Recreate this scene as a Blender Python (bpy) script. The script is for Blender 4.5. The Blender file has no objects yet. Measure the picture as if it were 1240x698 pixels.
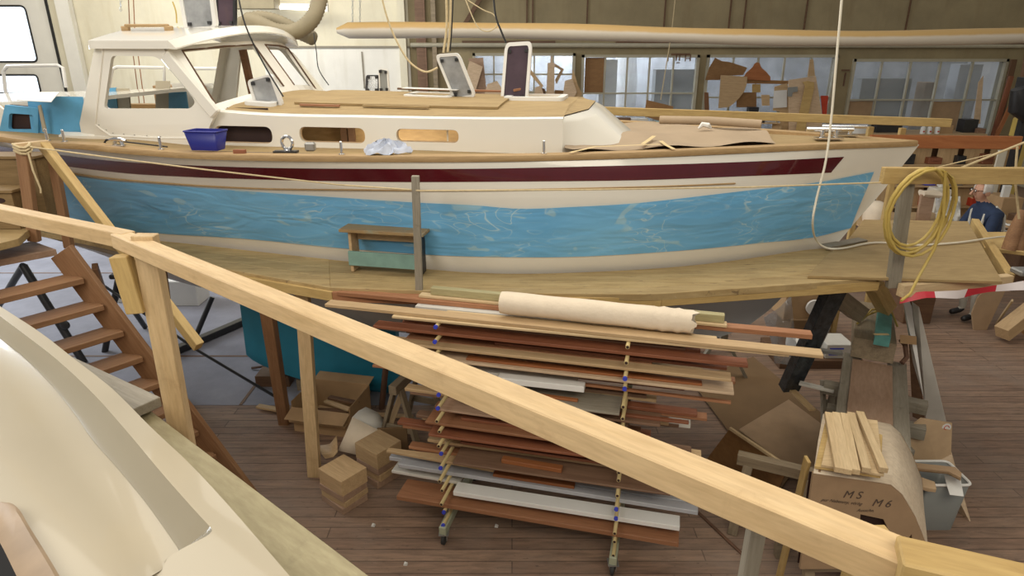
import bpy, bmesh, math, random
import numpy as np
from mathutils import Vector, Matrix
random.seed(7)
scene = bpy.context.scene
col = scene.collection
V = Vector
# ------------------------------------------------------------------ camera
CAM = V((0, 0, 3.27)); F = 802.0
TP = 0.373; PITCH = math.atan(TP); CP, SP = math.cos(PITCH), math.sin(PITCH)
cd = bpy.data.cameras.new('camera'); cam = bpy.data.objects.new('camera', cd); col.objects.link(cam)
cd.sensor_width = 36; cd.lens = 36 * F / 1240; cd.clip_start = 0.05
cam.location = CAM; cam.rotation_euler = (math.pi/2 - PITCH, 0, 0)
scene.camera = cam

def ray(px, py):
    u, v = (px - 620) / F, (py - 349) / F
    return V((u, CP - v*SP, -v*CP - SP))
def at(px, py, Z=None, Y=None):
    d = ray(px, py)
    k = (Z - CAM.z)/d.z if Z is not None else Y/d.y
    return CAM + d*k
def proj(p):
    r = V(p) - CAM
    dep = r.y*CP - r.z*SP
    up = r.y*SP + r.z*CP
    return 620 + F*r.x/dep, 349 - F*up/dep, dep

# ------------------------------------------------------------------ object helpers
W = {}
def tag(o, label=None, cat=None, group=None, kind=None):
    if label: o['label'] = label
    if cat: o['category'] = cat
    if group: o['group'] = group
    if kind: o['kind'] = kind
    return o
def setparent(o, p):
    if p is not None:
        o.parent = p; o.matrix_parent_inverse = W[p.name].inverted()
def thing(name, label, cat, loc=(0,0,0), group=None):
    o = bpy.data.objects.new(name, None); col.objects.link(o)
    o.empty_display_size = .1
    o.matrix_basis = Matrix.Translation(V(loc)); W[o.name] = o.matrix_basis.copy()
    return tag(o, label, cat, group)
def copy_tree(o, D, parent=None):
    c = o.copy(); col.objects.link(c)
    if parent is None: c.matrix_basis = D @ o.matrix_basis
    else: c.parent = parent
    for ch in list(o.children): copy_tree(ch, D, c)
    return c

class MB:
    def __init__(s): s.v = []; s.f = []; s.mi = []
    def add(s, vs, fs, m=0):
        b = len(s.v); s.v += [V(x) for x in vs]; s.f += [tuple(b+i for i in f) for f in fs]; s.mi += [m]*len(fs); return s
    def hexa(s, p, m=0):   # 8 points: bottom ring 0-3, top ring 4-7
        return s.add(p, [(3,2,1,0),(4,5,6,7),(0,1,5,4),(1,2,6,5),(2,3,7,6),(3,0,4,7)], m)
    def box(s, c, sz, R=None, m=0):
        x, y, z = [a/2 for a in sz]; pts = [(-x,-y,-z),(x,-y,-z),(x,y,-z),(-x,y,-z),(-x,-y,z),(x,-y,z),(x,y,z),(-x,y,z)]
        R = R or Matrix.Identity(3)
        return s.hexa([V(c) + R @ V(q) for q in pts], m)
    def beam(s, p0, p1, w, t, up=(0,0,1), m=0):
        p0, p1 = V(p0), V(p1); x = (p1-p0).normalized(); u = V(up)
        y = u.cross(x)
        if y.length < 1e-4: y = V((0,1,0)).cross(x)
        y.normalize(); z = x.cross(y)
        q = [(-1,-1),(1,-1),(1,1),(-1,1)]
        a = [p0 + y*w/2*i + z*t/2*j for i, j in q]; b = [p1 + y*w/2*i + z*t/2*j for i, j in q]
        return s.add(a+b, [(0,1,2,3),(7,6,5,4),(0,4,5,1),(1,5,6,2),(2,6,7,3),(3,7,4,0)], m)
    def prism(s, poly, ext, m=0):
        n = len(poly); e = V(ext); P = [V(p) for p in poly]
        nrm = V((0,0,0))
        for i in range(n): nrm += (P[i]-P[0]).cross(P[(i+1)%n]-P[0])
        if nrm.dot(e) > 0: P = P[::-1]
        fs = [tuple(range(n)), tuple(range(2*n-1, n-1, -1))]
        fs += [(i, i+n, (i+1)%n+n, (i+1)%n) for i in range(n)]
        return s.add(P + [p+e for p in P], fs, m)
    def tube(s, pts, r, seg=8, cap=True, m=0, closed=False):
        P = [V(p) for p in pts]; n = len(P); rr = r if isinstance(r, (list, tuple)) else [r]*n
        ref = None; vs = []
        for i in range(n):
            t = (P[(i+1)%n]-P[i-1]) if closed else (P[min(i+1,n-1)]-P[max(i-1,0)])
            t.normalize()
            if ref is None:
                ref = t.orthogonal().normalized()
            ref = (ref - t*ref.dot(t))
            if ref.length < 1e-5: ref = t.orthogonal()
            ref.normalize(); b = t.cross(ref)
            for k in range(seg):
                a = 2*math.pi*k/seg; vs.append(P[i] + (ref*math.cos(a) + b*math.sin(a))*rr[i])
        fs = []
        for i in range(n if closed else n-1):
            j = (i+1) % n
            for k in range(seg):
                k2 = (k+1) % seg; fs.append((i*seg+k, i*seg+k2, j*seg+k2, j*seg+k))
        if cap and not closed:
            fs.append(tuple(range(seg-1,-1,-1))); fs.append(tuple((n-1)*seg+k for k in range(seg)))
        return s.add(vs, fs, m)
    def lathe(s, c, prof, seg=20, axis=(0,0,1), m=0):
        z = V(axis).normalized(); x = z.orthogonal().normalized(); y = z.cross(x); c = V(c)
        vs = []; n = len(prof)
        for r, h in prof:
            for k in range(seg):
                a = 2*math.pi*k/seg; vs.append(c + z*h + (x*math.cos(a)+y*math.sin(a))*max(r,1e-4))
        fs = []
        for i in range(n-1):
            for k in range(seg):
                k2 = (k+1)%seg; fs.append((i*seg+k, i*seg+k2, (i+1)*seg+k2, (i+1)*seg+k))
        fs.append(tuple(range(seg-1,-1,-1))); fs.append(tuple((n-1)*seg+k for k in range(seg)))
        return s.add(vs, fs, m)
    def grid(s, rows, m=0, flip=False, close=False):
        n = len(rows[0]); vs = [p for r in rows for p in r]; fs = []
        for i in range(len(rows)-1):
            for j in range(n if close else n-1):
                j2 = (j+1) % n; f = (i*n+j, i*n+j2, (i+1)*n+j2, (i+1)*n+j)
                fs.append(f[::-1] if flip else f)
        return s.add(vs, fs, m)
    def build(s, name, mat, parent=None, origin=None, bev=0, smooth=False, solid=0, M=None, angle=None):
        me = bpy.data.meshes.new(name)
        if origin is None:
            if parent is not None and M is None: origin = W[parent.name].translation
            else:
                xs = [p.x for p in s.v]; ys = [p.y for p in s.v]; zs = [p.z for p in s.v]
                origin = V(((min(xs)+max(xs))/2, (min(ys)+max(ys))/2, min(zs))) if M is None else V((0,0,0))
        origin = V(origin)
        me.from_pydata([tuple(p-origin) for p in s.v], [], s.f)
        mats = mat if isinstance(mat, (list, tuple)) else [mat]
        for k in mats: me.materials.append(k)
        for p, k in zip(me.polygons, s.mi): p.material_index = min(k, len(mats)-1)
        if bev or solid:
            bm = bmesh.new(); bm.from_mesh(me)
            bmesh.ops.remove_doubles(bm, verts=bm.verts, dist=1e-6)
            if bev:
                ed = [e for e in bm.edges if len(e.link_faces) == 2 and e.calc_face_angle(0) > .5]
                bmesh.ops.bevel(bm, geom=ed, offset=bev, segments=1, affect='EDGES', clamp_overlap=True)
            bm.to_mesh(me); bm.free()
        bm = bmesh.new(); bm.from_mesh(me); bmesh.ops.recalc_face_normals(bm, faces=bm.faces); bm.to_mesh(me); bm.free()
        if smooth:
            me.polygons.foreach_set('use_smooth', [True]*len(me.polygons))
            me.set_sharp_from_angle(angle=math.radians(angle or 40))
        o = bpy.data.objects.new(name, me); col.objects.link(o)
        o.matrix_basis = (M if M is not None else Matrix.Identity(4)) @ Matrix.Translation(origin) if M is None else M
        W[o.name] = o.matrix_basis.copy()
        if solid:
            md = o.modifiers.new('solid', 'SOLIDIFY'); md.thickness = abs(solid); md.offset = -1 if solid > 0 else 1
        setparent(o, parent)
        return o

def board(name, p0, p1, w, t, mat, parent=None, up=(0,0,1), bev=.003, label=None, cat=None, group=None, taper=None):
    """a timber whose own X runs along its length, so the grain does too"""
    p0, p1 = V(p0), V(p1); x = (p1-p0); L = x.length; x.normalize(); y = V(up).cross(x)
    if y.length < 1e-4: y = V((0,1,0)).cross(x)
    y.normalize(); z = x.cross(y)
    M = Matrix((x, y, z)).transposed().to_4x4(); M.translation = (p0+p1)/2
    b = MB()
    if taper is None: b.box((0,0,0), (L, w, t))
    else:
        a = taper
        b.hexa([(-L/2,-w/2*a,-t/2),(L/2,-w/2,-t/2),(L/2,w/2,-t/2),(-L/2,w/2*a,-t/2),(-L/2,-w/2*a,t/2),(L/2,-w/2,t/2),(L/2,w/2,t/2),(-L/2,w/2*a,t/2)])
    o = b.build(name, mat, parent, M=M, bev=min(bev, w*.2, t*.2))
    return tag(o, label, cat, group)

def panel_mesh(outer, holes, thick):
    """flat panel in XY with holes, centred on z=0; returns (verts, faces)"""
    cu = bpy.data.curves.new('tmp', 'CURVE'); cu.dimensions = '2D'; cu.fill_mode = 'BOTH'; cu.extrude = thick/2
    for pl in [outer] + holes:
        sp = cu.splines.new('POLY'); sp.points.add(len(pl)-1); sp.use_cyclic_u = True
        for q, p in zip(sp.points, pl): q.co = (p[0], p[1], 0, 1)
    o = bpy.data.objects.new('tmp', cu); col.objects.link(o)
    dg = bpy.context.evaluated_depsgraph_get(); dg.update()
    me = bpy.data.meshes.new_from_object(o.evaluated_get(dg))
    vs = [v.co.copy() for v in me.vertices]; fs = [tuple(p.vertices) for p in me.polygons]
    bpy.data.objects.remove(o); bpy.data.curves.remove(cu); bpy.data.meshes.remove(me)
    return vs, fs
def rounded(poly, r, n=5):
    """round the corners of a 2-D polygon"""
    out = []; N = len(poly)
    for i in range(N):
        p = V(poly[i]).to_2d() if len(poly[i]) > 2 else V(poly[i]); a = V(poly[i-1]); b = V(poly[(i+1)%N])
        da, db = (a-p), (b-p); ra = min(r, da.length*.48); rb = min(r, db.length*.48); k = min(ra, rb)
        A = p + da.normalized()*k; B = p + db.normalized()*k
        for j in range(n+1):
            t = j/n; out.append(tuple(A*(1-t)**2 + p*2*t*(1-t) + B*t*t))
    return out
def text_mesh(name, body, size, mat, M, parent, ext=.0008, shear=0):
    cu = bpy.data.curves.new('tmpt', 'FONT'); cu.body = body; cu.size = size; cu.extrude = ext; cu.shear = shear
    o = bpy.data.objects.new('tmpt', cu); col.objects.link(o)
    dg = bpy.context.evaluated_depsgraph_get(); dg.update()
    me = bpy.data.meshes.new_from_object(o.evaluated_get(dg)); bpy.data.objects.remove(o)
    me.materials.clear(); me.materials.append(mat); me.name = name
    t = bpy.data.objects.new(name, me); col.objects.link(t); t.matrix_basis = M; W[t.name] = M.copy(); setparent(t, parent)
    return t

# ------------------------------------------------------------------ materials
def newmat(name):
    m = bpy.data.materials.new(name); m.use_nodes = True; nt = m.node_tree
    return m, nt, nt.nodes['Principled BSDF']
def N(nt, typ, **kw):
    n = nt.nodes.new(typ)
    for k, v in kw.items():
        if k in n.inputs: n.inputs[k].default_value = v
        else: setattr(n, k, v)
    return n
def ramp(nt, fac, stops):
    r = nt.nodes.new('ShaderNodeValToRGB'); e = r.color_ramp.elements
    while len(e) < len(stops): e.new(.5)
    for q, (p, c) in zip(e, stops): q.position = p; q.color = (*c, 1)
    nt.links.new(fac, r.inputs[0]); return r.outputs[0]
def mixc(nt, fac, a, b, mode='MIX'):
    n = nt.nodes.new('ShaderNodeMix'); n.data_type = 'RGBA'; n.blend_type = mode
    for s, v in ((n.inputs[0], fac), (n.inputs[6], a), (n.inputs[7], b)):
        if hasattr(v, 'is_linked') or isinstance(v, bpy.types.NodeSocket): nt.links.new(v, s)
        elif isinstance(v, (int, float)): s.default_value = v
        else: s.default_value = (*v, 1)
    return n.outputs[2]
def coords(nt, scale=(1,1,1), rot=(0,0,0), kind='Object'):
    tc = nt.nodes.new('ShaderNodeTexCoord'); mp = nt.nodes.new('ShaderNodeMapping')
    mp.inputs['Scale'].default_value = scale; mp.inputs['Rotation'].default_value = rot
    nt.links.new(tc.outputs[kind], mp.inputs[0]); return mp.outputs[0]
def noise(nt, vec, scale, detail=4, rough=.55, dist=0):
    n = N(nt, 'ShaderNodeTexNoise'); n.inputs['Scale'].default_value = scale; n.inputs['Detail'].default_value = detail
    n.inputs['Roughness'].default_value = rough; n.inputs['Distortion'].default_value = dist
    nt.links.new(vec, n.inputs['Vector']); return n.outputs['Fac']
def bump(nt, bsdf, h, strength, dist=.01):
    b = nt.nodes.new('ShaderNodeBump'); b.inputs['Strength'].default_value = strength; b.inputs['Distance'].default_value = dist
    nt.links.new(h, b.inputs['Height']); nt.links.new(b.outputs[0], bsdf.inputs['Normal'])
def jitter(nt, colr, amt=.25):
    oi = nt.nodes.new('ShaderNodeObjectInfo'); mr = nt.nodes.new('ShaderNodeMapRange')
    mr.inputs[3].default_value = 1-amt; mr.inputs[4].default_value = 1+amt
    nt.links.new(oi.outputs['Random'], mr.inputs[0])
    h = nt.nodes.new('ShaderNodeHueSaturation'); nt.links.new(mr.outputs[0], h.inputs['Value']); nt.links.new(colr, h.inputs['Color'])
    return h.outputs[0]
def plain(name, c, rough=.5, metal=0, var=.12, scale=6, coat=0, bmp=0):
    m, nt, b = newmat(name); v = coords(nt)
    f = noise(nt, v, scale, 5)
    cc = mixc(nt, 1, ramp(nt, f, [(.3, tuple(x*(1-var) for x in c)), (.7, tuple(min(1, x*(1+var)) for x in c))]), (1,1,1), 'MULTIPLY')
    nt.links.new(cc, b.inputs['Base Color']); b.inputs['Roughness'].default_value = rough; b.inputs['Metallic'].default_value = metal
    if coat: b.inputs['Coat Weight'].default_value = coat; b.inputs['Coat Roughness'].default_value = .05
    if bmp: bump(nt, b, noise(nt, v, scale*5, 6), bmp)
    return m
def wood(name, c1, c2, axis=0, grain=14, rough=.6, jit=.12, stain=0, stain_c=(.05,.035,.02), coat=0):
    m, nt, b = newmat(name)
    oi = nt.nodes.new('ShaderNodeObjectInfo')
    sc = [grain]*3; sc[axis] = 1.1
    tc = nt.nodes.new('ShaderNodeTexCoord'); va = nt.nodes.new('ShaderNodeVectorMath'); va.operation = 'ADD'
    mul = nt.nodes.new('ShaderNodeMath'); mul.operation = 'MULTIPLY'; mul.inputs[1].default_value = 37
    nt.links.new(oi.outputs['Random'], mul.inputs[0]); nt.links.new(tc.outputs['Object'], va.inputs[0]); nt.links.new(mul.outputs[0], va.inputs[1])
    mp = nt.nodes.new('ShaderNodeMapping'); mp.inputs['Scale'].default_value = sc; nt.links.new(va.outputs[0], mp.inputs[0])
    f = noise(nt, mp.outputs[0], 1.6, 6, .6, .6)
    fine = noise(nt, mp.outputs[0], 9, 3, .6)
    c = ramp(nt, f, [(.28, c2), (.5, tuple((a+d)/2 for a, d in zip(c1, c2))), (.72, c1)])
    c = mixc(nt, .35, c, ramp(nt, fine, [(.35, (.55,.5,.45)), (.65, (1,1,1))]), 'MULTIPLY')
    if stain:
        sf = noise(nt, va.outputs[0], 7, 6, .7, .4)
        c = mixc(nt, ramp(nt, sf, [(.62-.12*stain, (0,0,0)), (.75, (stain,)*3)]), c, stain_c)
    c = jitter(nt, c, jit)
    nt.links.new(c, b.inputs['Base Color']); b.inputs['Roughness'].default_value = rough
    if coat: b.inputs['Coat Weight'].default_value = coat
    bump(nt, b, fine, .15, .002)
    return m

M_ = {}
M_['pine'] = wood('pine', (.70,.52,.30), (.58,.40,.20), grain=9, jit=.06, stain=.35, stain_c=(.30,.17,.08))
M_['pine_y'] = wood('pine_yellow', (.60,.43,.18), (.47,.31,.11), grain=9, jit=.08, stain=.3, stain_c=(.25,.14,.05))
M_['palewood'] = wood('pale_wood', (.68,.52,.31), (.56,.41,.23), jit=.1)
M_['beige'] = wood('beige_wood', (.60,.43,.24), (.48,.32,.17), jit=.12)
M_['maho'] = wood('mahogany', (.31,.115,.055), (.20,.065,.03), jit=.2)
M_['maho_l'] = wood('light_mahogany', (.42,.20,.10), (.30,.13,.06), jit=.15)
M_['walnut'] = wood('walnut', (.27,.16,.10), (.18,.10,.06), jit=.15)
M_['orange'] = wood('orange_wood', (.40,.15,.05), (.30,.10,.03), jit=.1)
M_['oldwood'] = wood('weathered_wood', (.34,.27,.18), (.22,.17,.11), jit=.12, stain=.5)
M_['greywood'] = wood('grey_wood', (.34,.31,.25), (.24,.21,.16), jit=.1, stain=.4)
M_['boxwood'] = wood('olive_brown_wood', (.30,.20,.09), (.22,.14,.055), jit=.08, stain=.3)
M_['brownwood'] = wood('brown_stair_wood', (.36,.20,.10), (.26,.13,.06), jit=.08, stain=.2)
M_['darkwood'] = wood('dark_wood', (.17,.09,.045), (.10,.05,.025), jit=.12)
M_['rust'] = wood('rustwood', (.26,.12,.05), (.16,.07,.03), jit=.1)
M_['greenwood'] = wood('greenish_timber', (.50,.45,.25), (.40,.35,.18), jit=.05)
def walkway_mat():
    m, nt, b = newmat('walkway_planks')
    v = coords(nt); rot = (0, 0, -.03)
    g = noise(nt, coords(nt, (1.0, 9, 9), rot), 2.2, 6, .62, .5)
    c = ramp(nt, g, [(.28, (.33,.22,.09)), (.5, (.45,.32,.145)), (.72, (.54,.40,.20))])
    st_ = noise(nt, coords(nt, (2.5, 14, 5), rot), 3.0, 5, .7, .3)
    c = mixc(nt, ramp(nt, st_, [(.60, (0,0,0)), (.68, (.75,.75,.75))]), c, (.13,.085,.045))
    d = noise(nt, v, 2.2, 6, .7)
    c = mixc(nt, ramp(nt, d, [(.52, (0,0,0)), (.72, (.45,.45,.45))]), c, (.26,.18,.09))
    w_ = noise(nt, coords(nt, (3, 8, 3)), 5, 4, .7)
    c = mixc(nt, ramp(nt, w_, [(.66, (0,0,0)), (.72, (.5,.5,.5))]), c, (.62,.52,.36))
    c = jitter(nt, c, .10)
    nt.links.new(c, b.inputs['Base Color']); b.inputs['Roughness'].default_value = .7
    bump(nt, b, g, .2, .004)
    return m
M_['deckply'] = walkway_mat()
M_['teak'] = wood('teak', (.46,.31,.15), (.36,.23,.10), grain=10, jit=.03)
M_['ply'] = wood('plywood_tan', (.42,.30,.14), (.32,.22,.095), grain=5, jit=.04)
M_['ply_pale'] = wood('pale_plywood', (.66,.50,.34), (.56,.41,.27), grain=6, jit=.06)
M_['ply_pink'] = wood('pinkish_plywood', (.46,.31,.22), (.36,.23,.15), grain=6, jit=.06)
M_['hardboard'] = wood('hardboard', (.30,.16,.06), (.24,.12,.04), grain=3, jit=.15)
M_['mdf'] = plain('mdf', (.36,.24,.14), .7, var=.08, scale=9)
M_['mdf_l'] = plain('mdf_light', (.50,.35,.21), .7, var=.08, scale=9)
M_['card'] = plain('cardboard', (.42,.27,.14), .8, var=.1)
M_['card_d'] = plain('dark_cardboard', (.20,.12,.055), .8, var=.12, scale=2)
M_['kraft'] = plain('kraft_paper', (.36,.27,.18), .8, var=.07, scale=4, bmp=.2)
M_['tape'] = plain('masking_tape', (.62,.48,.25), .6, var=.06)
M_['gel'] = plain('white_gelcoat', (.84,.81,.73), .18, var=.02, scale=1.5, coat=.6)
M_['gel2'] = plain('cream_gelcoat', (.47,.41,.30), .3, var=.03, scale=1.5, coat=.35)
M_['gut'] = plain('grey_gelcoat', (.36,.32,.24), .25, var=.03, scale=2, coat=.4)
M_['red'] = plain('dark_red_stripe', (.085,.004,.010), .16, var=.1, coat=.5)
M_['hullgrey'] = plain('grey_primer', (.56,.58,.60), .5, var=.08, scale=2)
M_['keel'] = plain('blue_primer', (.02,.22,.34), .5, var=.2, scale=2)
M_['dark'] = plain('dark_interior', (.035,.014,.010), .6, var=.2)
M_['inter'] = wood('cabin_plywood', (.50,.34,.16), (.36,.23,.10), axis=0, grain=5, jit=.02)
M_['black'] = plain('black_metal', (.02,.02,.022), .4, var=.2)
M_['rubber'] = plain('black_rubber', (.03,.03,.03), .7)
M_['white'] = plain('white_paint', (.78,.77,.74), .4, var=.03)
M_['whitewood'] = plain('white_board', (.62,.60,.55), .5, var=.06)
M_['greyboard'] = plain('pale_grey_profile', (.42,.43,.46), .35, var=.06)
M_['foam'] = plain('white_foam', (.75,.64,.50), .8, var=.05, scale=8, bmp=.3)
M_['grey'] = plain('grey_plastic', (.24,.25,.24), .4, var=.05)
M_['chrome'] = plain('chrome', (.75,.75,.76), .12, metal=1, var=.02)
M_['steel'] = plain('grey_steel', (.35,.35,.34), .4, metal=.7, var=.1)
M_['rusty'] = plain('rusty_steel', (.12,.06,.035), .7, var=.3)
M_['greensteel'] = plain('pale_green_steel', (.36,.38,.27), .5, var=.1)
M_['bin'] = plain('blue_plastic', (.015,.02,.22), .35, var=.05)
M_['teal'] = plain('teal_paint', (.10,.30,.28), .6, var=.18, scale=12)
M_['teal_l'] = plain('pale_teal_paint', (.20,.34,.30), .6, var=.15, scale=9)
M_['peg'] = plain('peg_beige', (.62,.49,.24), .6, var=.06)
M_['pegblue'] = plain('peg_blue', (.05,.07,.55), .4)
M_['rope'] = plain('rope', (.58,.47,.28), .8, var=.12, scale=40)
M_['hose'] = plain('yellow_hose', (.52,.38,.10), .4, var=.08)
M_['cable'] = plain('white_cable', (.75,.70,.58), .5, var=.03)
M_['blackcable'] = plain('black_cable', (.02,.02,.02), .5)
M_['rag'] = plain('rag_cloth', (.55,.60,.72), .9, var=.18, scale=14)
M_['plasticsheet'] = plain('plastic_sheet', (.36,.37,.38), .15, var=.3, coat=.5)
M_['duct'] = plain('ribbed_hose', (.26,.22,.14), .6, var=.1)
M_['skin'] = plain('skin', (.50,.27,.18), .5, var=.06)
M_['hair'] = plain('grey_hair', (.55,.52,.48), .8, var=.15, scale=30)
M_['shirt'] = plain('navy_sweater', (.018,.034,.08), .85, var=.15, scale=20)
M_['overall'] = plain('pale_overalls', (.58,.56,.50), .8, var=.06)
M_['paper'] = plain('white_paper', (.72,.71,.68), .7, var=.03)
M_['ink'] = plain('pencil_ink', (.09,.06,.045), .7)
M_['redplastic'] = plain('red_plastic', (.5,.05,.02), .4)
M_['green'] = plain('green_plastic', (.05,.20,.06), .4)
M_['cyanbox'] = plain('turquoise_plastic', (.10,.38,.38), .4)
M_['framepaint'] = plain('window_frame_paint', (.40,.37,.28), .5, var=.08)
M_['fluff'] = plain('blue_tape_wall', (.12,.38,.62), .35, var=.15, scale=5)

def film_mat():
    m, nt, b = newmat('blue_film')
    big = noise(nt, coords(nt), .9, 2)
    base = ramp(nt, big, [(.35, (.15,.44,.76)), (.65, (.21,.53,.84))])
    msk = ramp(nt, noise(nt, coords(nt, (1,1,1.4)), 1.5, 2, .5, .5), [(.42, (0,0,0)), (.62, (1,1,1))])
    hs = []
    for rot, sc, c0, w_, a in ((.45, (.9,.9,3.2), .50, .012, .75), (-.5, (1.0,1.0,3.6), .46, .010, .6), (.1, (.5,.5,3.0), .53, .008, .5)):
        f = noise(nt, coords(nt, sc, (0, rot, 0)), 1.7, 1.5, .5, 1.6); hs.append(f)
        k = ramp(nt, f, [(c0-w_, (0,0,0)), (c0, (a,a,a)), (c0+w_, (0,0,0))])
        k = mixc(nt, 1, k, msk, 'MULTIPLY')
        base = mixc(nt, k, base, (.60,.77,.80))  # pale streaks put the glare on the wrinkled film into its colour
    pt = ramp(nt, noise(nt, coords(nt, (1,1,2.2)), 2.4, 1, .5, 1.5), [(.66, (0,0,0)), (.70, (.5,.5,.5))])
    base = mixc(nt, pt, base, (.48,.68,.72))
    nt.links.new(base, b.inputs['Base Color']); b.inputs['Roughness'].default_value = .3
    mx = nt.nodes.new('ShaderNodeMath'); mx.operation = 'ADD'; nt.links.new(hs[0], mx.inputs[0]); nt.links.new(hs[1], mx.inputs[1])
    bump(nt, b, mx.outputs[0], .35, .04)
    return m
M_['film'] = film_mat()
def floor_wood():
    m, nt, b = newmat('floor_planks')
    v = coords(nt)
    br = nt.nodes.new('ShaderNodeTexBrick'); nt.links.new(coords(nt, (1,1,1)), br.inputs['Vector'])
    br.inputs['Scale'].default_value = 1; br.inputs['Brick Width'].default_value = 2.6; br.inputs['Row Height'].default_value = .11
    br.inputs['Mortar Size'].default_value = .004; br.inputs['Color1'].default_value = (.28,.19,.135,1); br.inputs['Color2'].default_value = (.215,.14,.10,1); br.inputs['Mortar'].default_value = (.09,.058,.042,1)
    st = noise(nt, coords(nt, (1.2, 9, 1)), 3, 7, .68, .5)
    c = mixc(nt, .75, br.outputs[0], ramp(nt, st, [(.3, (.5,.47,.47)), (.5, (1,.95,.9)), (.7, (1.5,1.38,1.3))]), 'MULTIPLY')
    dirt = noise(nt, v, .9, 6, .65)
    c = mixc(nt, ramp(nt, dirt, [(.45, (0,0,0)), (.7, (.55,.55,.55))]), c, (.27,.21,.17))
    sp = noise(nt, v, 26, 3, .7)
    c = mixc(nt, ramp(nt, sp, [(.70, (0,0,0)), (.76, (.5,.5,.5))]), c, (.40,.33,.26))
    ds = noise(nt, coords(nt, (2, 7, 1)), 7, 4, .7)
    c = mixc(nt, ramp(nt, ds, [(.62, (0,0,0)), (.70, (.7,.7,.7))]), c, (.05,.035,.03))
    nt.links.new(c, b.inputs['Base Color']); b.inputs['Roughness'].default_value = .62
    bump(nt, b, st, .2, .004)
    return m
M_['floor'] = floor_wood()
def concrete(name, c, streak=.15, panel=None, dark=(.1,.08,.05), sc=1.2):
    m, nt, b = newmat(name); v = coords(nt)
    f = noise(nt, v, sc, 7, .65); g = noise(nt, coords(nt, (3,3,.5)), 1.2, 5, .6)
    cc = mixc(nt, ramp(nt, f, [(.35, (0,0,0)), (.7, (1,1,1))]), tuple(x*(1-streak) for x in c), tuple(min(1, x*(1+streak)) for x in c))
    cc = mixc(nt, ramp(nt, g, [(.52, (0,0,0)), (.8, (.5,.5,.5))]), cc, dark)
    nt.links.new(cc, b.inputs['Base Color']); b.inputs['Roughness'].default_value = .8
    bump(nt, b, noise(nt, v, 20, 4), .1, .005)
    return m
M_['concfloor'] = concrete('concrete_floor', (.25,.25,.29), .18, dark=(.22,.22,.25), sc=1.5)
M_['wallbrown'] = concrete('olive_concrete_wall', (.30,.245,.14), .15, dark=(.19,.13,.06))
M_['wallcream'] = concrete('cream_plaster_wall', (.74,.69,.54), .08, dark=(.55,.47,.30))
M_['wallwhite'] = concrete('white_plaster_wall', (.82,.80,.74), .05, dark=(.6,.56,.46))
M_['beyond'] = concrete('far_room_wall', (.62,.63,.64), .3, dark=(.25,.24,.24), sc=.9)
def glass_mat(name, tint=(.8,.85,.9), mix=.25, rough=.05):
    m = bpy.data.materials.new(name); m.use_nodes = True; nt = m.node_tree; nt.nodes.clear()
    out = nt.nodes.new('ShaderNodeOutputMaterial'); t = nt.nodes.new('ShaderNodeBsdfTransparent'); g = nt.nodes.new('ShaderNodeBsdfGlossy'); d = nt.nodes.new('ShaderNodeBsdfDiffuse')
    t.inputs[0].default_value = (*tint, 1); g.inputs['Roughness'].default_value = rough; g.inputs[0].default_value = (.8,.8,.8,1); d.inputs[0].default_value = (.6,.63,.66,1)
    a = nt.nodes.new('ShaderNodeMixShader'); a.inputs[0].default_value = .06; nt.links.new(t.outputs[0], a.inputs[1]); nt.links.new(g.outputs[0], a.inputs[2])
    n = nt.nodes.new('ShaderNodeTexNoise'); n.inputs['Scale'].default_value = 2.5; n.inputs['Detail'].default_value = 5
    mr = nt.nodes.new('ShaderNodeMapRange'); mr.inputs[1].default_value = .35; mr.inputs[2].default_value = .75; mr.inputs[3].default_value = mix*.4; mr.inputs[4].default_value = mix*1.6
    nt.links.new(n.outputs[0], mr.inputs[0])
    s = nt.nodes.new('ShaderNodeMixShader'); nt.links.new(mr.outputs[0], s.inputs[0]); nt.links.new(a.outputs[0], s.inputs[1]); nt.links.new(d.outputs[0], s.inputs[2]); nt.links.new(s.outputs[0], out.inputs[0])
    return m
M_['pane'] = glass_mat('dusty_pane', (.86,.9,.95), .22)
M_['clear'] = glass_mat('clear_plastic', (.95,.95,.95), .3, .1)
M_['tint'] = plain('smoked_acrylic', (.075,.05,.065), .08, var=.3, scale=3, coat=.3)
def emit(name, c, s):
    m = bpy.data.materials.new(name); m.use_nodes = True; nt = m.node_tree; b = nt.nodes['Principled BSDF']
    b.inputs['Base Color'].default_value = (*c, 1); b.inputs['Emission Color'].default_value = (*c, 1); b.inputs['Emission Strength'].default_value = s
    return m
M_['lamp'] = emit('fluorescent', (1,.97,.9), 6)
M_['daylight'] = emit('overcast_daylight', (.93,.97,1), 3.0)
def duct_mat():
    m, nt, b = newmat('film_duct')
    g = nt.nodes.new('ShaderNodeNewGeometry'); sx = nt.nodes.new('ShaderNodeSeparateXYZ'); nt.links.new(g.outputs['Normal'], sx.inputs[0])
    f = noise(nt, coords(nt), 5, 4)
    ad = nt.nodes.new('ShaderNodeMath'); ad.operation = 'MULTIPLY_ADD'; ad.inputs[1].default_value = .25; nt.links.new(f, ad.inputs[0]); nt.links.new(sx.outputs[2], ad.inputs[2])
    c = ramp(nt, ad.outputs[0], [(.20, (.66,.60,.50)), (.48, (.55,.36,.14))])   # dust lies on the upper side
    nt.links.new(c, b.inputs['Base Color']); b.inputs['Roughness'].default_value = .5
    return m
M_['filmduct'] = duct_mat()
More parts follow.
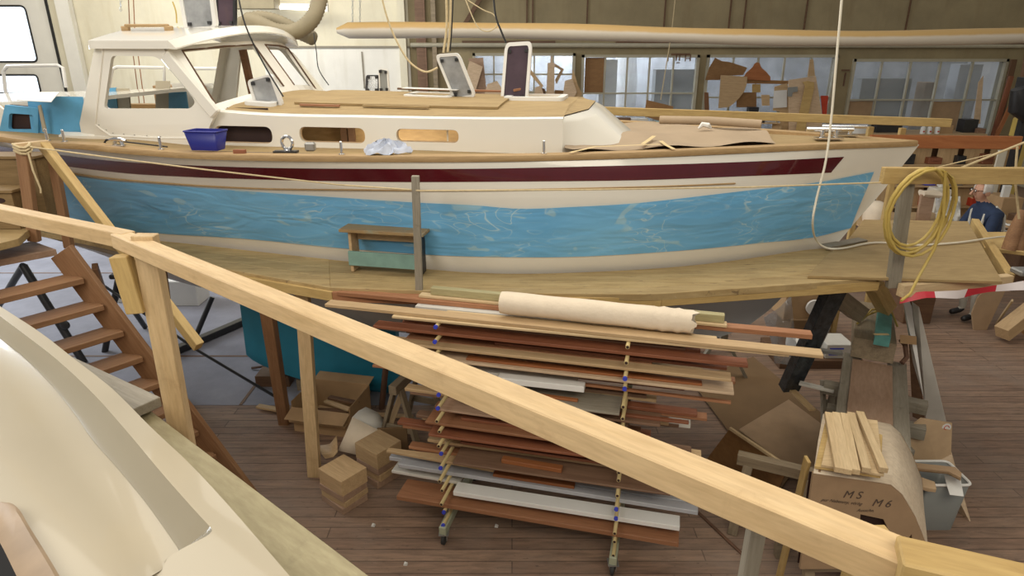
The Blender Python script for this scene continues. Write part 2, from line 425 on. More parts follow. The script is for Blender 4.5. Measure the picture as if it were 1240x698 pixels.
# ================================================================== SETTING
YW = 16.0
def S(o): o['kind'] = 'structure'; return o
b = MB(); b.box((0, 1.55, -.05), (24.4, 8.0, .1)); S(b.build('floor', M_['floor'], origin=(0,0,0)))
b = MB(); b.box((-6.0, 10.8, -.047), (12.4, 10.5, .1)); S(b.build('floor_concrete', M_['concfloor'], origin=(0,0,0)))
b = MB(); b.box((6.2, 10.8, -.05), (12.0, 10.5, .1)); S(b.build('floor_workshop', M_['floor'], origin=(0,0,0)))
# expansion joints in the concrete
b = MB()
for p0, p1 in (((215,448),(345,438)), ((340,436),(455,425))): pass
b.box((-6, 6.6, .0045), (12.4, .03, .004)); b.box((-2.6, 10.8, .0045), (.03, 10.5, .004)); b.box((-6, 9.4, .0045), (12.4, .03, .004))
S(b.build('trim_1', M_['darkwood'], origin=(0,0,0)))

def wx(px, py=95): return at(px, py, Y=YW).x
def wz(py): return at(620, py, Y=YW).z
xs_cream = wx(498)
# back wall (olive concrete) with window openings
win = {}
def W4(x0, x1, y0, y1, ref): return (wx(x0, ref), wx(x1, ref), wz(y1), wz(y0))
win[1] = W4(574, 695, 66, 112, 68)
win[2] = W4(706, 845, 68, 148, 70)
win[3] = W4(857, 1012, 68, 170, 72)
win[4] = W4(1034, 1218, 73, 172, 74)
x0, x1 = xs_cream, 12.2
outer = [(x0, 0), (x1, 0), (x1, 5.2), (x0, 5.2)]
holes = [[(a, c), (b_, c), (b_, d), (a, d)] for a, b_, c, d in win.values()]
vs, fs = panel_mesh(outer, holes, .2)
b = MB(); b.add([V((p[0], YW+.1+p[2], p[1])) for p in vs], fs); S(b.build('wall_back', M_['wallbrown'], origin=(0,YW,0)))
# vertical joints between the wall panels, and a sloping brace
b = MB()
for px in (638, 645, 711, 805, 884, 902, 976, 1100):
    x = wx(px, 15); b.box((x, YW-.012, 4.3), (.03, .03, 1.8))
b.beam(at(588, 0, Y=15.9)+V((.4,0,.8)), at(560, 34, Y=15.9), .09, .09)
S(b.build('trim_2', M_['darkwood'], origin=(0,YW,0)))
# window frames and panes
def make_window(n, rect, cols, rows, blind=()):
    a, b_, c, d = rect
    m = MB(); e = .035
    for x in (a, b_): m.box((x, YW-.02, (c+d)/2), (.06, .1, d-c+.06))
    for z in (c, d): m.box(((a+b_)/2, YW-.02, z), (b_-a+.06, .1, .06))
    for x in cols: m.box((x, YW-.01, (c+d)/2), (e, .07, d-c))
    for z in rows: m.box(((a+b_)/2, YW-.012, z), (b_-a, .07, e))
    o = m.build('window_%d' % n, M_['framepaint']); S(o)
    g = MB(); g.box(((a+b_)/2, YW+.03, (c+d)/2), (b_-a, .006, d-c)); g.build('pane', M_['pane'], o)
    for k in blind:
        q = MB(); q.box(((k[0]+k[1])/2, YW+.012, (k[2]+k[3])/2), (k[1]-k[0], .012, k[3]-k[2])); q.build('blind_panel', M_['hardboard'] if n == 2 else M_['mdf'], o)
    return o
make_window(1, win[1], [wx(p, 68) for p in (598, 622, 647, 670)], [wz(90)])
make_window(2, win[2], [wx(p, 70) for p in (733, 760, 787, 816)], [wz(113)], [(wx(708,70)+.02, wx(733,70)-.02, wz(112), wz(70))])
make_window(3, win[3], [wx(p, 72) for p in (888, 918, 950, 982)], [wz(118)])
make_window(4, win[4], [wx(p, 74) for p in (1068, 1103, 1139, 1178)], [wz(121)], [(wx(1034,74)+.03, wx(1068,74)-.03, wz(150), wz(122.5)), (wx(1139,74)+.03, wx(1178,74)-.03, wz(165), wz(123))])
# room beyond the windows
b = MB(); b.box((5, 20.0, 2.6), (16, .1, 5.2)); S(b.build('wall_beyond', M_['beyond'], origin=(0,15,0)))
b = MB(); b.box((5, 18.1, -.05), (16, 3.8, .1)); S(b.build('floor_beyond', M_['concfloor'], origin=(0,15,0)))
# cream end wall with the big gate
gx0, gx1 = -12.2, wx(74, 80)
dz1 = 5.2
vs, fs = panel_mesh([(gx1, 0), (xs_cream, 0), (xs_cream, 5.2), (gx1, 5.2)], [], .2)
b = MB(); b.add([V((p[0], YW+.1+p[2], p[1])) for p in vs], fs); S(b.build('wall_back_cream', M_['wallcream'], origin=(0,YW,0)))
# the white lower panels of that wall, right of the wheelhouse, and its dado rail
xa, xb = wx(322, 85), xs_cream
b = MB(); b.box(((xa+xb)/2, YW-.02, wz(57)/2), (xb-xa, .05, wz(57))); S(b.build('wall_lining', M_['wallwhite'], origin=(0,YW,0)))
b = MB(); b.box(((wx(322,57)+xb)/2, YW-.05, wz(57)), (xb-wx(322,57), .06, .045)); b.box((wx(440,80), YW-.05, wz(85)), (.03, .03, .8))
S(b.build('trim_3', M_['greywood'], origin=(0,YW,0)))
xc = wx(85, 60)
b = MB(); b.box((xc+.14, YW-.1, 2.6), (.30, .16, 5.2)); S(b.build('trim_4', M_['wallwhite'], origin=(0,YW,0)))
b = MB(); b.box((wx(487,60)+.04, YW-.1, 2.6), (.16, .16, 5.2)); S(b.build('pillar', M_['wallcream'], origin=(0,YW,0)))
# gate leaf with two rounded lights
gz = lambda py: wz(py)
hol = [rounded([(-12.1, gz(75)), (wx(38, 50), gz(75)), (wx(38,50), gz(7)), (-12.1, gz(7))], .12), rounded([(-12.1, gz(113)), (wx(46,105), gz(113)), (wx(46,105), gz(91)), (-12.1, gz(91))], .08)]
vs, fs = panel_mesh([(gx0, 0), (gx1, 0), (gx1, 5.2), (gx0, 5.2)], hol, .08)
b = MB(); b.add([V((p[0], YW+.1+p[2], p[1])) for p in vs], fs); gate = S(b.build('door_1', M_['wallwhite'], origin=(0,YW,0)))
for h in hol:
    b = MB(); b.tube([V((p[0], YW+.055, p[1])) for p in h], .022, 6, closed=True); b.build('window_gasket', M_['rubber'], gate)
    b = MB(); b.prism([V((p[0], YW+.1, p[1])) for p in h], (0,.006,0)); b.build('pane', M_['pane'], gate)
b = MB(); b.box((gx1-.01, YW+.03, 2.6), (.06, .1, 5.2)); b.build('door_edge', M_['black'], gate)
b = MB(); b.box((-11.8, 17.8, 2.5), (4, .05, 7)); o = S(b.build('outdoor_sky', M_['daylight'], origin=(-11,17.8,0)))
# side walls
b = MB(); b.box((12.3, 7, 2.6), (.2, 18.2, 5.2)); S(b.build('wall_right', M_['wallcream'], origin=(12.2,6,0)))
b = MB(); b.box((-12.3, 7, 2.6), (.2, 18.2, 5.2)); S(b.build('wall_left', M_['wallcream'], origin=(-12.2,6,0)))
# pipe and timber along the wall under the duct
b = MB(); b.tube([V((wx(498,54), YW-.12, wz(54.5))), V((12.1, YW-.12, wz(55.5)))], .05, 10); S(b.build('trim_5', M_['framepaint'], origin=(0,YW,0)))
b = MB(); b.box(((wx(1005,55)+12.1)/2, YW-.11, wz(50)), (12.1-wx(1005,55), .1, .13)); b.box(((wx(745,50)+wx(925,50))/2, YW-.1, wz(51.5)), (wx(925,50)-wx(745,50), .08, .05)); b.box(((wx(560,50)+wx(672,50))/2, YW-.1, wz(51)), (wx(672,50)-wx(560,50), .08, .06)); S(b.build('trim_6', M_['darkwood'], origin=(0,YW,0)))

# ------------------------------------------------------------------ light
wd = bpy.data.worlds.new('world'); scene.world = wd; wd.use_nodes = True
bg = wd.node_tree.nodes['Background']; bg.inputs[0].default_value = (1, .96, .90, 1); bg.inputs[1].default_value = .31
def area(name, loc, target, sx, sy, power, c):
    l = bpy.data.lights.new(name, 'AREA'); l.shape = 'RECTANGLE'; l.size = sx; l.size_y = sy; l.energy = power; l.color = c
    o = bpy.data.objects.new(name, l); col.objects.link(o); o.location = loc
    o.rotation_euler = (V(target)-V(loc)).to_track_quat('-Z', 'Y').to_euler(); return o
area('hall_lamps', (-1.2, 6.2, 6.4), (-1.2, 6.2, 0), 9, 5, 400, (1,.93,.80))
area('near_fill', (1.0, -1.2, 5.6), (.3, 4.6, 1.8), 5, 2, 160, (1,.90,.72))  # added frontal fill aimed at the near hull side
area('left_fill', (-4.2, .2, 5.2), (-2.6, 4.8, 1.9), 3, 2, 110, (1,.95,.88))  # added fill from front left, brightens the film on the hull
area('gate_daylight', (-11, 10.0, 4.2), (-2, 7.0, 1.0), 4, 4, 620, (.86,.93,1))
area('end_wall_lamps', (-6.5, 13.2, 5.0), (-6.5, 16, 2.8), 8, .8, 150, (1,.94,.80))
area('far_room_fill', (2.0, 18.6, 4.8), (2.0, 20, 2.2), 5, 1, 480, (.95,.97,1))  # added area light that brightens the left part of the far room
area('far_room_lamps', (8.0, 17.8, 4.9), (8.0, 20, 2.0), 7, .6, 55, (.92,.95,1))
scene.view_settings.view_transform = 'Standard'; scene.view_settings.look = 'None'; scene.view_settings.exposure = 0.0
scene.cycles.use_denoising = True
# ================================================================== THE SAILING YACHT
PSI = math.radians(10); LOA = 9.0; K = .863
BO = V((3.065, 5.05, 0)); BA = V((-math.cos(PSI), math.sin(PSI), 0)); BN = V((-math.sin(PSI), -math.cos(PSI), 0))
def B(s, h, z): return BO + BA*s + BN*h + V((0,0,z))
def toB(p): r = V(p)-BO; return r.dot(BA), r.dot(BN), p[2]
def bplane(px, py, h):     # pixel -> point in the boat's lengthwise plane h
    d = ray(px, py); k = (h - (CAM-BO).dot(BN)) / d.dot(BN); return CAM + d*k
def splane(px, py, s):
    d = ray(px, py); k = (s - (CAM-BO).dot(BA)) / d.dot(BA); return CAM + d*k
def sm(xs, ys):            # smooth monotone-ish interpolation
    xs = np.array(xs, float); ys = np.array(ys, float)
    m = np.gradient(ys, xs)
    def f(x):
        x = min(max(x, xs[0]), xs[-1]); i = min(max(np.searchsorted(xs, x)-1, 0), len(xs)-2)
        h = xs[i+1]-xs[i]; t = (x-xs[i])/h
        return float((2*t**3-3*t*t+1)*ys[i] + (t**3-2*t*t+t)*h*m[i] + (-2*t**3+3*t*t)*ys[i+1] + (t**3-t*t)*h*m[i+1])
    return f
bplan = sm([0, .35, .75, 1.3, 2.2, 3.0, 3.8, 4.65, 5.7, 6.8, 7.9, 9.0], [0, .17, .36, .60, .97, 1.18, 1.34, 1.43, 1.41, 1.27, 1.05, .70])
# stem profile from its pixels in the centre plane
stem_px = [(1113,176), (1092,202), (1066,235), (1042,262), (1012,297)]
st = [toB(bplane(x, y, 0)) for x, y in stem_px]
zt, z_low = st[0][2], st[-1][2]
foot = [toB(bplane(x, y, 0)) for x, y in ((985,324),(955,352),(922,383),(885,404),(850,412.5))]
sz = sorted([(z, s) for s, h, z in st] + [(z, s) for s, h, z in foot] + [(foot[-1][2]-.08, foot[-1][0]+.6), (foot[-1][2]-.6, foot[-1][0]+1.6)])
fz_, fs_ = foot[-1][2], foot[-1][0]
stem = sm([a for a, c in sz], [c for a, c in sz])
ZK = .75                                         # depth of the canoe body at the centre line
_k = [(s, z) for s, h, z in st[2:] + foot] + [(fs_+.6, fz_-.08), (3.6, fz_-.13), (4.3, fz_-.10), (5.0, .86), (5.5, .93), (6.0, 1.0), (6.5, 1.12), (7.0, 1.29), (8.0, 1.50), (9.0, 1.62)]
ZKf = sm([a for a, c in _k], [c for a, c in _k])
def gfun(z, zs, s):
    v = max(0, min(1, (zs-z)/(zs-ZKf(s)))); return max(0, 1 - v**2.6)**.62
ZS = 2.54
ZPL = 1.72
_R = sm([0, .5, 1.1, 1.56, 2.46, 3.04, 4.01, 5.08, 5.88, 6.51, 9.0], [1, 1.1, 1.35, 1.38, 1.20, 1.11, .866, .70, .628, .64, .65])
def H(s, z):
    t = max(0, min(1, (ZS-z)/(ZS-ZPL)))
    return H0(s, z)*(1 + (_R(s)-1)*t**.6)
def H0(s, z):
    e = s - stem(z)
    if e <= 0: return 0
    k = bplan(e)
    fl = 1 - .06*max(0, min(1, (ZS-z)/.8))*max(0, 1-e/3)
    return k*gfun(z, ZS+.05, s)*fl
def hit(px, py):                                  # pixel -> (s, z) on the near topside
    d = ray(px, py); lo = None
    prev = None
    for i in range(0, 900):
        k = 3.2 + i*.006; p = CAM + d*k; s, h, z = toB(p)
        f = h - H(s, z)
        if prev is not None and prev > 0 and f <= 0: return s, z
        prev = f
    return None
def feature(pts):
    q = [hit(x, y) for x, y in pts]; q = sorted([a for a in q if a])
    xs = [a[0] for a in q]; zs = [a[1] for a in q]
    # extend aft
    xs.append(LOA); zs.append(zs[-1] + (zs[-1]-zs[-2])/max(.2, xs[-2]-xs[-3])*0)
    xs = [x for x in xs]
    return sm(xs, zs)
f_sheer = feature([(2,171),(50,178),(108,181),(206,190),(310,194),(450,195.5),(610,195),(750,191.5),(910,184.5),(1000,180.5),(1090,177.3)])
f_s1 = feature([(2,177.5),(50,185),(98,191),(150,196),(225,200),(310,203),(450,204.3),(600,204),(750,200.5),(910,195.5),(1022,190)])
f_s2 = feature([(2,189),(50,197),(98,203.5),(155,210),(225,214),(310,217),(450,220),(600,220),(750,218.5),(910,213),(1006,209)])
f_rub = feature([(2,196),(40,203),(83,209),(125,215),(200,221.5),(310,228),(450,230),(610,230),(750,227),(890,222),(1000,216)])
f_f1 = feature([(2,198),(40,206),(83,211.5),(125,218),(200,224),(300,231.5),(440,241),(500,245),(590,249.5),(615,252),(700,250),(750,247.5),(850,237),(910,230),(1000,219),(1058,208)])
f_f2 = feature([(2,262),(60,270),(120,277),(200,283),(310,290),(400,299),(500,307),(610,311),(700,310.5),(800,305),(910,295),(1000,284),(1030,276)])
def zmid(f, s, lo=None): return f(s)
yacht = thing('sailing_yacht', 'white sailing yacht with dark red stripe and blue film along its side, with wheelhouse', 'sailboat', B(4.5, 0, .1))
def station_list(a, c, n): return [a + (c-a)*(i/(n-1))**1.5 for i in range(n)]
def strip_between(fa, fb, s0, s1, n, m, off=0, sides=(1,-1)):
    """surface of the topside between two height curves"""
    b = MB()
    for sd in sides:
        rows = []
        for i in range(n):
            s = s0 + (s1-s0)*i/(n-1); za, zb = fa(s), fb(s); row = []
            for j in range(m+1):
                z = za + (zb-za)*j/m
                hh = H(s, z) + off
                row.append(B(max(s, stem(z)-off), hh*sd, z))
            rows.append(row)
        b.grid(rows, flip=sd < 0)
    return b
# hull shell: rows of constant fraction from the sheer down to the keel line, stations crowd toward the stem
def hull_rows(ztop, zbot, n, m, off=0):
    b = MB()
    for sd in (1, -1):
        rows = []
        for i in range(n):
            e = (i/(n-1))**1.7*(LOA-.2); row = []
            for j in range(m+1):
                t = j/m
                s_guess = e
                za = ztop(e); zb = zbot(e); z = za + (zb-za)*t
                s = stem(z) + e*(1 - stem(z)/LOA)
                row.append(B(s, (H(s, z)+off)*sd, z))
            rows.append(row)
        b.grid(rows, flip=sd < 0)
    # transom
    return b
zt_f = lambda e: f_sheer(max(e, .1)) if e > .1 else f_sheer(.1)+.006
b = hull_rows(zt_f, lambda e: 1.56 if e < 7 else 1.56+.06*(e-7), 70, 14); hull = b.build('hull', M_['gel'], yacht, smooth=True)
def zbot_f(e):
    zb = fz_-.05
    for _ in range(14): zb = ZKf(stem(zb) + e*(1-stem(zb)/LOA))
    return zb
b = hull_rows(lambda e: 1.56 if e < 7 else 1.56+.06*(e-7), zbot_f, 60, 16); b.build('hull_bottom', M_['hullgrey'], yacht, smooth=True)
# fixed keel
kp = [bplane(305,434,0), bplane(372,462,0), bplane(405,472,0), bplane(455,474,0), bplane(466,470,0)]
b = MB(); rows = []
KS = [(6.3, .22), (6.0, .55), (5.4, .9), (4.9, 1.05), (4.4, 1.0), (4.0, .8), (3.7, .35)]
s_k0, s_k1 = toB(bplane(305,434,0))[0], toB(bplane(468,470,0))[0]
zkb = toB(bplane(440,474,0))[2]; ztip = toB(bplane(305,436,0))[2]
for i in range(21):
    t = i/20; s = s_k0 + (s_k1-.15-s_k0)*t
    zb = ztip + (zkb-ztip)*min(1, (t*1.7))**.7; row = []
    top = 1.0
    wdt = .20*math.sin(math.pi*min(1, .08+t*.88))**.6
    for k in range(17):
        a = k/16; z = zb + (top-zb)*abs(2*a-1)
        sg = 1 if a < .5 else -1
        wz_ = wdt*(1 - .35*abs(2*a-1))*min(1, ((1-abs(2*a-1))*0 + (abs(2*a-1)*9))**.5)
        row.append(B(s, sg*wz_, z))
    rows.append(row)
b.grid(rows); b.add(rows[0], [tuple(range(17))]); b.add(rows[-1], [tuple(range(17))][::1])
b.build('keel', M_['keel'], yacht, smooth=True, angle=60)
# stripe, film, rub line
b = strip_between(f_s1, f_s2, toB(bplane(1022,190,.15))[0]+.0, 9.2, 90, 3, .004)
# slanted fore end of the stripe
s_end = hit(1022,190)[0]; s_end2 = hit(1006,209)[0]
def slanted(fa, fb, sa, sb, s1, n, m, off, sides=(1,-1)):
    b = MB()
    for sd in sides:
        rows = []
        for i in range(n):
            row = []
            for j in range(m+1):
                t = j/m; s0 = sa + (sb-sa)*t; s = s0 + (s1-s0)*(i/(n-1))**1.3
                z = fa(s) + (fb(s)-fa(s))*t
                row.append(B(s, (H(s, z)+off)*sd, z))
            rows.append(row)
        b.grid(rows, flip=sd < 0)
    return b
slanted(f_s1, f_s2, s_end, s_end2, LOA-.3, 90, 3, .004).build('stripe', M_['red'], yacht, smooth=True)
fa_, fb_ = hit(1058,208), hit(1030,276)
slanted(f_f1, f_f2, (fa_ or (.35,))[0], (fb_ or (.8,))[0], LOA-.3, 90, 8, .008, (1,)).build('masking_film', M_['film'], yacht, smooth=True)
b = MB()
for sd in (1, -1):
    b.tube([B(s, (H(s, f_rub(s))+.008)*sd, f_rub(s)) for s in [hit(890,222)[0] + k*.12 for k in range(48)]], .006, 6)
b.build('rub_strip', M_['teak'], yacht, smooth=True)
# cap rail
caps = [(k/70)**1.4*(LOA-.2) + .02 for k in range(71)]
b = MB()
for sd in (1, -1):
    rows = []
    for s in caps:
        z = f_sheer(s); h = H(s, z) + .015
        w = min(.115, h*1.0)
        rows.append([B(s, h*sd, z-.002), B(s, (h+.006)*sd, z+.018), B(s, (h-.004)*sd, z+.036), B(s, (h-w)*sd, z+.034), B(s, (h-w)*sd, z-.03)])
    b.grid(rows, flip=sd > 0)
b.build('cap_rail', M_['teak'], yacht, smooth=True, angle=50)
# deck: side decks and foredeck only, open where the cabin and cockpit sit
b = MB()
def deck_row(s):
    z = f_sheer(s) - .012; h = max(.001, H(s, f_sheer(s)) - .03); k = min(h, .84)
    return [B(s, q, z + .05*(1-(q/h)**2)) for q in (h, k, k*.6, k*.3, 0, -k*.3, -k*.6, -k, -h)]
for i in range(len(caps)-1):
    r0, r1 = deck_row(caps[i]), deck_row(caps[i+1])
    if caps[i] < 2.6: b.grid([r0, r1])
    else: b.grid([r0[:2], r1[:2]]); b.grid([r0[-2:], r1[-2:]])
b.build('deck', M_['ply'], yacht, smooth=True)
b = MB(); b.grid([[B(s, h, 2.05) for h in (.8,0,-.8)] for s in (4.6, 6.4, 8.2)]); b.build('cockpit_sole', M_['gel2'], yacht)
# ---- coachroof
HS = .88
s_aft, s_fwd = toB(bplane(252,150,HS))[0]+.15, toB(bplane(682,150,HS))[0]
pt = [toB(bplane(x, y, HS)) for x, y in ((265,135),(300,138),(450,142),(610,144),(682,143.5))]
ztop = sm([p[0] for p in pt][::-1], [p[2] for p in pt][::-1])
zt_mid = toB(bplane(450,142,HS))[2]
zdeck = 2.48
def place_sz(vs, h0, tumble=.0): return [B(p[0], h0 + p[2], p[1]) for p in vs]
def win_rect(x0, x1, y0, y1, r):
    a = toB(bplane(x0, (y0+y1)/2, HS))[0]; c = toB(bplane(x1, (y0+y1)/2, HS))[0]; z1 = toB(bplane((x0+x1)/2, y0, HS))[2]; z0 = toB(bplane((x0+x1)/2, y1, HS))[2]
    return rounded([(a, z0), (c, z0), (c, z1), (a, z1)], r, 6)
cw = [win_rect(262,331,152.5,173,.07), win_rect(364,443,154,172.5,.09), win_rect(481,556,156.5,172,.085)]
ns = 24
top_edge = [(s_fwd + (s_aft-s_fwd)*k/ns, ztop(s_fwd + (s_aft-s_fwd)*k/ns)) for k in range(ns+1)]
outer = [(s_aft, zdeck), (s_fwd, zdeck)] + top_edge
for sd in (1, -1):
    vs, fs = panel_mesh(outer, cw, .035)
    b = MB(); b.add([B(p[0], (HS + p[2])*sd, p[1]) for p in vs], fs); b.build('coachroof_side', M_['gel'], yacht)
# windows: teak-coloured reveals
for c in cw:
    b = MB(); b.tube([B(p[0], HS-.012, p[1]) for p in c], .006, 5, closed=True); b.build('window_rim', M_['mdf_l'], yacht)
# roof top: white edge radius, then tan plywood
def roofline(s, h): return ztop(s) + (.05 + .045*max(0, min(1, (s-s_fwd)/2)))*(1-(h/HS)**2)
WS_S = toB(bplane(262,137,.95))[0]
b = MB(); rows = []
for s, z in top_edge:
    s = min(s, WS_S+.0); z = ztop(s)
    rows.append([B(s, h, roofline(s, h)+.004) for h in [HS*.95*math.cos(math.pi*k/16) for k in range(17)]])
b.grid(rows); b.build('roof_panel', M_['ply'], yacht, smooth=True)
b = MB(); rows = []
for s, z in top_edge:
    rows.append([B(s, HS+.0175, z-.022), B(s, HS+.014, z-.004), B(s, HS, z+.005), B(s, HS*.93, roofline(s, HS*.93)+.002)])
b.grid(rows)
rows = [[B(toB(p)[0], -toB(p)[1], p[2]) for p in r] for r in rows]; b.grid(rows, flip=True)
b.build('roof_edge', M_['gel'], yacht, smooth=True, angle=60)
# second layer of plywood lying on the roof (a raised panel with a visible edge)
sA, sB = toB(bplane(362,133,.62*K))[0], toB(bplane(605,138,.62*K))[0]
b = MB(); rows = []
for k in range(15):
    s = sA + (sB-sA)*k/14
    rows.append([B(s, h, roofline(s, h)+.022) for h in (.60,.4,.2,-.1,-.4)])
b.grid(rows); b.build('roof_overlay', M_['ply'], yacht, solid=.016)
# faceted front of the coachroof
Fp = {'A': (s_fwd, HS, ztop(s_fwd)), 'A0': (s_fwd, HS, zdeck)}
c1 = toB(bplane(703,178,.86*K)); s1 = c1[0]
cr_t = toB(bplane(695,138,.72*K)); cr_b = toB(bplane(719,157,.66*K))
ft = toB(bplane(713,133,.42*K)); fb = toB(bplane(741,157,.36*K))
fz = ft[2]
poly = [(s_fwd, HS+.0175, ztop(s_fwd)-.022), (s_fwd, HS+.0175, zdeck-.05), (c1[0]-.02, .86, zdeck-.04), cr_t]
b = MB()
P = lambda q: B(*q)
top_row = [(s_fwd, HS*.93, roofline(s_fwd, HS*.93)), (cr_t[0], .72*K, cr_t[2]), (ft[0], .42*K, fz), (ft[0]-.03, 0, fz+.03), (ft[0], -.42*K, fz), (cr_t[0], -.72*K, cr_t[2]), (s_fwd, -HS*.93, roofline(s_fwd, HS*.93))]
mid_row = [(s_fwd, HS+.0175, ztop(s_fwd)-.02), (cr_t[0]-.06, .80*K, cr_t[2]-.03), (ft[0]-.06, .44*K, fz-.03), (ft[0]-.09, 0, fz), (ft[0]-.06, -.44*K, fz-.03), (cr_t[0]-.06, -.80*K, cr_t[2]-.03), (s_fwd, -HS-.0175, ztop(s_fwd)-.02)]
bot_row = [(s_fwd, HS+.0175, zdeck-.06), (c1[0], .90*K, zdeck-.04), (fb[0]-.22, .5*K, zdeck), (fb[0]-.27, 0, zdeck+.02), (fb[0]-.22, -.5*K, zdeck), (c1[0], -.90*K, zdeck-.04), (s_fwd, -HS-.0175, zdeck-.06)]
b.grid([[P(q) for q in r] for r in (top_row, mid_row, bot_row)])
b.build('coachroof_front', M_['gel'], yacht, bev=.012, smooth=True, angle=58)
# tan plywood cover over the front of the roof
b = MB()
aftr = [(s_fwd+.01, HS*.93*q, roofline(s_fwd, HS*.93*q)) for q in (-1,-.5,0,.5,1)]
ring = [P((q[0], q[1], q[2]+.008)) for q in top_row + aftr[1:-1]]
cen = P((s_fwd-.02, 0, roofline(s_fwd, 0)+.008))
b.add(ring + [cen], [(i, (i+1) % len(ring), len(ring)) for i in range(len(ring))])
b.build('roof_panel', M_['ply'], yacht)
# cabin lining seen through the windows
b = MB(); sA, sB = s_fwd+.1, s_aft-.2
b.grid([[B(s, .45, z) for z in (1.7, 2.35, ztop(s)-.05)] for s in (sA, 3.6, 4.6, sB)])
b.build('cabin_lining', M_['inter'], yacht)
b = MB(); sx = toB(bplane(296,160,.78))[0]
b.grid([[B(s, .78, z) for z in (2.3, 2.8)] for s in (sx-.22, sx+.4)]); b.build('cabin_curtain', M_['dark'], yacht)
b = MB(); sx = toB(bplane(542,165,.80))[0]
b.beam(B(sx, .80, 2.4), B(sx, .80, 2.75), .012, .012); b.build('cabin_post', M_['cable'], yacht)
b = MB()
for x in (415, 424): 
    sx = toB(bplane(x,160,.55))[0]; b.box(B(sx, .52, 2.6), (.05,.04,.3))
b.build('cabin_frame', M_['darkwood'], yacht)

# ---- wheelhouse
HW = .95; HT = .90
def wp(px, py, h=None): return toB(bplane(px, py, HW if h is None else h))
def tumb(z, zb=2.65, zt_=3.2): return HW - (HW-HT)*max(0, min(1, (z-zb)/(zt_-zb)))
outl = [wp(x, y)[0::2] for x, y in ((116,166),(116,152),(121,57),(192,58),(210,74),(262,137),(256,150),(250,166))]
hole = rounded([wp(x, y)[0::2] for x, y in ((126,131.5),(131,67.5),(184,68.5),(202,80),(237,124),(230,132))], .035)
for sd in (1, -1):
    hl = hole if sd > 0 else rounded([(p[0], p[1]) for p in [wp(x, y)[0::2] for x, y in ((118,158),(124,64),(186,64),(255,150))]], .04)
    vs, fs = panel_mesh(outl, [hl], .03)
    b = MB(); b.add([B(p[0], (tumb(p[1]) + p[2])*sd, p[1]) for p in vs], fs); b.build('wheelhouse_side', M_['gel'], yacht)
# raised flange round the side panel, with the row of fastenings
b = MB(); b.tube([B(p[0], tumb(p[1])+.018, p[1]) for p in [wp(x, y)[0::2] for x, y in ((121,58),(117,150),(124,156),(136,164),(197,167),(240,167))]], .008, 6)
b.build('side_seam', M_['gel'], yacht, smooth=True)
b = MB()
for x, y in ((122,151),(131,157),(139,161),(152,162),(165,163),(180,164),(196,165)):
    q = wp(x, y); b.lathe(B(q[0], HW+.018, q[2]), [(.004,0),(.004,.004),(0,.005)], 8, BN)
b.build('fastening', M_['steel'], yacht)
# aft corner panel, turned inboard
q0, q1 = wp(118,166), wp(122,50)
for sd in (1, -1):
    b = MB()
    sa = q0[0]; za = zdeck-.05
    r1 = [B(sa, HW*sd, za), B(sa, HW*sd, q0[2]+.1), B(q1[0], HT*sd, q1[2])]
    e = .17
    r2 = [B(sa+e, (HW-.02)*sd, za), B(sa+e-.01, (HW-.02)*sd, q0[2]+.1), B(q1[0]+e-.06, (HT-.02)*sd, q1[2])]
    r3 = [B(sa+e, (HW-.16)*sd, za), B(sa+e-.01, (HW-.16)*sd, q0[2]+.1), B(q1[0]+e-.06, (HT-.16)*sd, q1[2])]
    b.grid([r1, r2, r3], flip=sd < 0)
    b.build('wheelhouse_corner', M_['gel'], yacht, bev=.012, smooth=True, angle=30)
# base coaming below the side panel
sC, sD = wp(100,160)[0], wp(252,166)[0]
for sd in (1, -1):
    b = MB()
    b.grid([[B(s, (HW+.022)*sd, zdeck-.05), B(s, (HW+.022)*sd, toB(bplane(200,167,HW))[2]), B(s, (HW-.03)*sd, toB(bplane(200,165,HW))[2]+.01)] for s in (sC+.2, sC, sD)], flip=sd < 0)
    b.build('wheelhouse_base', M_['gel'], yacht)
# roof: cambered slab with rounded edge
r_aft = wp(112,50)[0]+.02; r_fwd = wp(207,58)[0]
zr = toB(bplane(190,59,HT))[2]
hr = HT+.07
b = MB(); rows = []
hs = [math.cos(math.pi*k/18) for k in range(19)]
def rz(c): return .12*(1-c*c)
ss = [r_aft+.03, r_aft, r_aft-.06] + [r_aft-.06 + (r_fwd+.06-r_aft+.06)*k/6 for k in range(1,7)] + [r_fwd-.0, r_fwd-.03]
for i, s in enumerate(ss):
    ed = .05 if i in (0, len(ss)-1) else 0
    bow = .20   # fore edge bows forward on the centre line
    rows.append([B(s - (bow*(1-c*c) if i > 4 else 0)*(i/len(ss)), (hr - (.03 if ed else 0))*c, zr + .055 + rz(c) - ed) for c in hs])
b.grid(rows)
low = [[B(toB(p)[0], toB(p)[1], p.z - (.055 if 0 < i < len(rows)-1 else .01)) for p in r] for i, r in enumerate(rows)]
b.grid(low, flip=True)
for k in (0, -1): b.grid([[r[k] for r in rows], [r[k] for r in low]])
b.grid([rows[0], low[0]]); b.grid([rows[-1], low[-1]])
b.build('wheelhouse_roof', M_['gel'], yacht, smooth=True, angle=45)
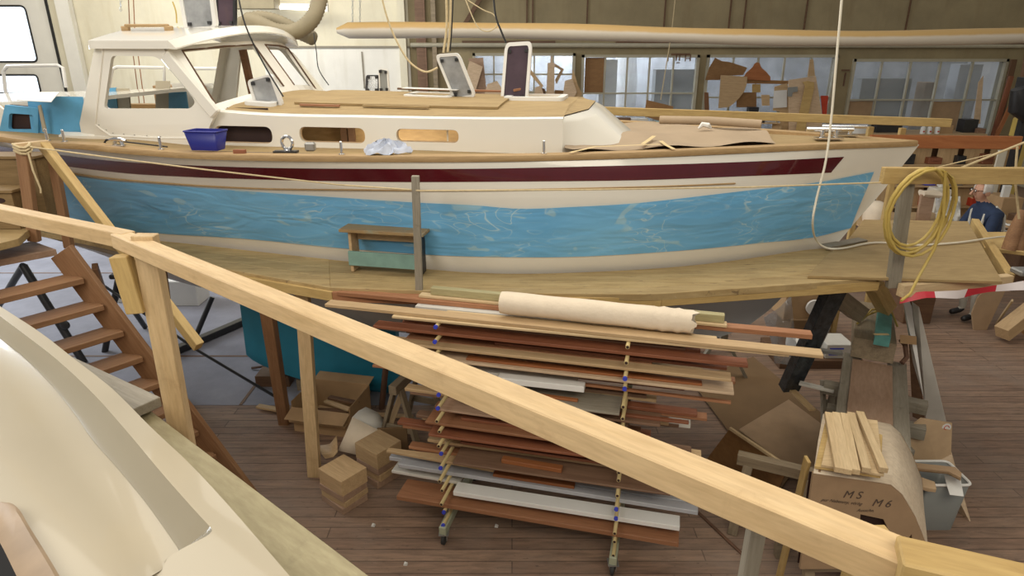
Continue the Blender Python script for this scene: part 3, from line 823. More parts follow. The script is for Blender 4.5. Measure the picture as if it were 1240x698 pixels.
# windscreen: header, sill, pillars and two panes' openings
zt2 = zr + .01
A0 = V(wp(250,139)); A1 = V(wp(196,62))
def ws(t, f):   # t across from near (0) to far (1), f up
    hb = HW*(1-2*t); ht = HT*(1-2*t)
    bowf = .20*(1-(1-2*t)**2)
    s = A0[0] + (A1[0]-A0[0])*f - bowf
    zb = A0[2] + .11*(1-(1-2*t)**2)
    z = zb + (zt2 + rz(1-2*t)*.35 - zb)*f
    return B(s, hb + (ht-hb)*f, z)
def wquad(b, t0, t1, f0, f1, n=6):
    b.grid([[ws(t0+(t1-t0)*i/n, f0), ws(t0+(t1-t0)*i/n, f1)] for i in range(n+1)])
b = MB()
wquad(b, 0, 1, .93, 1.0, 12); wquad(b, .03, .97, -.06, .10, 12)
for t0, t1 in ((0,.055), (.46,.56), (.945,1)): wquad(b, t0, t1, 0, 1, 2)
b.build('windscreen_frame', M_['gel'], yacht, solid=.03)
b = MB()
for x, y in ((205,62),(199,58)): pass
rr = [bplane(262,139,HW), bplane(200,66,HT+.02)]
b.beam(rr[0], rr[1], .09, .05, up=BN); b.build('corner_pillar', M_['gel'], yacht, bev=.01)
b = MB()
for (ta, tb) in ((.055,.46), (.56,.945)):
    b.tube([ws(ta,.10), ws(ta,.93), ws((ta+tb)/2,.93), ws(tb,.93), ws(tb,.10)], .008, 6)
b.build('window_gasket', M_['darkwood'], yacht)
# interior seen through the openings: brown console, blue-taped sides, wooden post
b = MB(); q = wp(202,118,-.3); b.box(B(q[0], -.30, 2.52), (.42,.05,.30)); b.build('console', M_['dark'], yacht)
b = MB(); q = wp(306,75,-.2); b.beam(B(q[0]-.05, -.1, 2.5), B(q[0]+.02, -.1, 3.2), .05, .05); b.build('mast_post', M_['rust'], yacht)
for x0, x1, y0, y1, h in ((128,141,107,131,-.55),(206,226,112,133,-.55)):
    p = [bplane(x0,y0,h), bplane(x1,y0-1,h), bplane(x1+3,y1,h), bplane(x0,y1,h)]; b = MB(); b.prism(p, BN*.02); b.build('taped_panel', M_['fluff'], yacht)
for x0, x1, y0, y1, h in ((141,157,107,131,-.56),(190,206,98,131,-.56)):
    p = [bplane(x0,y0,h), bplane(x1,y0,h), bplane(x1+2,y1,h), bplane(x0,y1,h)]; b = MB(); b.prism(p, BN*.02); b.build('inner_coaming', M_['gel2'], yacht)
# wooden grab handle on the roof
g0, g1 = B(wp(154,44,.6)[0], .6, zr+.055+rz(.6/hr)), B(wp(206,44,.6)[0], .6, zr+.055+rz(.6/hr))
b = MB(); b.beam(g0+V((0,0,.035)), g1+V((0,0,.035)), .035, .022)
for p in (g0, g1): b.box(p+V((0,0,.012)), (.06,.04,.04))
b.build('roof_handrail', M_['teak'], yacht, bev=.006)
# ---- aft coaming and trunk
q = wp(52,160,.86); sT = q[0]; zc = toB(bplane(70,118,.84))[2]
for sd in (1, -1):
    b = MB()
    b.grid([[B(s, (HW-.02)*sd, zdeck-.05), B(s, (HW-.08)*sd, zc+.01)] for s in (sC, sC+.45, sC+.5)], flip=sd < 0)
    b.build('cockpit_coaming', M_['fluff'] if sd > 0 else M_['gel'], yacht, bev=.0)
b = MB(); b.prism([bplane(x, y, HW+.01) for x, y in ((50,127),(57,157),(53,160),(47,128))], BN*.01); b.build('coaming_edge', M_['gel2'], yacht)
zc2 = zc + .0
b = MB()
tr = [(sC, .82), (sC+.45, .82), (sC+1.0, .76), (sC+2.2, .6)]
b.grid([[B(s, h, zc2 - .03*i) for h in (w_, w_*.5, 0, -w_*.5, -w_)] for i, (s, w_) in enumerate(tr)])
b.build('aft_deck_top', M_['gel'], yacht, solid=.03)
hol2 = rounded([wp(x, y, .91)[0::2] for x, y in ((12,156.5),(13,137),(42,139),(43,156.5))], .025)
out2 = [wp(x, y, .91)[0::2] for x, y in ((0,163),(8,127),(48,131),(48,164))]
vs, fs = panel_mesh(out2, [hol2], .03)
b = MB(); b.add([B(p[0], .91 + p[2], p[1]) for p in vs], fs); b.build('taped_window_panel', M_['fluff'], yacht)
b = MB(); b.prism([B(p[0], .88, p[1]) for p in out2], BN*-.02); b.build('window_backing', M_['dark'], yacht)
out3 = [(sT+.0, zdeck), (sT+1.6, zdeck), (sT+1.6, zc-.06), (sT+.42, zc-.03)]
b = MB(); b.prism([B(p[0], .84, p[1]) for p in out3], BN*-.02); b.build('aft_trunk_side', M_['gel'], yacht)
# ---- hatches: frame on deck + open lid
def hatch(bl, br, tl, tr, h, lid_m, frame_m, lean=0, base=None, name='hatch'):
    """lid standing open; corners given by pixels, near plane h, top leaning aft by lean (m, athwart)"""
    h = h*K
    C = [bplane(*bl, h), bplane(*br, h), bplane(*tr, h-lean), bplane(*tl, h-lean)]
    ex = (C[1]-C[0]); ey = (C[3]-C[0]); w, hgt = ex.length, ey.length; ex.normalize(); ey = (ey - ex*0).normalized()
    nz = ex.cross(ey).normalized()
    def Q(u, v, n=0): return C[0]*(1-u)*(1-v) + C[1]*u*(1-v) + C[2]*u*v + C[3]*(1-u)*v + nz*n
    rnd = rounded([(0,0),(1,0),(1,1),(0,1)], .16, 5)
    inn = rounded([(.11,.06),(.89,.06),(.89,.94),(.11,.94)], .10, 5)
    vs, fs = panel_mesh(rnd, [inn], 1)
    b = MB(); b.add([Q(p[0], p[1], p[2]*.035) for p in vs], fs); fr = b.build(name+'_lid', frame_m, yacht)
    b = MB(); b.prism([Q(u, v, -.008) for u, v in inn], nz*.016); b.build('lid_pane', lid_m, fr)
    for u in (.2, .8):
        for v in (.14, .86): b = MB(); b.box(Q(u, v, .018), (.024,.024,.024)); b.build('hinge' if v < .5 else 'latch', M_['black'], fr)
    return fr
hatch((606,128),(639,128),(612,52),(645,50), -.05, M_['tint'], M_['white'], .05)
hatch((550,122),(577,117),(527,66),(556,64), .1, M_['plasticsheet'], M_['white'], -.02)
hatch((312,135),(344,129),(300,97),(330,89), .72, M_['plasticsheet'], M_['white'], -.02)
hatch((225,37),(264,34),(216,-14),(258,-16), .45, M_['plasticsheet'], M_['white'], 0)
hatch((262,35),(286,34),(262,-14),(286,-14), -.35, M_['tint'], M_['black'], 0)
hatch((460,113),(472,112),(459,82),(470,84), -.75, M_['grey'], M_['white'], .02)
hatch((443,112),(460,112),(444,91),(460,91), -.9, M_['clear'], M_['black'], .02)
def hatch_base(px, py, h, ls, lh, z_off, name='hatch_frame'):
    h = h*K; s, _, z = toB(bplane(px, py, h)); m = MB()
    rnd = rounded([(-ls/2,-lh/2),(ls/2,-lh/2),(ls/2,lh/2),(-ls/2,lh/2)], .05); inn = rounded([(-ls/2+.05,-lh/2+.05),(ls/2-.05,-lh/2+.05),(ls/2-.05,lh/2-.05),(-ls/2+.05,lh/2-.05)], .04)
    vs, fs = panel_mesh(rnd, [inn], .05)
    m.add([B(s+p[0], h+p[1], roofline(min(max(s+p[0],s_fwd),s_aft), h+p[1]) + .016 + p[2]*.6) for p in vs], fs); o = m.build(name, M_['white'], yacht)
hatch_base(650, 127, -.1, .48, .45, 0)
hatch_base(524, 121, .05, .40, .36, 0)
hatch_base(320, 133, .72, .26, .16, 0)
# ---- deck fittings
def sheer_pt(px, inb=.05):
    best = min(caps, key=lambda s: abs(proj(B(s, H(s, f_sheer(s)), f_sheer(s)))[0]-px)); return B(best, H(best, f_sheer(best))-inb, f_sheer(best)+.035)
def cleat(p, L, ht, name='cleat'):
    b = MB()
    for sgn in (-1, 1): b.tube([p + BA*sgn*L*.22, p + BA*sgn*L*.18 + V((0,0,ht))], [.016,.011], 8)
    b.tube([p - BA*L*.5 + V((0,0,ht)), p - BA*L*.2 + V((0,0,ht+.006)), p + BA*L*.2 + V((0,0,ht+.006)), p + BA*L*.5 + V((0,0,ht))], [.008,.014,.014,.008], 8)
    b.box(p + V((0,0,.004)), (L*.6,.05,.008)); return b.build(name, M_['chrome'], yacht, smooth=True)
cleat(sheer_pt(140), .13, .04)
for px in (47, 66, 199, 406, 663):
    p = sheer_pt(px); b = MB(); b.lathe(p, [(.022,0),(.022,.006),(.010,.010),(.010,.085),(.004,.09)], 10); b.build('stanchion_socket', M_['chrome'], yacht, smooth=True)
# mooring bollards at the bow: two crossbars on uprights
for px, off in ((1000, .02), (1018, .20)):
    s = min(caps, key=lambda s: abs(proj(B(s, 0, 2.55))[0]-px)); hh = .12 if off < .1 else -.10
    p = B(s, hh, f_sheer(s)+.045)
    b = MB(); L = .22
    for sg in (-1, 1): b.tube([p + BA*sg*.05, p + BA*sg*.045 + V((0,0,.07))], .017, 10)
    b.tube([p - BA*L*.75 + V((0,0,.072)), p + BA*L*.75 + V((0,0,.066))], .017, 10); b.box(p+V((0,0,.003)), (.2,.07,.012))
    b.build('mooring_bollard', M_['chrome'], yacht, smooth=True)
# fairlead and small block by the middle windows
p = sheer_pt(344, .16)
b = MB(); b.tube([p + V((0,0,.06)) + BA*.04*math.cos(a) + V((0,0,.045*math.sin(a))) for a in [k*math.pi/6 for k in range(12)]], .011, 8, closed=True); b.lathe(p, [(.025,0),(.02,.02),(.012,.03)], 10); b.build('ring_fairlead', M_['chrome'], yacht, smooth=True)
p = sheer_pt(363, .2); b = MB(); b.box(p+V((0,0,.03)), (.07,.05,.06)); b.build('jammer', M_['steel'], yacht, bev=.01)
p = sheer_pt(341, .13); b = MB(); b.box(p+V((0,0,.004)), (.16,.06,.016)); b.build('fairlead_base', M_['black'], yacht)
p = sheer_pt(281, .05); b = MB(); b.box(p+V((0,0,.012)), (.08,.03,.025)); b.build('rail_block', M_['maho'], yacht)
b = MB(); p, q = sheer_pt(110, .12), sheer_pt(190, .12); b.tube([p+V((0,0,.02)), q+V((0,0,.01))], .006, 6); b.tube([p+V((0,0,.02)), p+V((-.02,0,.0)), p+V((0,0,-.02))], .008, 6); b.build('deck_hook', M_['black'], yacht)
b = MB(); p, q = sheer_pt(205, .16), sheer_pt(420, .16); b.tube([p+V((0,0,-.02)), q+V((0,0,-.02))], .007, 6); b.build('genoa_track', M_['black'], yacht)
# white tubular stern rails on the far side
hf = -1.0
for pts in (((8,124),(4,86),(9,80),(70,79),(76,82),(80,106)), ((131,112),(136,84),(142,81),(199,82),(199,104)), ((205,83),(268,83),(274,88),(279,118)), ((258,116),(262,104),(268,104),(272,118))):
    b = MB(); b.tube([bplane(x, y, hf) for x, y in pts], .018, 8); b.build('stern_rail', M_['white'], yacht, smooth=True)

# added fill lights, no lamp seen; they brighten the cabin behind its windows
cl = bpy.data.lights.new('cabin_fill', 'AREA'); cl.size = .5; cl.energy = 5; cl.color = (1, .9, .7)
co = bpy.data.objects.new('cabin_fill', cl); col.objects.link(co); co.location = B(3.9, .70, 2.28); co.rotation_euler = (BN*-1 + V((0,0,.5))).to_track_quat('-Z', 'Y').to_euler()
cl2 = bpy.data.lights.new('cabin_fill', 'AREA'); cl2.size = .5; cl2.energy = 3; cl2.color = (1, .9, .7)
co2 = bpy.data.objects.new('cabin_fill', cl2); col.objects.link(co2); co2.location = B(3.1, .70, 2.28); co2.rotation_euler = co.rotation_euler
# ================================================================== WALKWAY ROUND THE YACHT
ZP = 1.72
def hull_edge(px):       # where the topside meets walkway height, near side
    for k in range(2000):
        s = .3 + k*.005; p = B(s, H(s, ZP), ZP)
        if proj(p)[0] <= px: return p
    return p
walk = thing('scaffold_walkway', 'stained plank walkway beside the yacht, carried on brown wooden posts', 'walkway', at(500, 350, Z=ZP))
front_px = [(-60,262),(100,290),(250,322),(400,348.5)]
fa = [at(x, y, Z=ZP) for x, y in front_px]; fb_ = [at(x, y, Z=ZP) for x, y in ((400,348.5),(560,354),(700,356),(790,356.5),(930,347),(1062,337))]
def strip(pts_f, pts_b, z, t, name, mat, parent):
    b = MB(); n = len(pts_f)
    for i in range(n-1):
        q = [pts_f[i], pts_f[i+1], pts_b[i+1], pts_b[i]]
        b.hexa([V((p.x, p.y, z-t)) for p in q] + [V((p.x, p.y, z)) for p in q])
    return b.build(name, mat, parent, bev=.003)
def resample(P, n):
    L = [0]
    for a, c in zip(P, P[1:]): L.append(L[-1]+(c-a).length)
    out = []
    for k in range(n+1):
        d = L[-1]*k/n; i = max(0, min(len(P)-2, int(np.searchsorted(L, d))-1)); t = (d-L[i])/(L[i+1]-L[i]); out.append(P[i].lerp(P[i+1], t))
    return out
def run(P, nb, t):
    front = resample(P, 26); back = []
    for p in front:
        px = proj(p)[0]
        q = hull_edge(px) if px < 1005 else None
        if q is None or q.y < p.y + .03:
            q = at(px+3, 304, Z=ZP) if px > 900 else p + V((0,.3,0))
        back.append(q - V((0,.035,0)))
    for i in range(nb):
        t0, t1 = i/nb+.004, (i+1)/nb-.004
        strip([a.lerp(c, t0) for a, c in zip(front, back)], [a.lerp(c, t1) for a, c in zip(front, back)], ZP - .0015*i, t, 'deck_board', M_['deckply'], walk)
run(fa, 3, .045); run(fb_, 4, .05)
# edge boards nailed on the front of the walkway
for p0, p1, c in (((215,325),(404,358),'pine_y'),((404,358),(640,366),'maho_l'),((640,366),(800,364),'pine_y'),((800,364),(1062,345),'pine_y')):
    a, b_ = at(*p0, Z=ZP-.06), at(*p1, Z=ZP-.06); board('edge_board', a+V((0,-.012,-.0)), b_+V((0,-.012,0)), .03, .07, M_[c], walk)
board('edge_board', at(60,284,Z=ZP-.06), at(215,325,Z=ZP-.06), .03, .06, M_['oldwood'], walk)
# carrying posts
def post_to(px0, py0, px1, py1, ztop, w, t, mat, name='post', parent=walk, zbase=0):
    base = at(px1, py1, Z=zbase); d = base.y; top = at(px0, py0, Y=d)
    if ztop: top.z = ztop
    return board(name, base, top, w, t, M_[mat], parent, up=(0,1,0))
def strut(px0, py0, px1, py1):
    return board('post', at(px1, py1, Z=0), at(px0, py0, Z=ZP-.06), .09, .09, M_['brownwood'], walk, up=(0,1,0))
post_to(366,345,381,576, ZP-.05, .095, .07, 'pine')
strut(318,338,345,512)
strut(190,312,214,483)
board('cross_beam', at(300,333,Z=ZP-.10)+V((-.1,.1,0)), at(300,333,Z=ZP-.10)+V((-.03,.14,0)), .08, .1, M_['darkwood'], walk)
for x, y in ((600,356),(900,350)):
    p = at(x, y, Z=ZP-.1); board('cross_beam', p+V((0,.05,0)), p+V((0,.26,0)), .08, .08, M_['oldwood'], walk)
# end platform sheets beyond the bow
ef = thing('bow_platform', 'tan plywood platform sheet in front of the yacht bow', 'platform', at(1100,310,Z=ZP))
q = [at(x,y,Z=ZP+.022) for x, y in ((978,334),(1214,341),(1172,268),(1046,266),(1022,296),(1004,306))]
b = MB(); b.prism(q, (0,0,-.02)); b.build('plywood_sheet', M_['ply'], ef, bev=.002)
board('front_beam', at(1090,352,Z=ZP-.05), at(1222,340,Z=ZP-.05), .06, .09, M_['palewood'], ef)
board('side_beam', at(1222,338,Z=ZP-.05), at(1180,270,Z=ZP-.05), .06, .08, M_['pine_y'], ef)
q = [at(1192,300,Z=ZP-.05), at(1300,312,Z=ZP-.05), at(1290,281,Z=ZP-.05), at(1184,281,Z=ZP-.05)]
b = MB(); b.hexa([p-V((0,0,.03)) for p in q]+q); tag(b.build('plank_deck', M_['pine_y'], bev=.002), 'pale plank decking to the right of the plywood bow platform', 'decking')
o = board('fallen_board', at(1000,268+30,Z=ZP+.035), at(1045,290,Z=ZP+.03), .09, .012, M_['greywood'])
tag(o, 'short dark board lying on the platform under the yacht stem', 'board')

# upright at the walkway edge with the cord, step stool
p0 = at(508,349,Z=ZP); p0.y -= .015; p1 = at(503,213,Y=p0.y)
edge_post = board('edge_upright', V((p0.x,p0.y-.01,ZP-.12)), p1, .048, .04, M_['greywood'], None, up=(0,1,0), label='weathered grey upright at the walkway edge, cord tied round it', cat='post')
def step_stool():
    L0, R0 = at(425,329,Z=ZP+.002), at(510,335,Z=ZP+.002)
    r = thing('step_stool', 'worn wooden step stool with pale teal front board, on the walkway', 'stool', (L0+R0)/2)
    ex = (R0-L0).normalized(); ey = V((0,0,1)).cross(ex); w = (R0-L0).length; hgt = .30; dp = .12
    R = Matrix((ex, ey, V((0,0,1)))).transposed()
    def C(x, y, z): return L0 + ex*x + ey*y + V((0,0,z))
    b = MB(); b.box(C(.012, dp/2, hgt/2), (.022, dp, hgt), R); b.build('side_board', M_['beige'], r, bev=.002)
    b = MB(); b.box(C(w-.012, dp/2, hgt/2), (.022, dp, hgt), R); b.build('side_board', M_['black'], r, bev=.002)['label'] = 'dark painted side board'
    b = MB(); b.box(C(w/2, dp/2-.02, hgt+.012), (w+.09, dp+.05, .022), R); b.build('tread', wood('stool_top', (.42,.29,.14), (.30,.19,.08), jit=0, stain=.9, stain_c=(.25,.32,.26)), r, bev=.003)
    b = MB(); b.box(C(w/2, -.009, .105), (w+.005, .018, .105), R); b.build('front_board', M_['teal_l'], r, bev=.002)['label'] = 'pale teal front board'
    b = MB(); b.box(C(w/2, dp-.015, hgt-.045), (w-.05, .018, .08), R); b.build('back_rail', M_['beige'], r, bev=.002)
step_stool()
# ------------------------------------------------ left end: step boxes, stairs, posts
ZB = 2.062
def step_box():
    r = thing('step_box', 'brown two-step wooden block on the walkway behind the stair post', 'steps', at(40,275,Z=ZB))
    # taller rear box, its right side faces the viewer
    def box_px(x0, x1, ytop, ybot, depth, m, name):
        a = at(x0, ybot, Z=ZB); c = at(x1, ybot, Z=ZB); c.y = a.y
        ztop = at((x0+x1)/2, ytop, Y=a.y).z
        b = MB(); w = c.x-a.x; hh = ztop-ZB; t = .02
        b.box((a.x+t/2, a.y+depth/2, ZB+hh/2), (t, depth, hh)); b.box((c.x-t/2, a.y+depth/2, ZB+hh/2), (t, depth, hh))
        b.box(((a.x+c.x)/2, a.y+depth-t/2, ZB+hh/2), (w, t, hh))
        o = b.build(name, m, r, bev=.002)
        b = MB(); b.box(((a.x+c.x)/2, a.y+depth/2-.01, ztop+.01), (w+.04, depth+.05, .02)); b.build('tread', M_['boxwood'], r, bev=.003)
        return a, c, ztop
    a, c, z = box_px(2, 62, 192, 269, .16, M_['boxwood'], 'rear_box')
    b = MB(); b.box((c.x-.15, a.y-.008, ZB+(z-ZB)/2), (.30, .016, z-ZB)); b.build('front_panel', M_['boxwood'], r, bev=.002)
    a, c, z = box_px(-30, 27, 233, 277, .14, M_['boxwood'], 'front_box')
    b = MB(); b.box((c.x-.10, a.y-.008, ZB+(z-ZB)/2), (.2, .016, z-ZB)); b.build('front_panel', M_['boxwood'], r, bev=.002)
    b = MB(); b.prism([V((c.x-.10+.05*math.cos(t), a.y-.018, ZB+.2+.02*math.sin(t))) for t in [k*math.pi/5 for k in range(10)]], (0,.004,0)); b.build('grip_hole', M_['dark'], r)
step_box()
st_ = thing('stair_flight', 'brown open-riser stair leading down from the walkway, left of the pine post', 'stairs', at(140,440,Z=1.2))
TR = [((95,337),(-10,362),1.72),((118,368),(-10,402),1.53),((143,399),(40,431),1.34),((166,431),(90,457),1.15)]
Rt = [at(*a, Z=z) for a, _, z in TR]; Lt = [at(*c, Z=z) for _, c, z in TR]
dirt = sum(((l-r).normalized() for l, r in zip(Lt, Rt)), V()).normalized(); stp = (Rt[3]-Rt[0])/3
fwd = V((stp.x, stp.y, 0)).normalized()
dirt = V((dirt.x, dirt.y, 0)).normalized()
for i in range(-1, 8):
    r_ = Rt[0] + stp*i
    if r_.z < .15: break
    if i == -1:
        continue
    board('tread', r_, r_ + dirt*.62, .19, .04, M_['brownwood'], st_)
top_ = Rt[0] - stp*1.0; nb = int((Rt[0].z-.02)/(-stp.z))
bot_ = Rt[0] + stp*((Rt[0].z-.02)/(-stp.z))
for off in (0, .62):
    a = top_ + dirt*off + fwd*.03; c = bot_ + dirt*off + fwd*.03
    board('stringer', a, c, .04, .20, M_['brownwood'], st_, up=-dirt.cross(stp).cross(dirt) if False else (0,0,1))
# diagonal brace behind the treads
board('brace', at(45,345,Z=1.3)+V((.2,.5,0)), at(126,431,Z=.3)+V((0,.3,0)), .05, .09, M_['brownwood'], st_)
# landing
lq = [at(-60,326,Z=1.90), at(68,302,Z=1.90), at(40,292,Z=1.90), at(-60,312,Z=1.90)]
b = MB(); b.hexa([p-V((0,0,.045)) for p in lq]+lq); b.build('landing', M_['ply_pink'], st_, bev=.003)
lq = [at(-60,309,Z=2.06), at(22,289,Z=2.06), at(44,270,Z=2.06), at(-60,268,Z=2.06)]
b = MB(); b.hexa([p-V((0,0,.05)) for p in lq]+lq); tag(b.build('landing_board', M_['ply'], bev=.003), 'tan landing board at the head of the brown stair', 'board')
# stair posts and handrail
def upright(px, ptop, pbot, zb, w, t, mat, parent, name):
    base = at(px[1], pbot, Z=zb); top = at(px[0], ptop, Y=base.y)
    return board(name, base, top, w, t, M_[mat], parent, up=(0,1,0)), base, top
o, pb1, pt1 = upright((27,42), 178, 292, 1.97, .07, .05, 'brownwood', st_, 'handrail_post')
o, pb2, pt2 = upright((63,84), 186, 300, 1.87, .055, .05, 'brownwood', st_, 'handrail_post')
hr0 = at(53,176,Y=pb2.y-.04); hr1 = at(241,420,Z=.9)
# keep the handrail in the vertical plane of its stringer
hr1 = at(241, 420, Y=pb2.y - .75)
board('handrail', hr0, hr1, .055, .07, M_['pine_y'], st_)
board('top_bar', pt1+V((-.05,0,.0)), hr0+V((.02,.02,.01)), .05, .045, M_['palewood'], st_)
# lashing on the post
b = MB()
for k in range(3): b.tube([pt1+V((.045*math.cos(a), -.0+.05*math.sin(a), -.03+.02*k+.012*math.sin(2*a))) for a in [j*math.pi/5 for j in range(10)]], .009, 6, closed=True)
b.tube([pt1+V((.05,-.03,-.03)), pt1+V((.06,-.04,-.15)), pt1+V((.08,-.04,-.27)), pt1+V((.075,-.04,-.30))], .006, 6)
tag(b.build('rope_lashing', M_['rope'], smooth=True), 'rope lashing with hanging tail round the stair post top', 'rope')
# cord along the walkway
def offhull(px, py):
    s, z = hit(px, py); return B(s, H(s, z)+.11, z)
cpts = [pt1+V((.05,.0,-.0)), offhull(180,192), offhull(260,202), offhull(340,211), offhull(420,220), V((p1.x-.03, p1.y-.0, at(505,230,Y=p1.y).z)), V((p1.x+.03, p1.y-.03, at(505,230,Y=p1.y).z)), at(700,230,Y=p1.y-.05), at(900,227,Y=p1.y-.1), at(1072,221,Y=4.25)]
b = MB(); b.tube(cpts, .006, 6); tag(b.build('safety_rope', M_['rope'], smooth=True), 'thin beige guard cord strung along the walkway past the yacht hull', 'cord')

# ------------------------------------------------ right end: beam, post, coil, tape
Yb = 4.25
pb = at(1081,348,Z=ZP-.05); pt = at(1098,222,Y=pb.y)
rp = thing('platform_barrier', 'yellowish barrier beam on a grey post at the bow platform corner', 'barrier', pb)
board('post', pb, pt, .085, .05, M_['greywood'], rp, up=(0,1,0))
zb = (at(1100,203,Y=pb.y-.06).z + at(1100,222,Y=pb.y-.06).z)/2
xa = at(1068,212,Y=pb.y-.06).x
board('barrier_beam', V((xa, pb.y-.06, zb)), V((4.6, pb.y-.06, zb-.005)), .05, .105, M_['pine_y'], rp)
b = MB()
c0 = at(1102,251,Y=pb.y-.06); rng = random.Random(3)
ptsc = []
for k in range(5*20):
    a = math.pi/2 + 2*math.pi*k/20; lap = k//20
    rx = .185 + .022*math.sin(lap*2.1); rz_ = .275 + .018*math.cos(lap*1.7)
    off = V((.02*math.sin(lap*1.9), -.055 - .011*lap - .05*max(0, math.sin(a)), .0))
    ptsc.append(c0 + V((rx*math.cos(a), 0, rz_*math.sin(a))) + off + V((0,0,.275-rz_)))
ptsc += [c0+V((.17,-.10,-.05)), c0+V((.15,-.11,-.25)), c0+V((.08,-.13,-.42)), c0+V((-.0,-.2,-.53)), c0+V((-.08,-.25,-.56))]
b.tube(ptsc, .0095, 8); tag(b.build('hose_coil', M_['hose'], smooth=True), 'coil of yellow hose hung over the barrier beam', 'hose')
b = MB()
k0 = at(1240,175,Y=pb.y+.3)
b.tube([at(1090,207,Y=pb.y), at(1160,205,Y=pb.y+.05), at(1242,172,Y=pb.y+.2)], .008, 6); b.tube([at(1130,204,Y=pb.y+.02), at(1200,187,Y=pb.y+.1)], .004, 6)
b.tube([at(1232,178,Y=pb.y+.25), at(1229,215,Y=pb.y+.25), at(1234,265,Y=pb.y+.25)], .008, 6)
tag(b.build('mooring_rope', M_['rope'], smooth=True), 'beige rope running up to the right from the barrier beam', 'rope')
def leaf_strip(pts, w, name, mats, label, cat, seglen=.13, twist=.5):
    P = [V(p) for p in pts]; b = MB(); acc = 0; prev = None
    n = 60; tot = sum((P[i+1]-P[i]).length for i in range(len(P)-1))
    def pos(t):
        d = t*tot
        for i in range(len(P)-1):
            l = (P[i+1]-P[i]).length
            if d <= l or i == len(P)-2: return P[i].lerp(P[i+1], min(1, d/l))
            d -= l
    rows = []
    for k in range(n+1):
        t = k/n; p = pos(t); a = twist*math.sin(t*9)+.2
        u = V((0, math.sin(a), math.cos(a)))*w/2*(1-.35*abs(math.sin(t*7)))
        rows.append([p-u, p+u])
    for k in range(n):
        m = int(k/n*tot/seglen) % 2
        b.grid([rows[k], rows[k+1]], m=m)
    return tag(b.build(name, mats, smooth=True), label, cat)
tp = [at(1090,362,Y=pb.y-.06), at(1120,357,Y=pb.y-.1), at(1160,357,Y=pb.y-.12), at(1200,350,Y=pb.y-.12), at(1260,344,Y=pb.y-.1)]
leaf_strip(tp, .07, 'barrier_tape', [plain('tape_red', (.55,.03,.05), .4, var=.1), plain('tape_white', (.75,.68,.68), .4, var=.05)], 'twisted red and white barrier tape below the bow platform', 'tape', .2)
# white cable from above down to the platform
b = MB(); wp_ = [at(1021,-20,Y=4.7), at(1014,60,Y=4.7), at(1007,140,Y=4.7), at(1000,195,Y=4.66), at(989,240,Y=4.63), at(984,270,Y=4.62), at(988,290,Z=ZP+.12), at(1000,300,Z=ZP+.04), at(1020,301,Z=ZP+.034), at(1060,294,Z=ZP+.034), at(1110,297,Z=ZP+.034), at(1160,294,Z=ZP+.034), at(1196,289,Z=ZP+.034), at(1215,287,Z=ZP+.008), at(1240,287,Z=ZP+.006)]
def smooth_pts(P, n=6):
    P = [V(p) for p in P]; out = []
    for i in range(len(P)-1):
        a = P[max(0,i-1)]; p, q = P[i], P[i+1]; d = P[min(len(P)-1,i+2)]
        for k in range(n):
            t = k/n; out.append(.5*((2*p)+(q-a)*t+(2*a-5*p+4*q-d)*t*t+(3*p-a-3*q+d)*t**3))
    return out + [P[-1]]
b.tube(smooth_pts(wp_), .008, 6); tag(b.build('white_cable', M_['cable'], smooth=True), 'white cable hanging in front of the bow and lying across the platform', 'cable')

# ------------------------------------------------ near railing
rail = thing('guard_rail', 'long pale pine railing crossing the view in front of the lumber rack', 'railing', at(205,500,Z=1.82))
ZR = 2.535
a0, a1 = at(-40,249,Z=ZR), at(157,291,Z=ZR)
board('top_rail', a0, a1, .06, .062, M_['pine'], rail)
r0, r1 = at(146,290,Z=ZR), at(1092,686,Z=ZR)
board('top_rail', r0, r1, .068, .058, M_['pine'], rail)
q0, q1 = at(1085,684,Z=ZR+.02), at(1330,742,Z=ZR+.02)
board('top_rail', q0, q1, .066, .058, M_['pine_y'], rail)
pbase = at(203,500,Z=1.82); ptop = at(168,300,Y=pbase.y); ptop.z = ZR-.03
board('post', V((pbase.x+.01, pbase.y+.03, .9)), V((ptop.x+.015, pbase.y+.03, ZR+.045)), .085, .05, M_['pine'], rail, up=(0,1,0))
pk = V((pbase.x-.085, pbase.y+.0, 0))
board('post_block', V((pk.x+.045, pk.y+.01, 2.27)), V((pk.x+.025, pk.y+.01, ZR-.032)), .07, .05, M_['pine_y'], rail, up=(0,1,0))
pc = at(1080,668,Z=ZR-.02); board('post', V((pc.x+.02, pc.y+.075, 1.9)), V((pc.x+.02, pc.y+.075, at(1083,648,Y=pc.y+.075).z)), .06, .055, M_['pine_y'], rail, up=(0,1,0))
pc2 = at(935,640,Z=ZR-.06); board('post', V((pc2.x, pc2.y+.10, 1.2)), V((pc2.x+.01, pc2.y+.08, ZR-.08)), .03, .03, M_['greywood'], rail, up=(0,1,0))
for px, py in ((226,361),(449,449),(535,470),(940,665),(1065,676)):
    pass
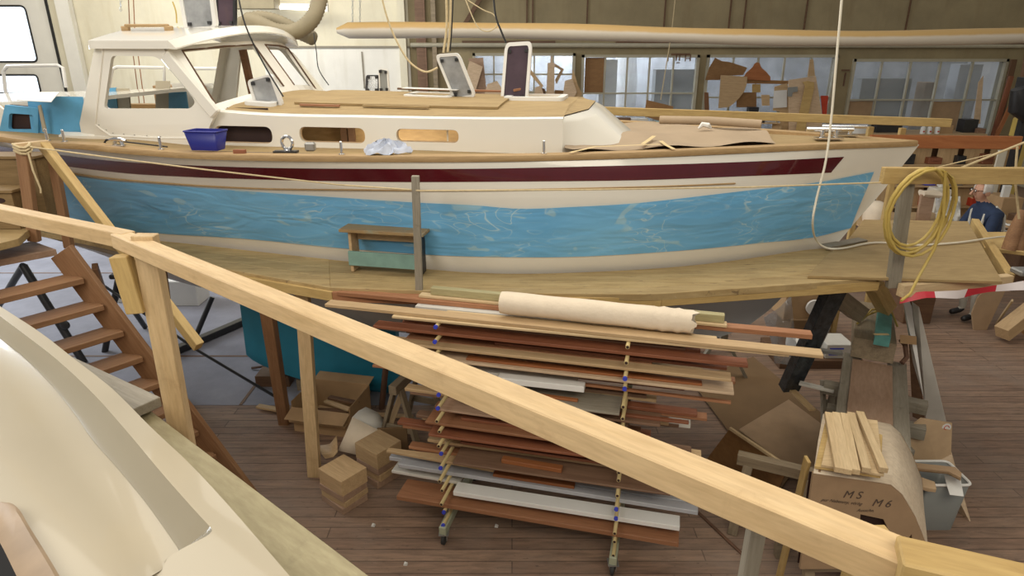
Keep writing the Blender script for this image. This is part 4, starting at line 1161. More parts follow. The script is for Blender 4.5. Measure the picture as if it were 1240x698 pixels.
# near walkway planks
g = [at(186,500,Z=1.815), at(470,715,Z=1.815)]
dv = (g[1]-g[0]).normalized(); nv = V((-dv.y, dv.x, 0)); nv = nv if nv.x < 0 else -nv
sp = board('scaffold_plank', g[0]-dv*.1 + nv*.105 - V((0,0,.02)), g[1]+dv*.7 + nv*.105 - V((0,0,.02)), .21, .04, wood('near_plank', (.47,.41,.25), (.36,.31,.18), grain=5, jit=0, stain=.2), None)
tag(sp, 'greenish beige plank running alongside the near boat moulding', 'plank')
g0, g1 = at(96,445,Z=1.862), at(196,492,Z=1.862)
dv2 = (g1-g0).normalized(); nv2 = V((-dv2.y, dv2.x, 0)); nv2 = nv2 if nv2.y < 0 else -nv2
sp = board('scaffold_plank', g0 - dv2*.45 + nv2*.085, g1 + nv2*.085-dv2*.035, .21, .045, M_['greywood'], None)
tag(sp, 'short grey-brown plank end in front of the pine railing post', 'plank')
o = board('timber_block', at(210,480,Y=pbase.y+.08)+V((0,-.04,0)), at(210,480,Y=pbase.y+.08)+V((0,.05,0)), .055, .09, M_['palewood'], None)
tag(o, 'pale timber block behind the foot of the railing post', 'block')
b = MB()
lg = (V((pbase.x-.1,pbase.y-.35,0)), V((g[1].x-.2, g[1].y+.1, 0)))
for p in lg: b.beam(V((p.x,p.y,0)), V((p.x,p.y,2.2)), .09, .09, up=(0,1,0))
for i, p in enumerate(lg):
    tag(board('scaffold_post', V((p.x,p.y,0)), V((p.x,p.y,1.773)), .09, .09, M_['oldwood'], None, up=(0,1,0)), ['scaffold leg under the plank end beside the railing post','scaffold leg under the near end of the greenish plank'][i], 'post')

# ------------------------------------------------ near boat moulding (lower left corner)
near = thing('boat_deck_moulding', 'cream glossy boat deck moulding filling the lower left corner', 'boat part', at(60,640,Z=1.0))
def curve_px(P, Z, pre, post):
    """world curve through pixels at height Z, prolonged at both ends"""
    Q = [at(x, y, Z=Z) for x, y in P]
    a = (Q[0]-Q[1]).normalized(); c = (Q[-1]-Q[-2]).normalized()
    return resample(smooth_pts(([Q[0]+a*pre] if pre else []) + Q + ([Q[-1]+c*post] if post else []), 6), 48)
cA = curve_px([(0,371),(49,403),(90,435),(136,471),(183,518),(230,562),(280,616),(350,697)], 1.97, 1.6, .9)
cB = curve_px([(0,383),(32,407),(68,435),(110,474),(153,522),(194,571),(230,612),(254,638)], 1.972, 1.6, 0)
cC = curve_px([(0,410),(29,433),(61,465),(92,504),(112,533),(143,568),(179,612),(217,666)], 1.89, 1.6, 0)
cD = curve_px([(-20,470),(10,500),(40,540),(68,585),(98,640),(130,700)], 1.925, 1.6, .0)
cL = curve_px([(-330,560),(-300,600),(-260,660),(-200,740),(-140,820)], 1.955, 1.6, .0)
def up(p, z): return V((p.x, p.y, p.z+z))
dn = lambda p, z: V((p.x, p.y, z))
b = MB()
b.grid([[dn(p + V((-.22,-.18,0)), .95) for p in cA], [dn(p + V((-.08,-.065,0)), 1.76) for p in cA], [dn(p, 1.94) for p in cA], cA])
b.build('hull_side', M_['gel2'], near, smooth=True, angle=50)
T1 = resample(smooth_pts([at(x, y, Z=1.972) for x, y in ((254,638),(257,643),(251,649),(236,657),(222,664),(217,667))], 4), 10)
T2 = resample(smooth_pts([at(x, y, Z=1.972) for x, y in ((217,667),(203,676),(197,690),(188,725),(170,800),(150,900))], 5), 20)
iE = min(range(len(cA)), key=lambda i: (cA[i]-at(276,612,Z=1.97)).length)
A1 = resample(cA[:iE+1], 48); A2 = resample(cA[iE:], 29)
b = MB(); b.grid([A1, cB]); b.grid([A2, T1 + T2[1:-1]]); b.build('deck_flange', M_['gel2'], near, smooth=True, angle=40)
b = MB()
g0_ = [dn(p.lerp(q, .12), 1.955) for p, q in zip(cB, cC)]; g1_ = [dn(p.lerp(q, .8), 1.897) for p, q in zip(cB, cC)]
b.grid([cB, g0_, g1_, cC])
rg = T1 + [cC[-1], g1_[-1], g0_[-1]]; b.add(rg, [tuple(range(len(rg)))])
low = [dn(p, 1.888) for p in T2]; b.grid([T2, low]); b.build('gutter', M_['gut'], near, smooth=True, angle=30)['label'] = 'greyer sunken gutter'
def run_px(P, Z): return [at(x, y, Z=Z) for x, y in P]
Dp = run_px([(-40,455),(-15,480),(10,515),(35,555),(52,585),(78,620),(108,665),(140,715),(135,722),(130,735),(120,770),(100,840),(70,930)], 1.925)
Lp = run_px([(-300,560),(-280,585),(-255,620),(-230,660),(-215,690),(-190,730),(-160,780),(-130,830),(-132,838),(-135,850),(-145,885),(-165,950),(-200,1040)], 1.955)
Cp = run_px([(0,410),(29,433),(61,465),(92,504),(112,533),(143,568),(179,612),(217,667),(203,676),(197,690),(188,725),(170,800),(150,900)], 1.888)
ext = (Cp[0]-Cp[1]).normalized()*1.6
Cp, Dp, Lp = [[q[0]+ext] + q for q in (Cp, Dp, Lp)]
b = MB()
fine = [smooth_pts(q, 4) for q in (Cp, [dn(p.lerp(q, .25), 1.886) for p, q in zip(Cp, Dp)], [dn(p.lerp(q, .6), 1.900) for p, q in zip(Cp, Dp)], Dp, [dn(p.lerp(q, .3), 1.942) for p, q in zip(Dp, Lp)], Lp)]
b.grid(fine); b.build('moulding_shell', M_['gel2'], near, smooth=True, angle=70)
Ro = smooth_pts([at(x, y, Z=1.968) for x, y in ((-200,600),(-60,605),(0,608),(20,614),(38,642),(71,696),(110,770),(150,850))], 5)
Ri = [at(x, y, Z=1.955) for x, y in ((-200,652),(-60,652),(-10,650),(0,658),(20,698),(50,760),(90,840),(120,900))]
Ri = resample(smooth_pts(Ri, 5), len(Ro)-1)
b = MB(); b.grid([[dn(p, 1.935) for p in Ro], Ro, [dn(p.lerp(q, .12), 1.974) for p, q in zip(Ro, Ri)], [dn(p.lerp(q, .6), 1.967) for p, q in zip(Ro, Ri)], Ri]); b.build('opening_rim', plain('rim_brown', (.36,.26,.17), .35, var=.15, coat=.3), near, smooth=True)['label'] = 'brown rim of the opening'
b = MB(); b.prism(Ri + [at(-200,900,Z=1.955)], (0,0,-.004)); b.build('opening_plate', plain('opening_black', (.006,.005,.005), .9), near)['label'] = 'black plate standing for the dark opening'  # flat black plate paints the shade of a hole, nothing is cut
for q in ((-2.2,1.8),(-1.3,.6),(-2.6,2.6)):
    b = MB(); b.box((q[0],q[1],.9), (.3,.3,1.8)); b.build('support', M_['oldwood'], near)
# ================================================================== LUMBER RACK
AU = math.radians(14)
U = V((math.cos(AU), -math.sin(AU), 0)); VV = V((-math.sin(AU), -math.cos(AU), 0))
TL = V((-.462, 3.72, 0)); TRX = 1.16
TY = [395,411,427,442,460,477,491,504,520,535,548,563,576,591,605,619,632]
TZ = [at(530, y, Y=TL.y).z for y in TY]
rack = thing('lumber_rack', 'wheeled lumber rack with two columns of beige pegs, loaded with boards', 'rack', TL + U*.6)
for side, t0 in (('left', 0), ('right', TRX)):
    base = TL + U*t0
    up_ = base - VV*.30
    o = board('upright', up_ + V((0,0,.10)), up_ + V((0,0,TZ[0]+.03)), .05, .05, M_['greensteel'], rack, up=(0,1,0))
    o = board('foot', base + VV*.06 + V((0,0,.125)), base - VV*.75 + V((0,0,.125)), .05, .06, M_['greensteel'], rack)
    for k in (.03, -.7):
        c = base + VV*k
        b = MB(); b.lathe(c + V((0,0,.045)) - U*.014, [(.03,0),(.045,.004),(.045,.024),(.03,.028)], 16, U); w = b.build('caster_wheel', M_['rubber'], rack, smooth=True)
        b = MB(); b.box(c + V((0,0,.092)), (.07,.07,.008)); b.box(c - U*.02 + V((0,0,.065)), (.005,.03,.06)); b.box(c + U*.02 + V((0,0,.065)), (.005,.03,.06)); b.build('caster_fork', M_['steel'], rack)
    for i, z in enumerate(TZ):
        j = .03*((i*7) % 5 - 2)*.4
        tip = base + VV*(j+.045) + V((0,0,z))
        bk = base - VV*.30 + V((0,0,z))
        b = MB(); b.tube([tip, bk], .0125, 10); pg = b.build('peg', M_['peg'], rack, smooth=True, angle=40)
        if (i*2 + (side == 'right')) % 5 in (0, 2):
            b = MB(); b.tube([tip + VV*.002, tip - VV*.012], .0135, 10); b.build('peg_cap', M_['pegblue'], pg, smooth=True, angle=40)
        else:
            b = MB(); b.tube([tip + VV*.0015, tip - VV*.001], .009, 10); b.build('peg_end', M_['dark'], pg)
for k in (.12, TZ[8]-.03, TZ[0]-.02):
    board('cross_tube', TL - VV*.32 + V((0,0,k)), TL + U*TRX - VV*.32 + V((0,0,k)), .04, .04, M_['greensteel'], rack)
def solve_u(px, w, Z):
    lo, hi = -4, 6
    for _ in range(50):
        m = (lo+hi)/2; x = proj(TL + U*m - VV*w + V((0,0,Z)))[0]
        if x < px: lo = m
        else: hi = m
    return lo
def rb(ti, dz, w, pxl, pxr, wid, t, mat, label, cat='board', name='board', yaw=0, grp=None, taper=None):
    if ti > 0: w = min(w, .36)*.74; yaw *= .5
    elif w > .3: w *= .82
    Z = TZ[ti] + .0125 + dz + t/2 + .001
    a, c = solve_u(pxl, w, Z), solve_u(pxr, w, Z)
    p0 = TL + U*a - VV*(w + yaw) + V((0,0,Z)); p1 = TL + U*c - VV*(w - yaw) + V((0,0,Z))
    return board(name, p0, p1, wid, t, M_[mat], None, bev=.0025, label=label, cat=cat, group=grp, taper=taper)
G = 'boards stored on the lumber rack'
RB = [
 # tier, dz, w, pxl, pxr, wid, thick, material, label
 (0,.000,.060,478,955,.07,.016,'palewood','pale split-edged board under the long beige front board on the rack top'),
 (0,.017,.075,396,995,.085,.022,'beige','longest beige board at the front edge of the rack top'),
 (0,.000,.150,540,868,.06,.022,'palewood','short pale batten peeping out below the torn end of the white roll'),
 (0,.023,.340,412,983,.07,.030,'maho_l','long light brown timber on the rack top behind the white roll'),
 (0,.054,.340,508,880,.06,.018,'palewood','pale thin board lying on the long brown timber at the rack top'),
 (0,.000,.230,505,760,.07,.022,'whitewood','white-edged strip on the rack top, left of the white roll'),
 (0,.000,.410,470,800,.06,.030,'maho','red mahogany lath at the very back of the rack top'),
 (0,.073,.36,522,877,.048,.048,'greenwood','square pale green timber lying highest on the rack'),
 (1,.000,.100,455,905,.09,.020,'maho','mahogany board on the second peg row, sticking out at both ends of the rack'),
 (1,.000,.235,490,848,.07,.024,'maho','darker mahogany board behind another on the second peg row'),
 (1,.026,.24,492,830,.10,.012,'walnut','thin walnut board lying on top of the second peg row'),
 (2,.000,.075,470,885,.09,.018,'beige','pale yellow board with rounded end on the third peg row'),
 (2,.000,.190,495,790,.11,.020,'maho_l','light mahogany board behind the pale yellow one on the third peg row'),
 (2,.020,.20,600,880,.06,.018,'maho','narrow mahogany strip lying on the third peg row'),
 (3,.000,.120,486,888,.14,.016,'ply_pale','wide pale board with rounded end on the fourth peg row'),
 (3,.017,.10,566,850,.05,.014,'orange','reddish strip lying on the wide pale board of the fourth peg row'),
 (3,.000,.26,640,890,.06,.02,'maho_l','thin brown stick end at the right of the fourth peg row'),
 (4,.000,.230,550,700,.13,.022,'whitewood','wide white board on the fifth peg row, left half'),
 (4,.000,.08,604,708,.07,.040,'white','white block with a slanting end at the front of the fifth peg row'),
 (4,.000,.16,640,885,.025,.016,'maho_l','long thin brown stick reaching far right from the fifth peg row'),
 (5,.000,.14,606,752,.24,.014,'greywood','stained grey panel between the peg columns, sixth peg row'),
 (5,.000,.30,452,560,.02,.018,'maho_l','thin brown stick poking out to the left below the railing'),
 (5,.015,.10,600,700,.03,.014,'orange','short orange strip on the stained grey panel'),
 (6,.000,.18,560,800,.16,.016,'walnut','brown board on the seventh peg row, mostly hidden by the railing'),
 (6,.017,.14,640,834,.03,.016,'maho','thin red stick on the seventh peg row, right of the right pegs'),
 (7,.000,.16,536,760,.18,.014,'ply_pink','wide pinkish board on the eighth peg row at the left pegs'),
 (7,.015,.08,712,742,.06,.035,'orange','small orange block beside the right peg column'),
 (7,.000,.32,700,836,.06,.03,'whitewood','whitish timber end sticking out right of the right peg column'),
 (8,.000,.15,521,782,.20,.018,'maho_l','wide light mahogany board on the ninth peg row'),
 (8,.019,.15,560,745,.06,.02,'maho','mahogany batten lying on the wide board of the ninth peg row'),
 (9,.000,.14,524,745,.16,.018,'maho','mahogany board on the tenth peg row'),
 (9,.000,.34,506,545,.05,.025,'maho_l','short brown end poking out left of the left pegs, tenth peg row'),
 (10,.000,.20,560,752,.10,.02,'maho','mahogany plank on the eleventh peg row, dark edge'),
 (11,.000,.20,556,812,.28,.014,'walnut','wide grey-brown plywood sheet on the twelfth peg row'),
 (11,.015,.12,608,681,.05,.03,'orange','orange-red block lying on the grey-brown plywood sheet'),
 (12,.000,.20,469,600,.11,.020,'beige','brown board with tapered left end on the thirteenth peg row'),
 (13,.000,.30,474,857,.066,.030,'greyboard','rearmost pale grey profile near the bottom of the rack'),
 (13,.000,.20,484,845,.066,.030,'greyboard','pale grey profile in the middle of the three near the rack bottom'),
 (13,.031,.22,598,696,.05,.022,'orange','red-brown block lying on the grey profiles near the rack bottom'),
 (14,.000,.13,552,823,.11,.035,'white','white profile at the front, near the bottom of the rack'),
 (14,.000,.30,478,560,.12,.022,'whitewood','short broad white board at the lower left of the rack'),
 (15,.000,.15,487,822,.20,.035,'maho_l','thick reddish plank lowest on the rack'),
]
extra = [('maho','dark mahogany'),('walnut','greyish walnut'),('maho_l','light red'),('beige','pale beige')]
rows_n = ['first','second','third','fourth','fifth','sixth','seventh','eighth','ninth','tenth','eleventh','twelfth','thirteenth','fourteenth']
for q_ in range(1, 13):
    for h_ in range(2):
        m_, d_ = extra[(q_*3+h_*2) % 4]
        RB.append((q_, .024 if h_ else .0, .31-.02*h_, 480+((q_*37+h_*53) % 60), 775+((q_*61+h_*83) % 95), .07, .022, m_, '%s board %s the back of the %s peg row' % (d_, 'stacked second at' if h_ else 'lying at', rows_n[q_])))
for i, r in enumerate(RB):
    rb(*r[:8], r[8], grp=G, yaw=.012*((i*5) % 3 - 1), taper=.35 if i == 35 else None)
# white roll
Z = TZ[0] + .055 + .075
a, c = solve_u(607, .16, Z), solve_u(840, .16, Z)
b = MB(); prof = []
n = 40; rows = []
ax0 = TL + U*a - VV*.16 + V((0,0,Z)); ax1 = TL + U*c - VV*.16 + V((0,0,Z-.012))
for i in range(n+1):
    t = i/n; p = ax0.lerp(ax1, t)
    r_ = .070*(1 + .02*math.sin(t*17))*(1 if 0 < i < n else .96)
    if t > .82: r_ *= 1 + .06*math.sin(t*90)
    rows.append([p + VV*math.cos(q)*r_*(1+.03*math.sin(3*q+t*5)) + V((0,0,1))*math.sin(q)*r_ + U*(.02*math.sin(5*q+1)+.012*math.sin(11*q) if i == n else 0) for q in [2*math.pi*k/24 for k in range(24)]])
b.grid(rows, close=True)
b.add(rows[0], [tuple(range(24))]); b.add(rows[-1], [tuple(range(24))])
tag(b.build('foam_roll', M_['foam'], smooth=True, angle=50), 'white foam roll with torn right end lying on top of the lumber rack', 'roll')

# ================================================================== UNDER THE WALKWAY, LEFT
def floor_at(px, py, z=0): return at(px, py, Z=z)
# block stacks
def block_stack(c, rotz, sizes, where, n0):
    R = Matrix.Rotation(rotz, 3, 'Z'); z = 0
    names = {0:'lowest', len(sizes)-1:'topmost'}
    for i, (sx, sy, h) in enumerate(sizes):
        b = MB(); b.box((0,0,0), (sx, sy, h)); M = Matrix.Translation(V((c.x+.006*(i%2), c.y, z+h/2))) @ (R @ Matrix.Rotation(.03*((i*3)%4-1.5), 3, 'Z')).to_4x4()
        o = b.build('wood_block', M_['beige'] if i % 2 else M_['ply_pink'], None, M=M, bev=.003)
        pos = names.get(i, ['','second','third','fourth','fifth'][i] + ' from the bottom')
        tag(o, '%s wooden block in the %s stack beside the sawhorse' % (pos, where), 'block', 'wooden block stacks'); z += h + .001
c1_ = floor_at(428,623); c2_ = floor_at(448,606)
block_stack(c1_ + V((-.10,.16,0)), math.radians(-38), [(.27,.23,.055),(.265,.225,.05),(.27,.23,.055),(.27,.235,.13)], 'front', 0)
block_stack(c2_ + V((.02,.30,0)), math.radians(-38), [(.25,.24,.06),(.25,.235,.06),(.25,.24,.06),(.26,.25,.14)], 'rear', 0)
# open cardboard box with offcuts
bx = floor_at(392,532); cb = thing('cardboard_box', 'open cardboard box of offcuts on the floor beyond the block stacks', 'box', bx)
R = Matrix.Rotation(math.radians(-12), 3, 'Z'); Lx, Ly, Hh = .55, .42, .30
def CB(x, y, z): return bx + V((.02,.28,0)) + R @ V((x, y, z))
b = MB()
b.box(CB(0,0,.006), (Lx,Ly,.008), R); b.box(CB(-Lx/2,0,Hh/2), (.006,Ly,Hh), R); b.box(CB(Lx/2,0,Hh/2), (.006,Ly,Hh), R); b.box(CB(0,Ly/2,Hh/2), (Lx,.006,Hh), R); b.box(CB(0,-Ly/2,Hh/2-.03), (Lx,.006,Hh-.06), R)
b.build('carton', M_['card'], cb)
for (y, dy, nm) in ((Ly/2, .12, 0), (-Ly/2, -.14, 1)):
    b = MB(); b.prism([CB(-Lx/2, y, Hh-.06*nm), CB(Lx/2, y, Hh-.06*nm), CB(Lx/2, y+dy, Hh+.02-.12*nm), CB(-Lx/2, y+dy, Hh+.02-.12*nm)], (0,0,.005)); b.build('flap', M_['card'], cb)
for i in range(4):
    a = rng.uniform(-.4,.4); p = CB(rng.uniform(-.12,.12), rng.uniform(-.1,.1), .14+.035*i); d = R @ V((math.cos(a), math.sin(a), .05))*.16
    tag(board('wood_offcut', p-d, p+d, .05, .022, M_['darkwood' if i % 2 else 'beige']), 'wood offcut lying in the open cardboard box', 'offcut', 'offcuts in the cardboard box')
# bent sheets of card standing behind the blocks
def bent(px_rows, name, mat, label, cat='sheet'):
    rows = [[at(x, y, Y=Y) for x, y, Y in r] for r in px_rows]
    b = MB(); b.grid(rows); return tag(b.build(name, mat, smooth=True, solid=.006), label, cat)
Yc = c2_.y+.35
bent([[(409,546,Yc+.05),(418,526,Yc+.1),(427,505,Yc+.2)],[(436,552,Yc+.05),(443,533,Yc+.1),(448,516,Yc+.18)],[(461,548,Yc+.05),(464,538,Yc+.1),(463,523,Yc+.16)]], 'bent_card', M_['foam'], 'pale bent card sheet leaning on the rear block stack')
bent([[(426,506,Yc+.25),(434,498,Yc+.32),(443,493,Yc+.38)],[(446,516,Yc+.25),(454,508,Yc+.32),(458,500,Yc+.38)],[(463,525,Yc+.25),(467,518,Yc+.32),(467,512,Yc+.38)]], 'bent_card', M_['whitewood'], 'second greyer bent card sheet behind the pale one')
bent([[(386,540,Yc+.1),(390,551,Yc+.05),(394,556,Yc)],[(400,538,Yc+.1),(402,549,Yc+.05),(404,554,Yc)],[(408,528,Yc+.1),(409,540,Yc+.05),(409,548,Yc)]], 'curved_offcut', M_['beige'], 'curved brown offcut between cardboard box and block stacks', 'offcut')
for a, c, w, lab in (((352,508),(420,516),.07,'brown board lying across the front of the cardboard box'),((380,497),(500,505),.05,'long thin board on the floor behind the cardboard box'),((312,492),(356,500),.06,'short pale board on the floor left of the cardboard box')):
    p, q = at(*a, Z=.13 if w == .07 else .03), at(*c, Z=.13 if w == .07 else .03)
    tag(board('floor_board', p, q, w, .022, M_['beige']), lab, 'board')
# sawhorse
def sawhorse(c, rotz, L, hh, mat, label, spread=.22):
    t = thing('sawhorse', label, 'sawhorse', c); R = Matrix.Rotation(rotz, 3, 'Z')
    def q(x, y, z): return c + R @ V((x, y, z))
    board('top_beam', q(-L/2,0,hh), q(L/2,0,hh), .07, .08, mat, t)
    for sx in (-1, 1):
        for sy in (-1, 1): board('leg', q(sx*L*.42, sy*spread, 0), q(sx*L*.36, sy*.03, hh-.03), .065, .03, mat, t, up=R @ V((0,1,0)))
        board('cross_brace', q(sx*L*.41, -spread*.62, hh*.38), q(sx*L*.41, spread*.62, hh*.38), .02, .06, mat, t)
    return t
c = (floor_at(467,538)+floor_at(530,545))/2
sawhorse(c + V((0,.15,0)), math.radians(70), .6, .62, M_['oldwood'], 'wooden sawhorse left of the lumber rack, below the railing', .2)
o = board('leaning_batten', floor_at(464,538)+V((0,0,.01)), at(492,462,Y=floor_at(464,538).y+.22), .05, .03, M_['beige'], None, up=(0,1,0)); tag(o, 'beige batten leaning on the sawhorse left of the lumber rack', 'batten')
p = floor_at(386,590)
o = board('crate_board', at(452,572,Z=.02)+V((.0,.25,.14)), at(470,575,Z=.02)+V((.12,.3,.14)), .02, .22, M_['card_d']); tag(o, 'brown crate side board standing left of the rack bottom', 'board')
# blocks under the keel
for i, (x, y) in enumerate(((340,452),(420,478),(378,468))):
    p = floor_at(x, y+6); p2 = B(toB(p)[0], 0, 0)
    b = MB(); b.box((p2.x, p2.y, .06), (.34,.22,.12)); tag(b.build('keel_block', M_['oldwood'] if i else M_['darkwood'], bev=.004), ['dark timber block under the pointed end of the blue keel','weathered timber block under the square end of the blue keel','weathered timber block under the middle of the blue keel'][i], 'block')
# black steel cradle props
def prop(pts_list, name, label, r=.03, pads=()):
    root = thing(name, label, 'support', pts_list[0][-1])
    for pts in pts_list:
        b = MB(); b.tube(pts, r, 10); b.build('tube', M_['black'], root, smooth=True, angle=40)
    return root
g0 = floor_at(127,426); g1 = at(144,334,Y=g0.y); g2 = floor_at(172,395); 
jack = thing('boat_jack', 'black steel boat jack standing under the hull right of the stair', 'jack', g0)
b = MB(); b.tube([g0, g1], .035, 10); b.build('post', M_['black'], jack, smooth=True)
b = MB(); b.tube([at(144,350,Y=g0.y), floor_at(176,398)+V((0,0,.02))], .03, 10); b.build('leg', M_['black'], jack, smooth=True)
b = MB(); b.tube([at(144,350,Y=g0.y), g0+V((-.3,.5,0))], .03, 10); b.build('leg', M_['black'], jack, smooth=True)
b = MB(); b.box(g1+V((0,0,.0)), (.16,.12,.05)); b.build('pad', M_['black'], jack, bev=.01)
g0 = floor_at(102,440); ga = at(28,322,Y=g0.y+.1)
j2 = thing('boat_jack', 'black steel boat jack seen between the stair treads', 'jack', g0)
b = MB(); b.tube([g0, ga], .04, 10); b.build('post', M_['black'], j2, smooth=True)
b = MB(); b.tube([ga, floor_at(-20,400)], .035, 10); b.build('leg', M_['black'], j2, smooth=True)
b = MB(); b.lathe(at(80,393,Y=g0.y), [(.03,0),(.05,.01),(.05,.03),(.03,.04)], 14, (0,-1,0)); b.build('clamp_wheel', M_['black'], j2, smooth=True)
crd = thing('boat_cradle', 'black steel cradle frame under the yacht hull left of the blue keel', 'cradle', floor_at(235,412))
e0, e1 = floor_at(205,428,.05), floor_at(312,382,.05)
b = MB(); b.beam(e0, e1, .09, .08); b.build('base_beam', M_['black'], crd, bev=.005)
b = MB(); b.tube([floor_at(236,410,.08), at(257,360,Y=floor_at(236,410).y)], .03, 10); b.build('strut', M_['black'], crd, smooth=True)
b = MB(); b.tube([floor_at(303,388,.08), at(301,355,Y=floor_at(303,388).y)], .03, 10); b.build('strut', M_['black'], crd, smooth=True)
o = MB(); o.tube([at(98,327,Z=1.0), at(240,425,Z=.38), floor_at(334,481,.02)], .014, 8); tag(o.build('steel_rod', M_['black'], smooth=True), 'long thin black rod sloping from the stair down to the floor', 'rod')
b = MB(); b.tube([floor_at(305,446,.02), floor_at(455,424,.3)], .014, 8); tag(b.build('steel_rod', M_['rusty'], smooth=True), 'rusty rod leaning across the blue keel', 'rod')
b = MB(); p = floor_at(462,495); q = at(470,418,Y=p.y); b.tube([p, q], .028, 10); b.lathe(q, [(.03,0),(.05,.02),(.05,.03),(.02,.05)], 12); tag(b.build('prop_stand', M_['rusty'], smooth=True, angle=40), 'rusty steel prop stand behind the left pegs of the rack', 'prop')
# stuff lit behind the keel: light boxes on the far concrete floor
for i, (x0, x1, yt, yb, m, lab) in enumerate(((140,165,350,368,'whitewood','low white crate on the far concrete floor behind the jack'),(196,240,342,372,'paper','pale folded sheet stack on the concrete floor under the hull'))):
    p, q = floor_at(x0, yb), floor_at(x1, yb); h = abs(at(x0, yt, Y=p.y).z)
    b = MB(); b.box(((p.x+q.x)/2, p.y+.2, h/2), (q.x-p.x, .35, h)); tag(b.build('crate', M_[m], bev=.01), lab, 'crate')
# small litter on the floor
for i, (x, y) in enumerate(((452,637),(491,684),(601,638))):
    p = floor_at(x, y); b = MB()
    vs = [p + V((rng.uniform(-.02,.02), rng.uniform(-.02,.02), rng.uniform(0,.02))) for _ in range(8)]
    b.hexa([p+V((-.014,-.01,0)), p+V((.012,-.014,0)), p+V((.016,.01,0)), p+V((-.01,.014,0)), p+V((-.01,-.006,.012)), p+V((.01,-.012,.018)), p+V((.012,.008,.01)), p+V((-.006,.01,.016))])
    tag(b.build('paper_scrap', M_['paper']), ['white paper scrap on the floor between block stacks and rack wheel','white paper scrap on the floor near the bottom edge of the view','white paper scrap on the floor beneath the lumber rack'][i], 'scrap')

# ================================================================== UNDER THE WALKWAY, RIGHT
sawhorse(V((2.15,6.4,0)), math.radians(85), .8, .5, M_['greywood'], 'grey trestle standing beyond the yacht forefoot under the walkway', .3)
# clear plastic hanging below it
bent([[(925,385,5.8),(936,420,5.75),(938,440,5.7)],[(945,372,5.8),(952,410,5.75),(954,442,5.7)],[(958,358,5.8),(962,400,5.75),(968,438,5.7)]], 'plastic_sheet', M_['clear'], 'crumpled clear plastic sheet hanging below the yacht forefoot', 'plastic')
# black sloping beam
p, q = at(1012,348,Z=1.5), at(955,470,Z=.42)
o = board('black_spar', p + (p-q).normalized()*.0, q, .15, .10, plain('black_wrap', (.03,.035,.04), .22, var=.5, scale=18), None, up=(0,0,1)); tag(o, 'black shiny spar sloping down from the walkway beside the timber stack', 'spar')
o = board('steel_bracket', at(1003,395,Z=1.0), at(985,432,Z=.72), .04, .03, M_['steel']); tag(o, 'thin grey steel angle beside the black spar', 'bracket')
for a, c, Z, w, t, m, lab in (((948,462),(984,497),.42,.06,.02,'pine','pale lath lying against the lower end of the black spar'),((985,424),(1020,428),.78,.05,.03,'steel','grey bar between the black spar and the timber stack'),((968,464),(1010,474),.55,.06,.02,'whitewood','pale batten below the grey bar beside the timber stack')):
    tag(board('batten', at(*a, Z=Z), at(*c, Z=Z), w, t, M_[m]), lab, 'batten')
# cartons with blue printing on a low shelf, brown crates
def carton(px0, px1, pyt, pyb, z, Y, m, name, label, cat='carton', dep=.3):
    a = at(px0, pyb, Y=Y); c = at(px1, pyb, Y=Y); zt = at(px0, pyt, Y=Y).z; a.z = max(a.z, z)
    b = MB(); b.box(((a.x+c.x)/2, Y+dep/2, (a.z+zt)/2), (c.x-a.x, dep, zt-a.z)); return tag(b.build(name, m, bev=.004), label, cat), a, c, zt
shelf_o, a, c, zt = carton(940,1040,437,470,0,6.3,M_['darkwood'],'low_table','dark low table under the walkway behind the black spar','table', .6)
shelf_o.data.transform(Matrix.Identity(4))
zt_low = zt
def on_low(px0, px1, h, Y, m, name, label, cat='carton', dep=.3):
    a = at(px0, 430, Y=Y); c = at(px1, 430, Y=Y)
    b = MB(); b.box(((a.x+c.x)/2, Y+dep/2, zt_low+h/2), (c.x-a.x, dep, h)); return tag(b.build(name, m, bev=.004), label, cat), a, c
o, a, c = on_low(1000,1032,.16,6.35,M_['whitewood'],'carton','white carton with blue printing behind the timber stack')
for k, (x0, ln) in enumerate(((.03,.15),(.04,.10),(.03,.12))):
    b = MB(); b.box((a.x+x0+ln/2, 6.349, zt_low+.115-.035*k), (ln, .002, .016)); b.build('printed_band', M_['pegblue'], o)
on_low(964,978,.15,6.4,M_['paper'],'carton','small white carton left of the black spar')
carton(948,1012,357,388,0,7.0,M_['card'],'crate','brown crate below the walkway behind the black spar','crate', .4)
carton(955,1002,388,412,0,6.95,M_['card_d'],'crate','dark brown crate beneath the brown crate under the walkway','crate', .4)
b = MB(); 
p = at(985,372,Y=6.98); b.lathe(p, [(.06,0),(.09,.0),(.09,.03),(.06,.03)], 18, (0,-1,0)); tag(b.build('tape_ring', M_['paper'], smooth=True, angle=40), 'white ring fixed on the brown crate under the walkway', 'ring')  # ring of tape set against the crate front, not hung
# slatted pallet
pal = thing('pallet', 'grey slatted pallet leaning left of the timber stack', 'pallet', floor_at(992,505))
pp = [at(985,480,Y=5.2), at(1012,482,Y=5.2)]
for k in range(4):
    z = .42 - .1*k; board('slat', V((pp[0].x, 5.1-.05*k, z)), V((pp[1].x+.1, 5.1-.05*k, z)), .02, .06, M_['greywood'], pal)
for x in (pp[0].x+.02, pp[1].x+.08): board('stile', V((x, 5.13, .5)), V((x, 4.92, 0)), .03, .05, M_['greywood'], pal, up=(0,1,0))

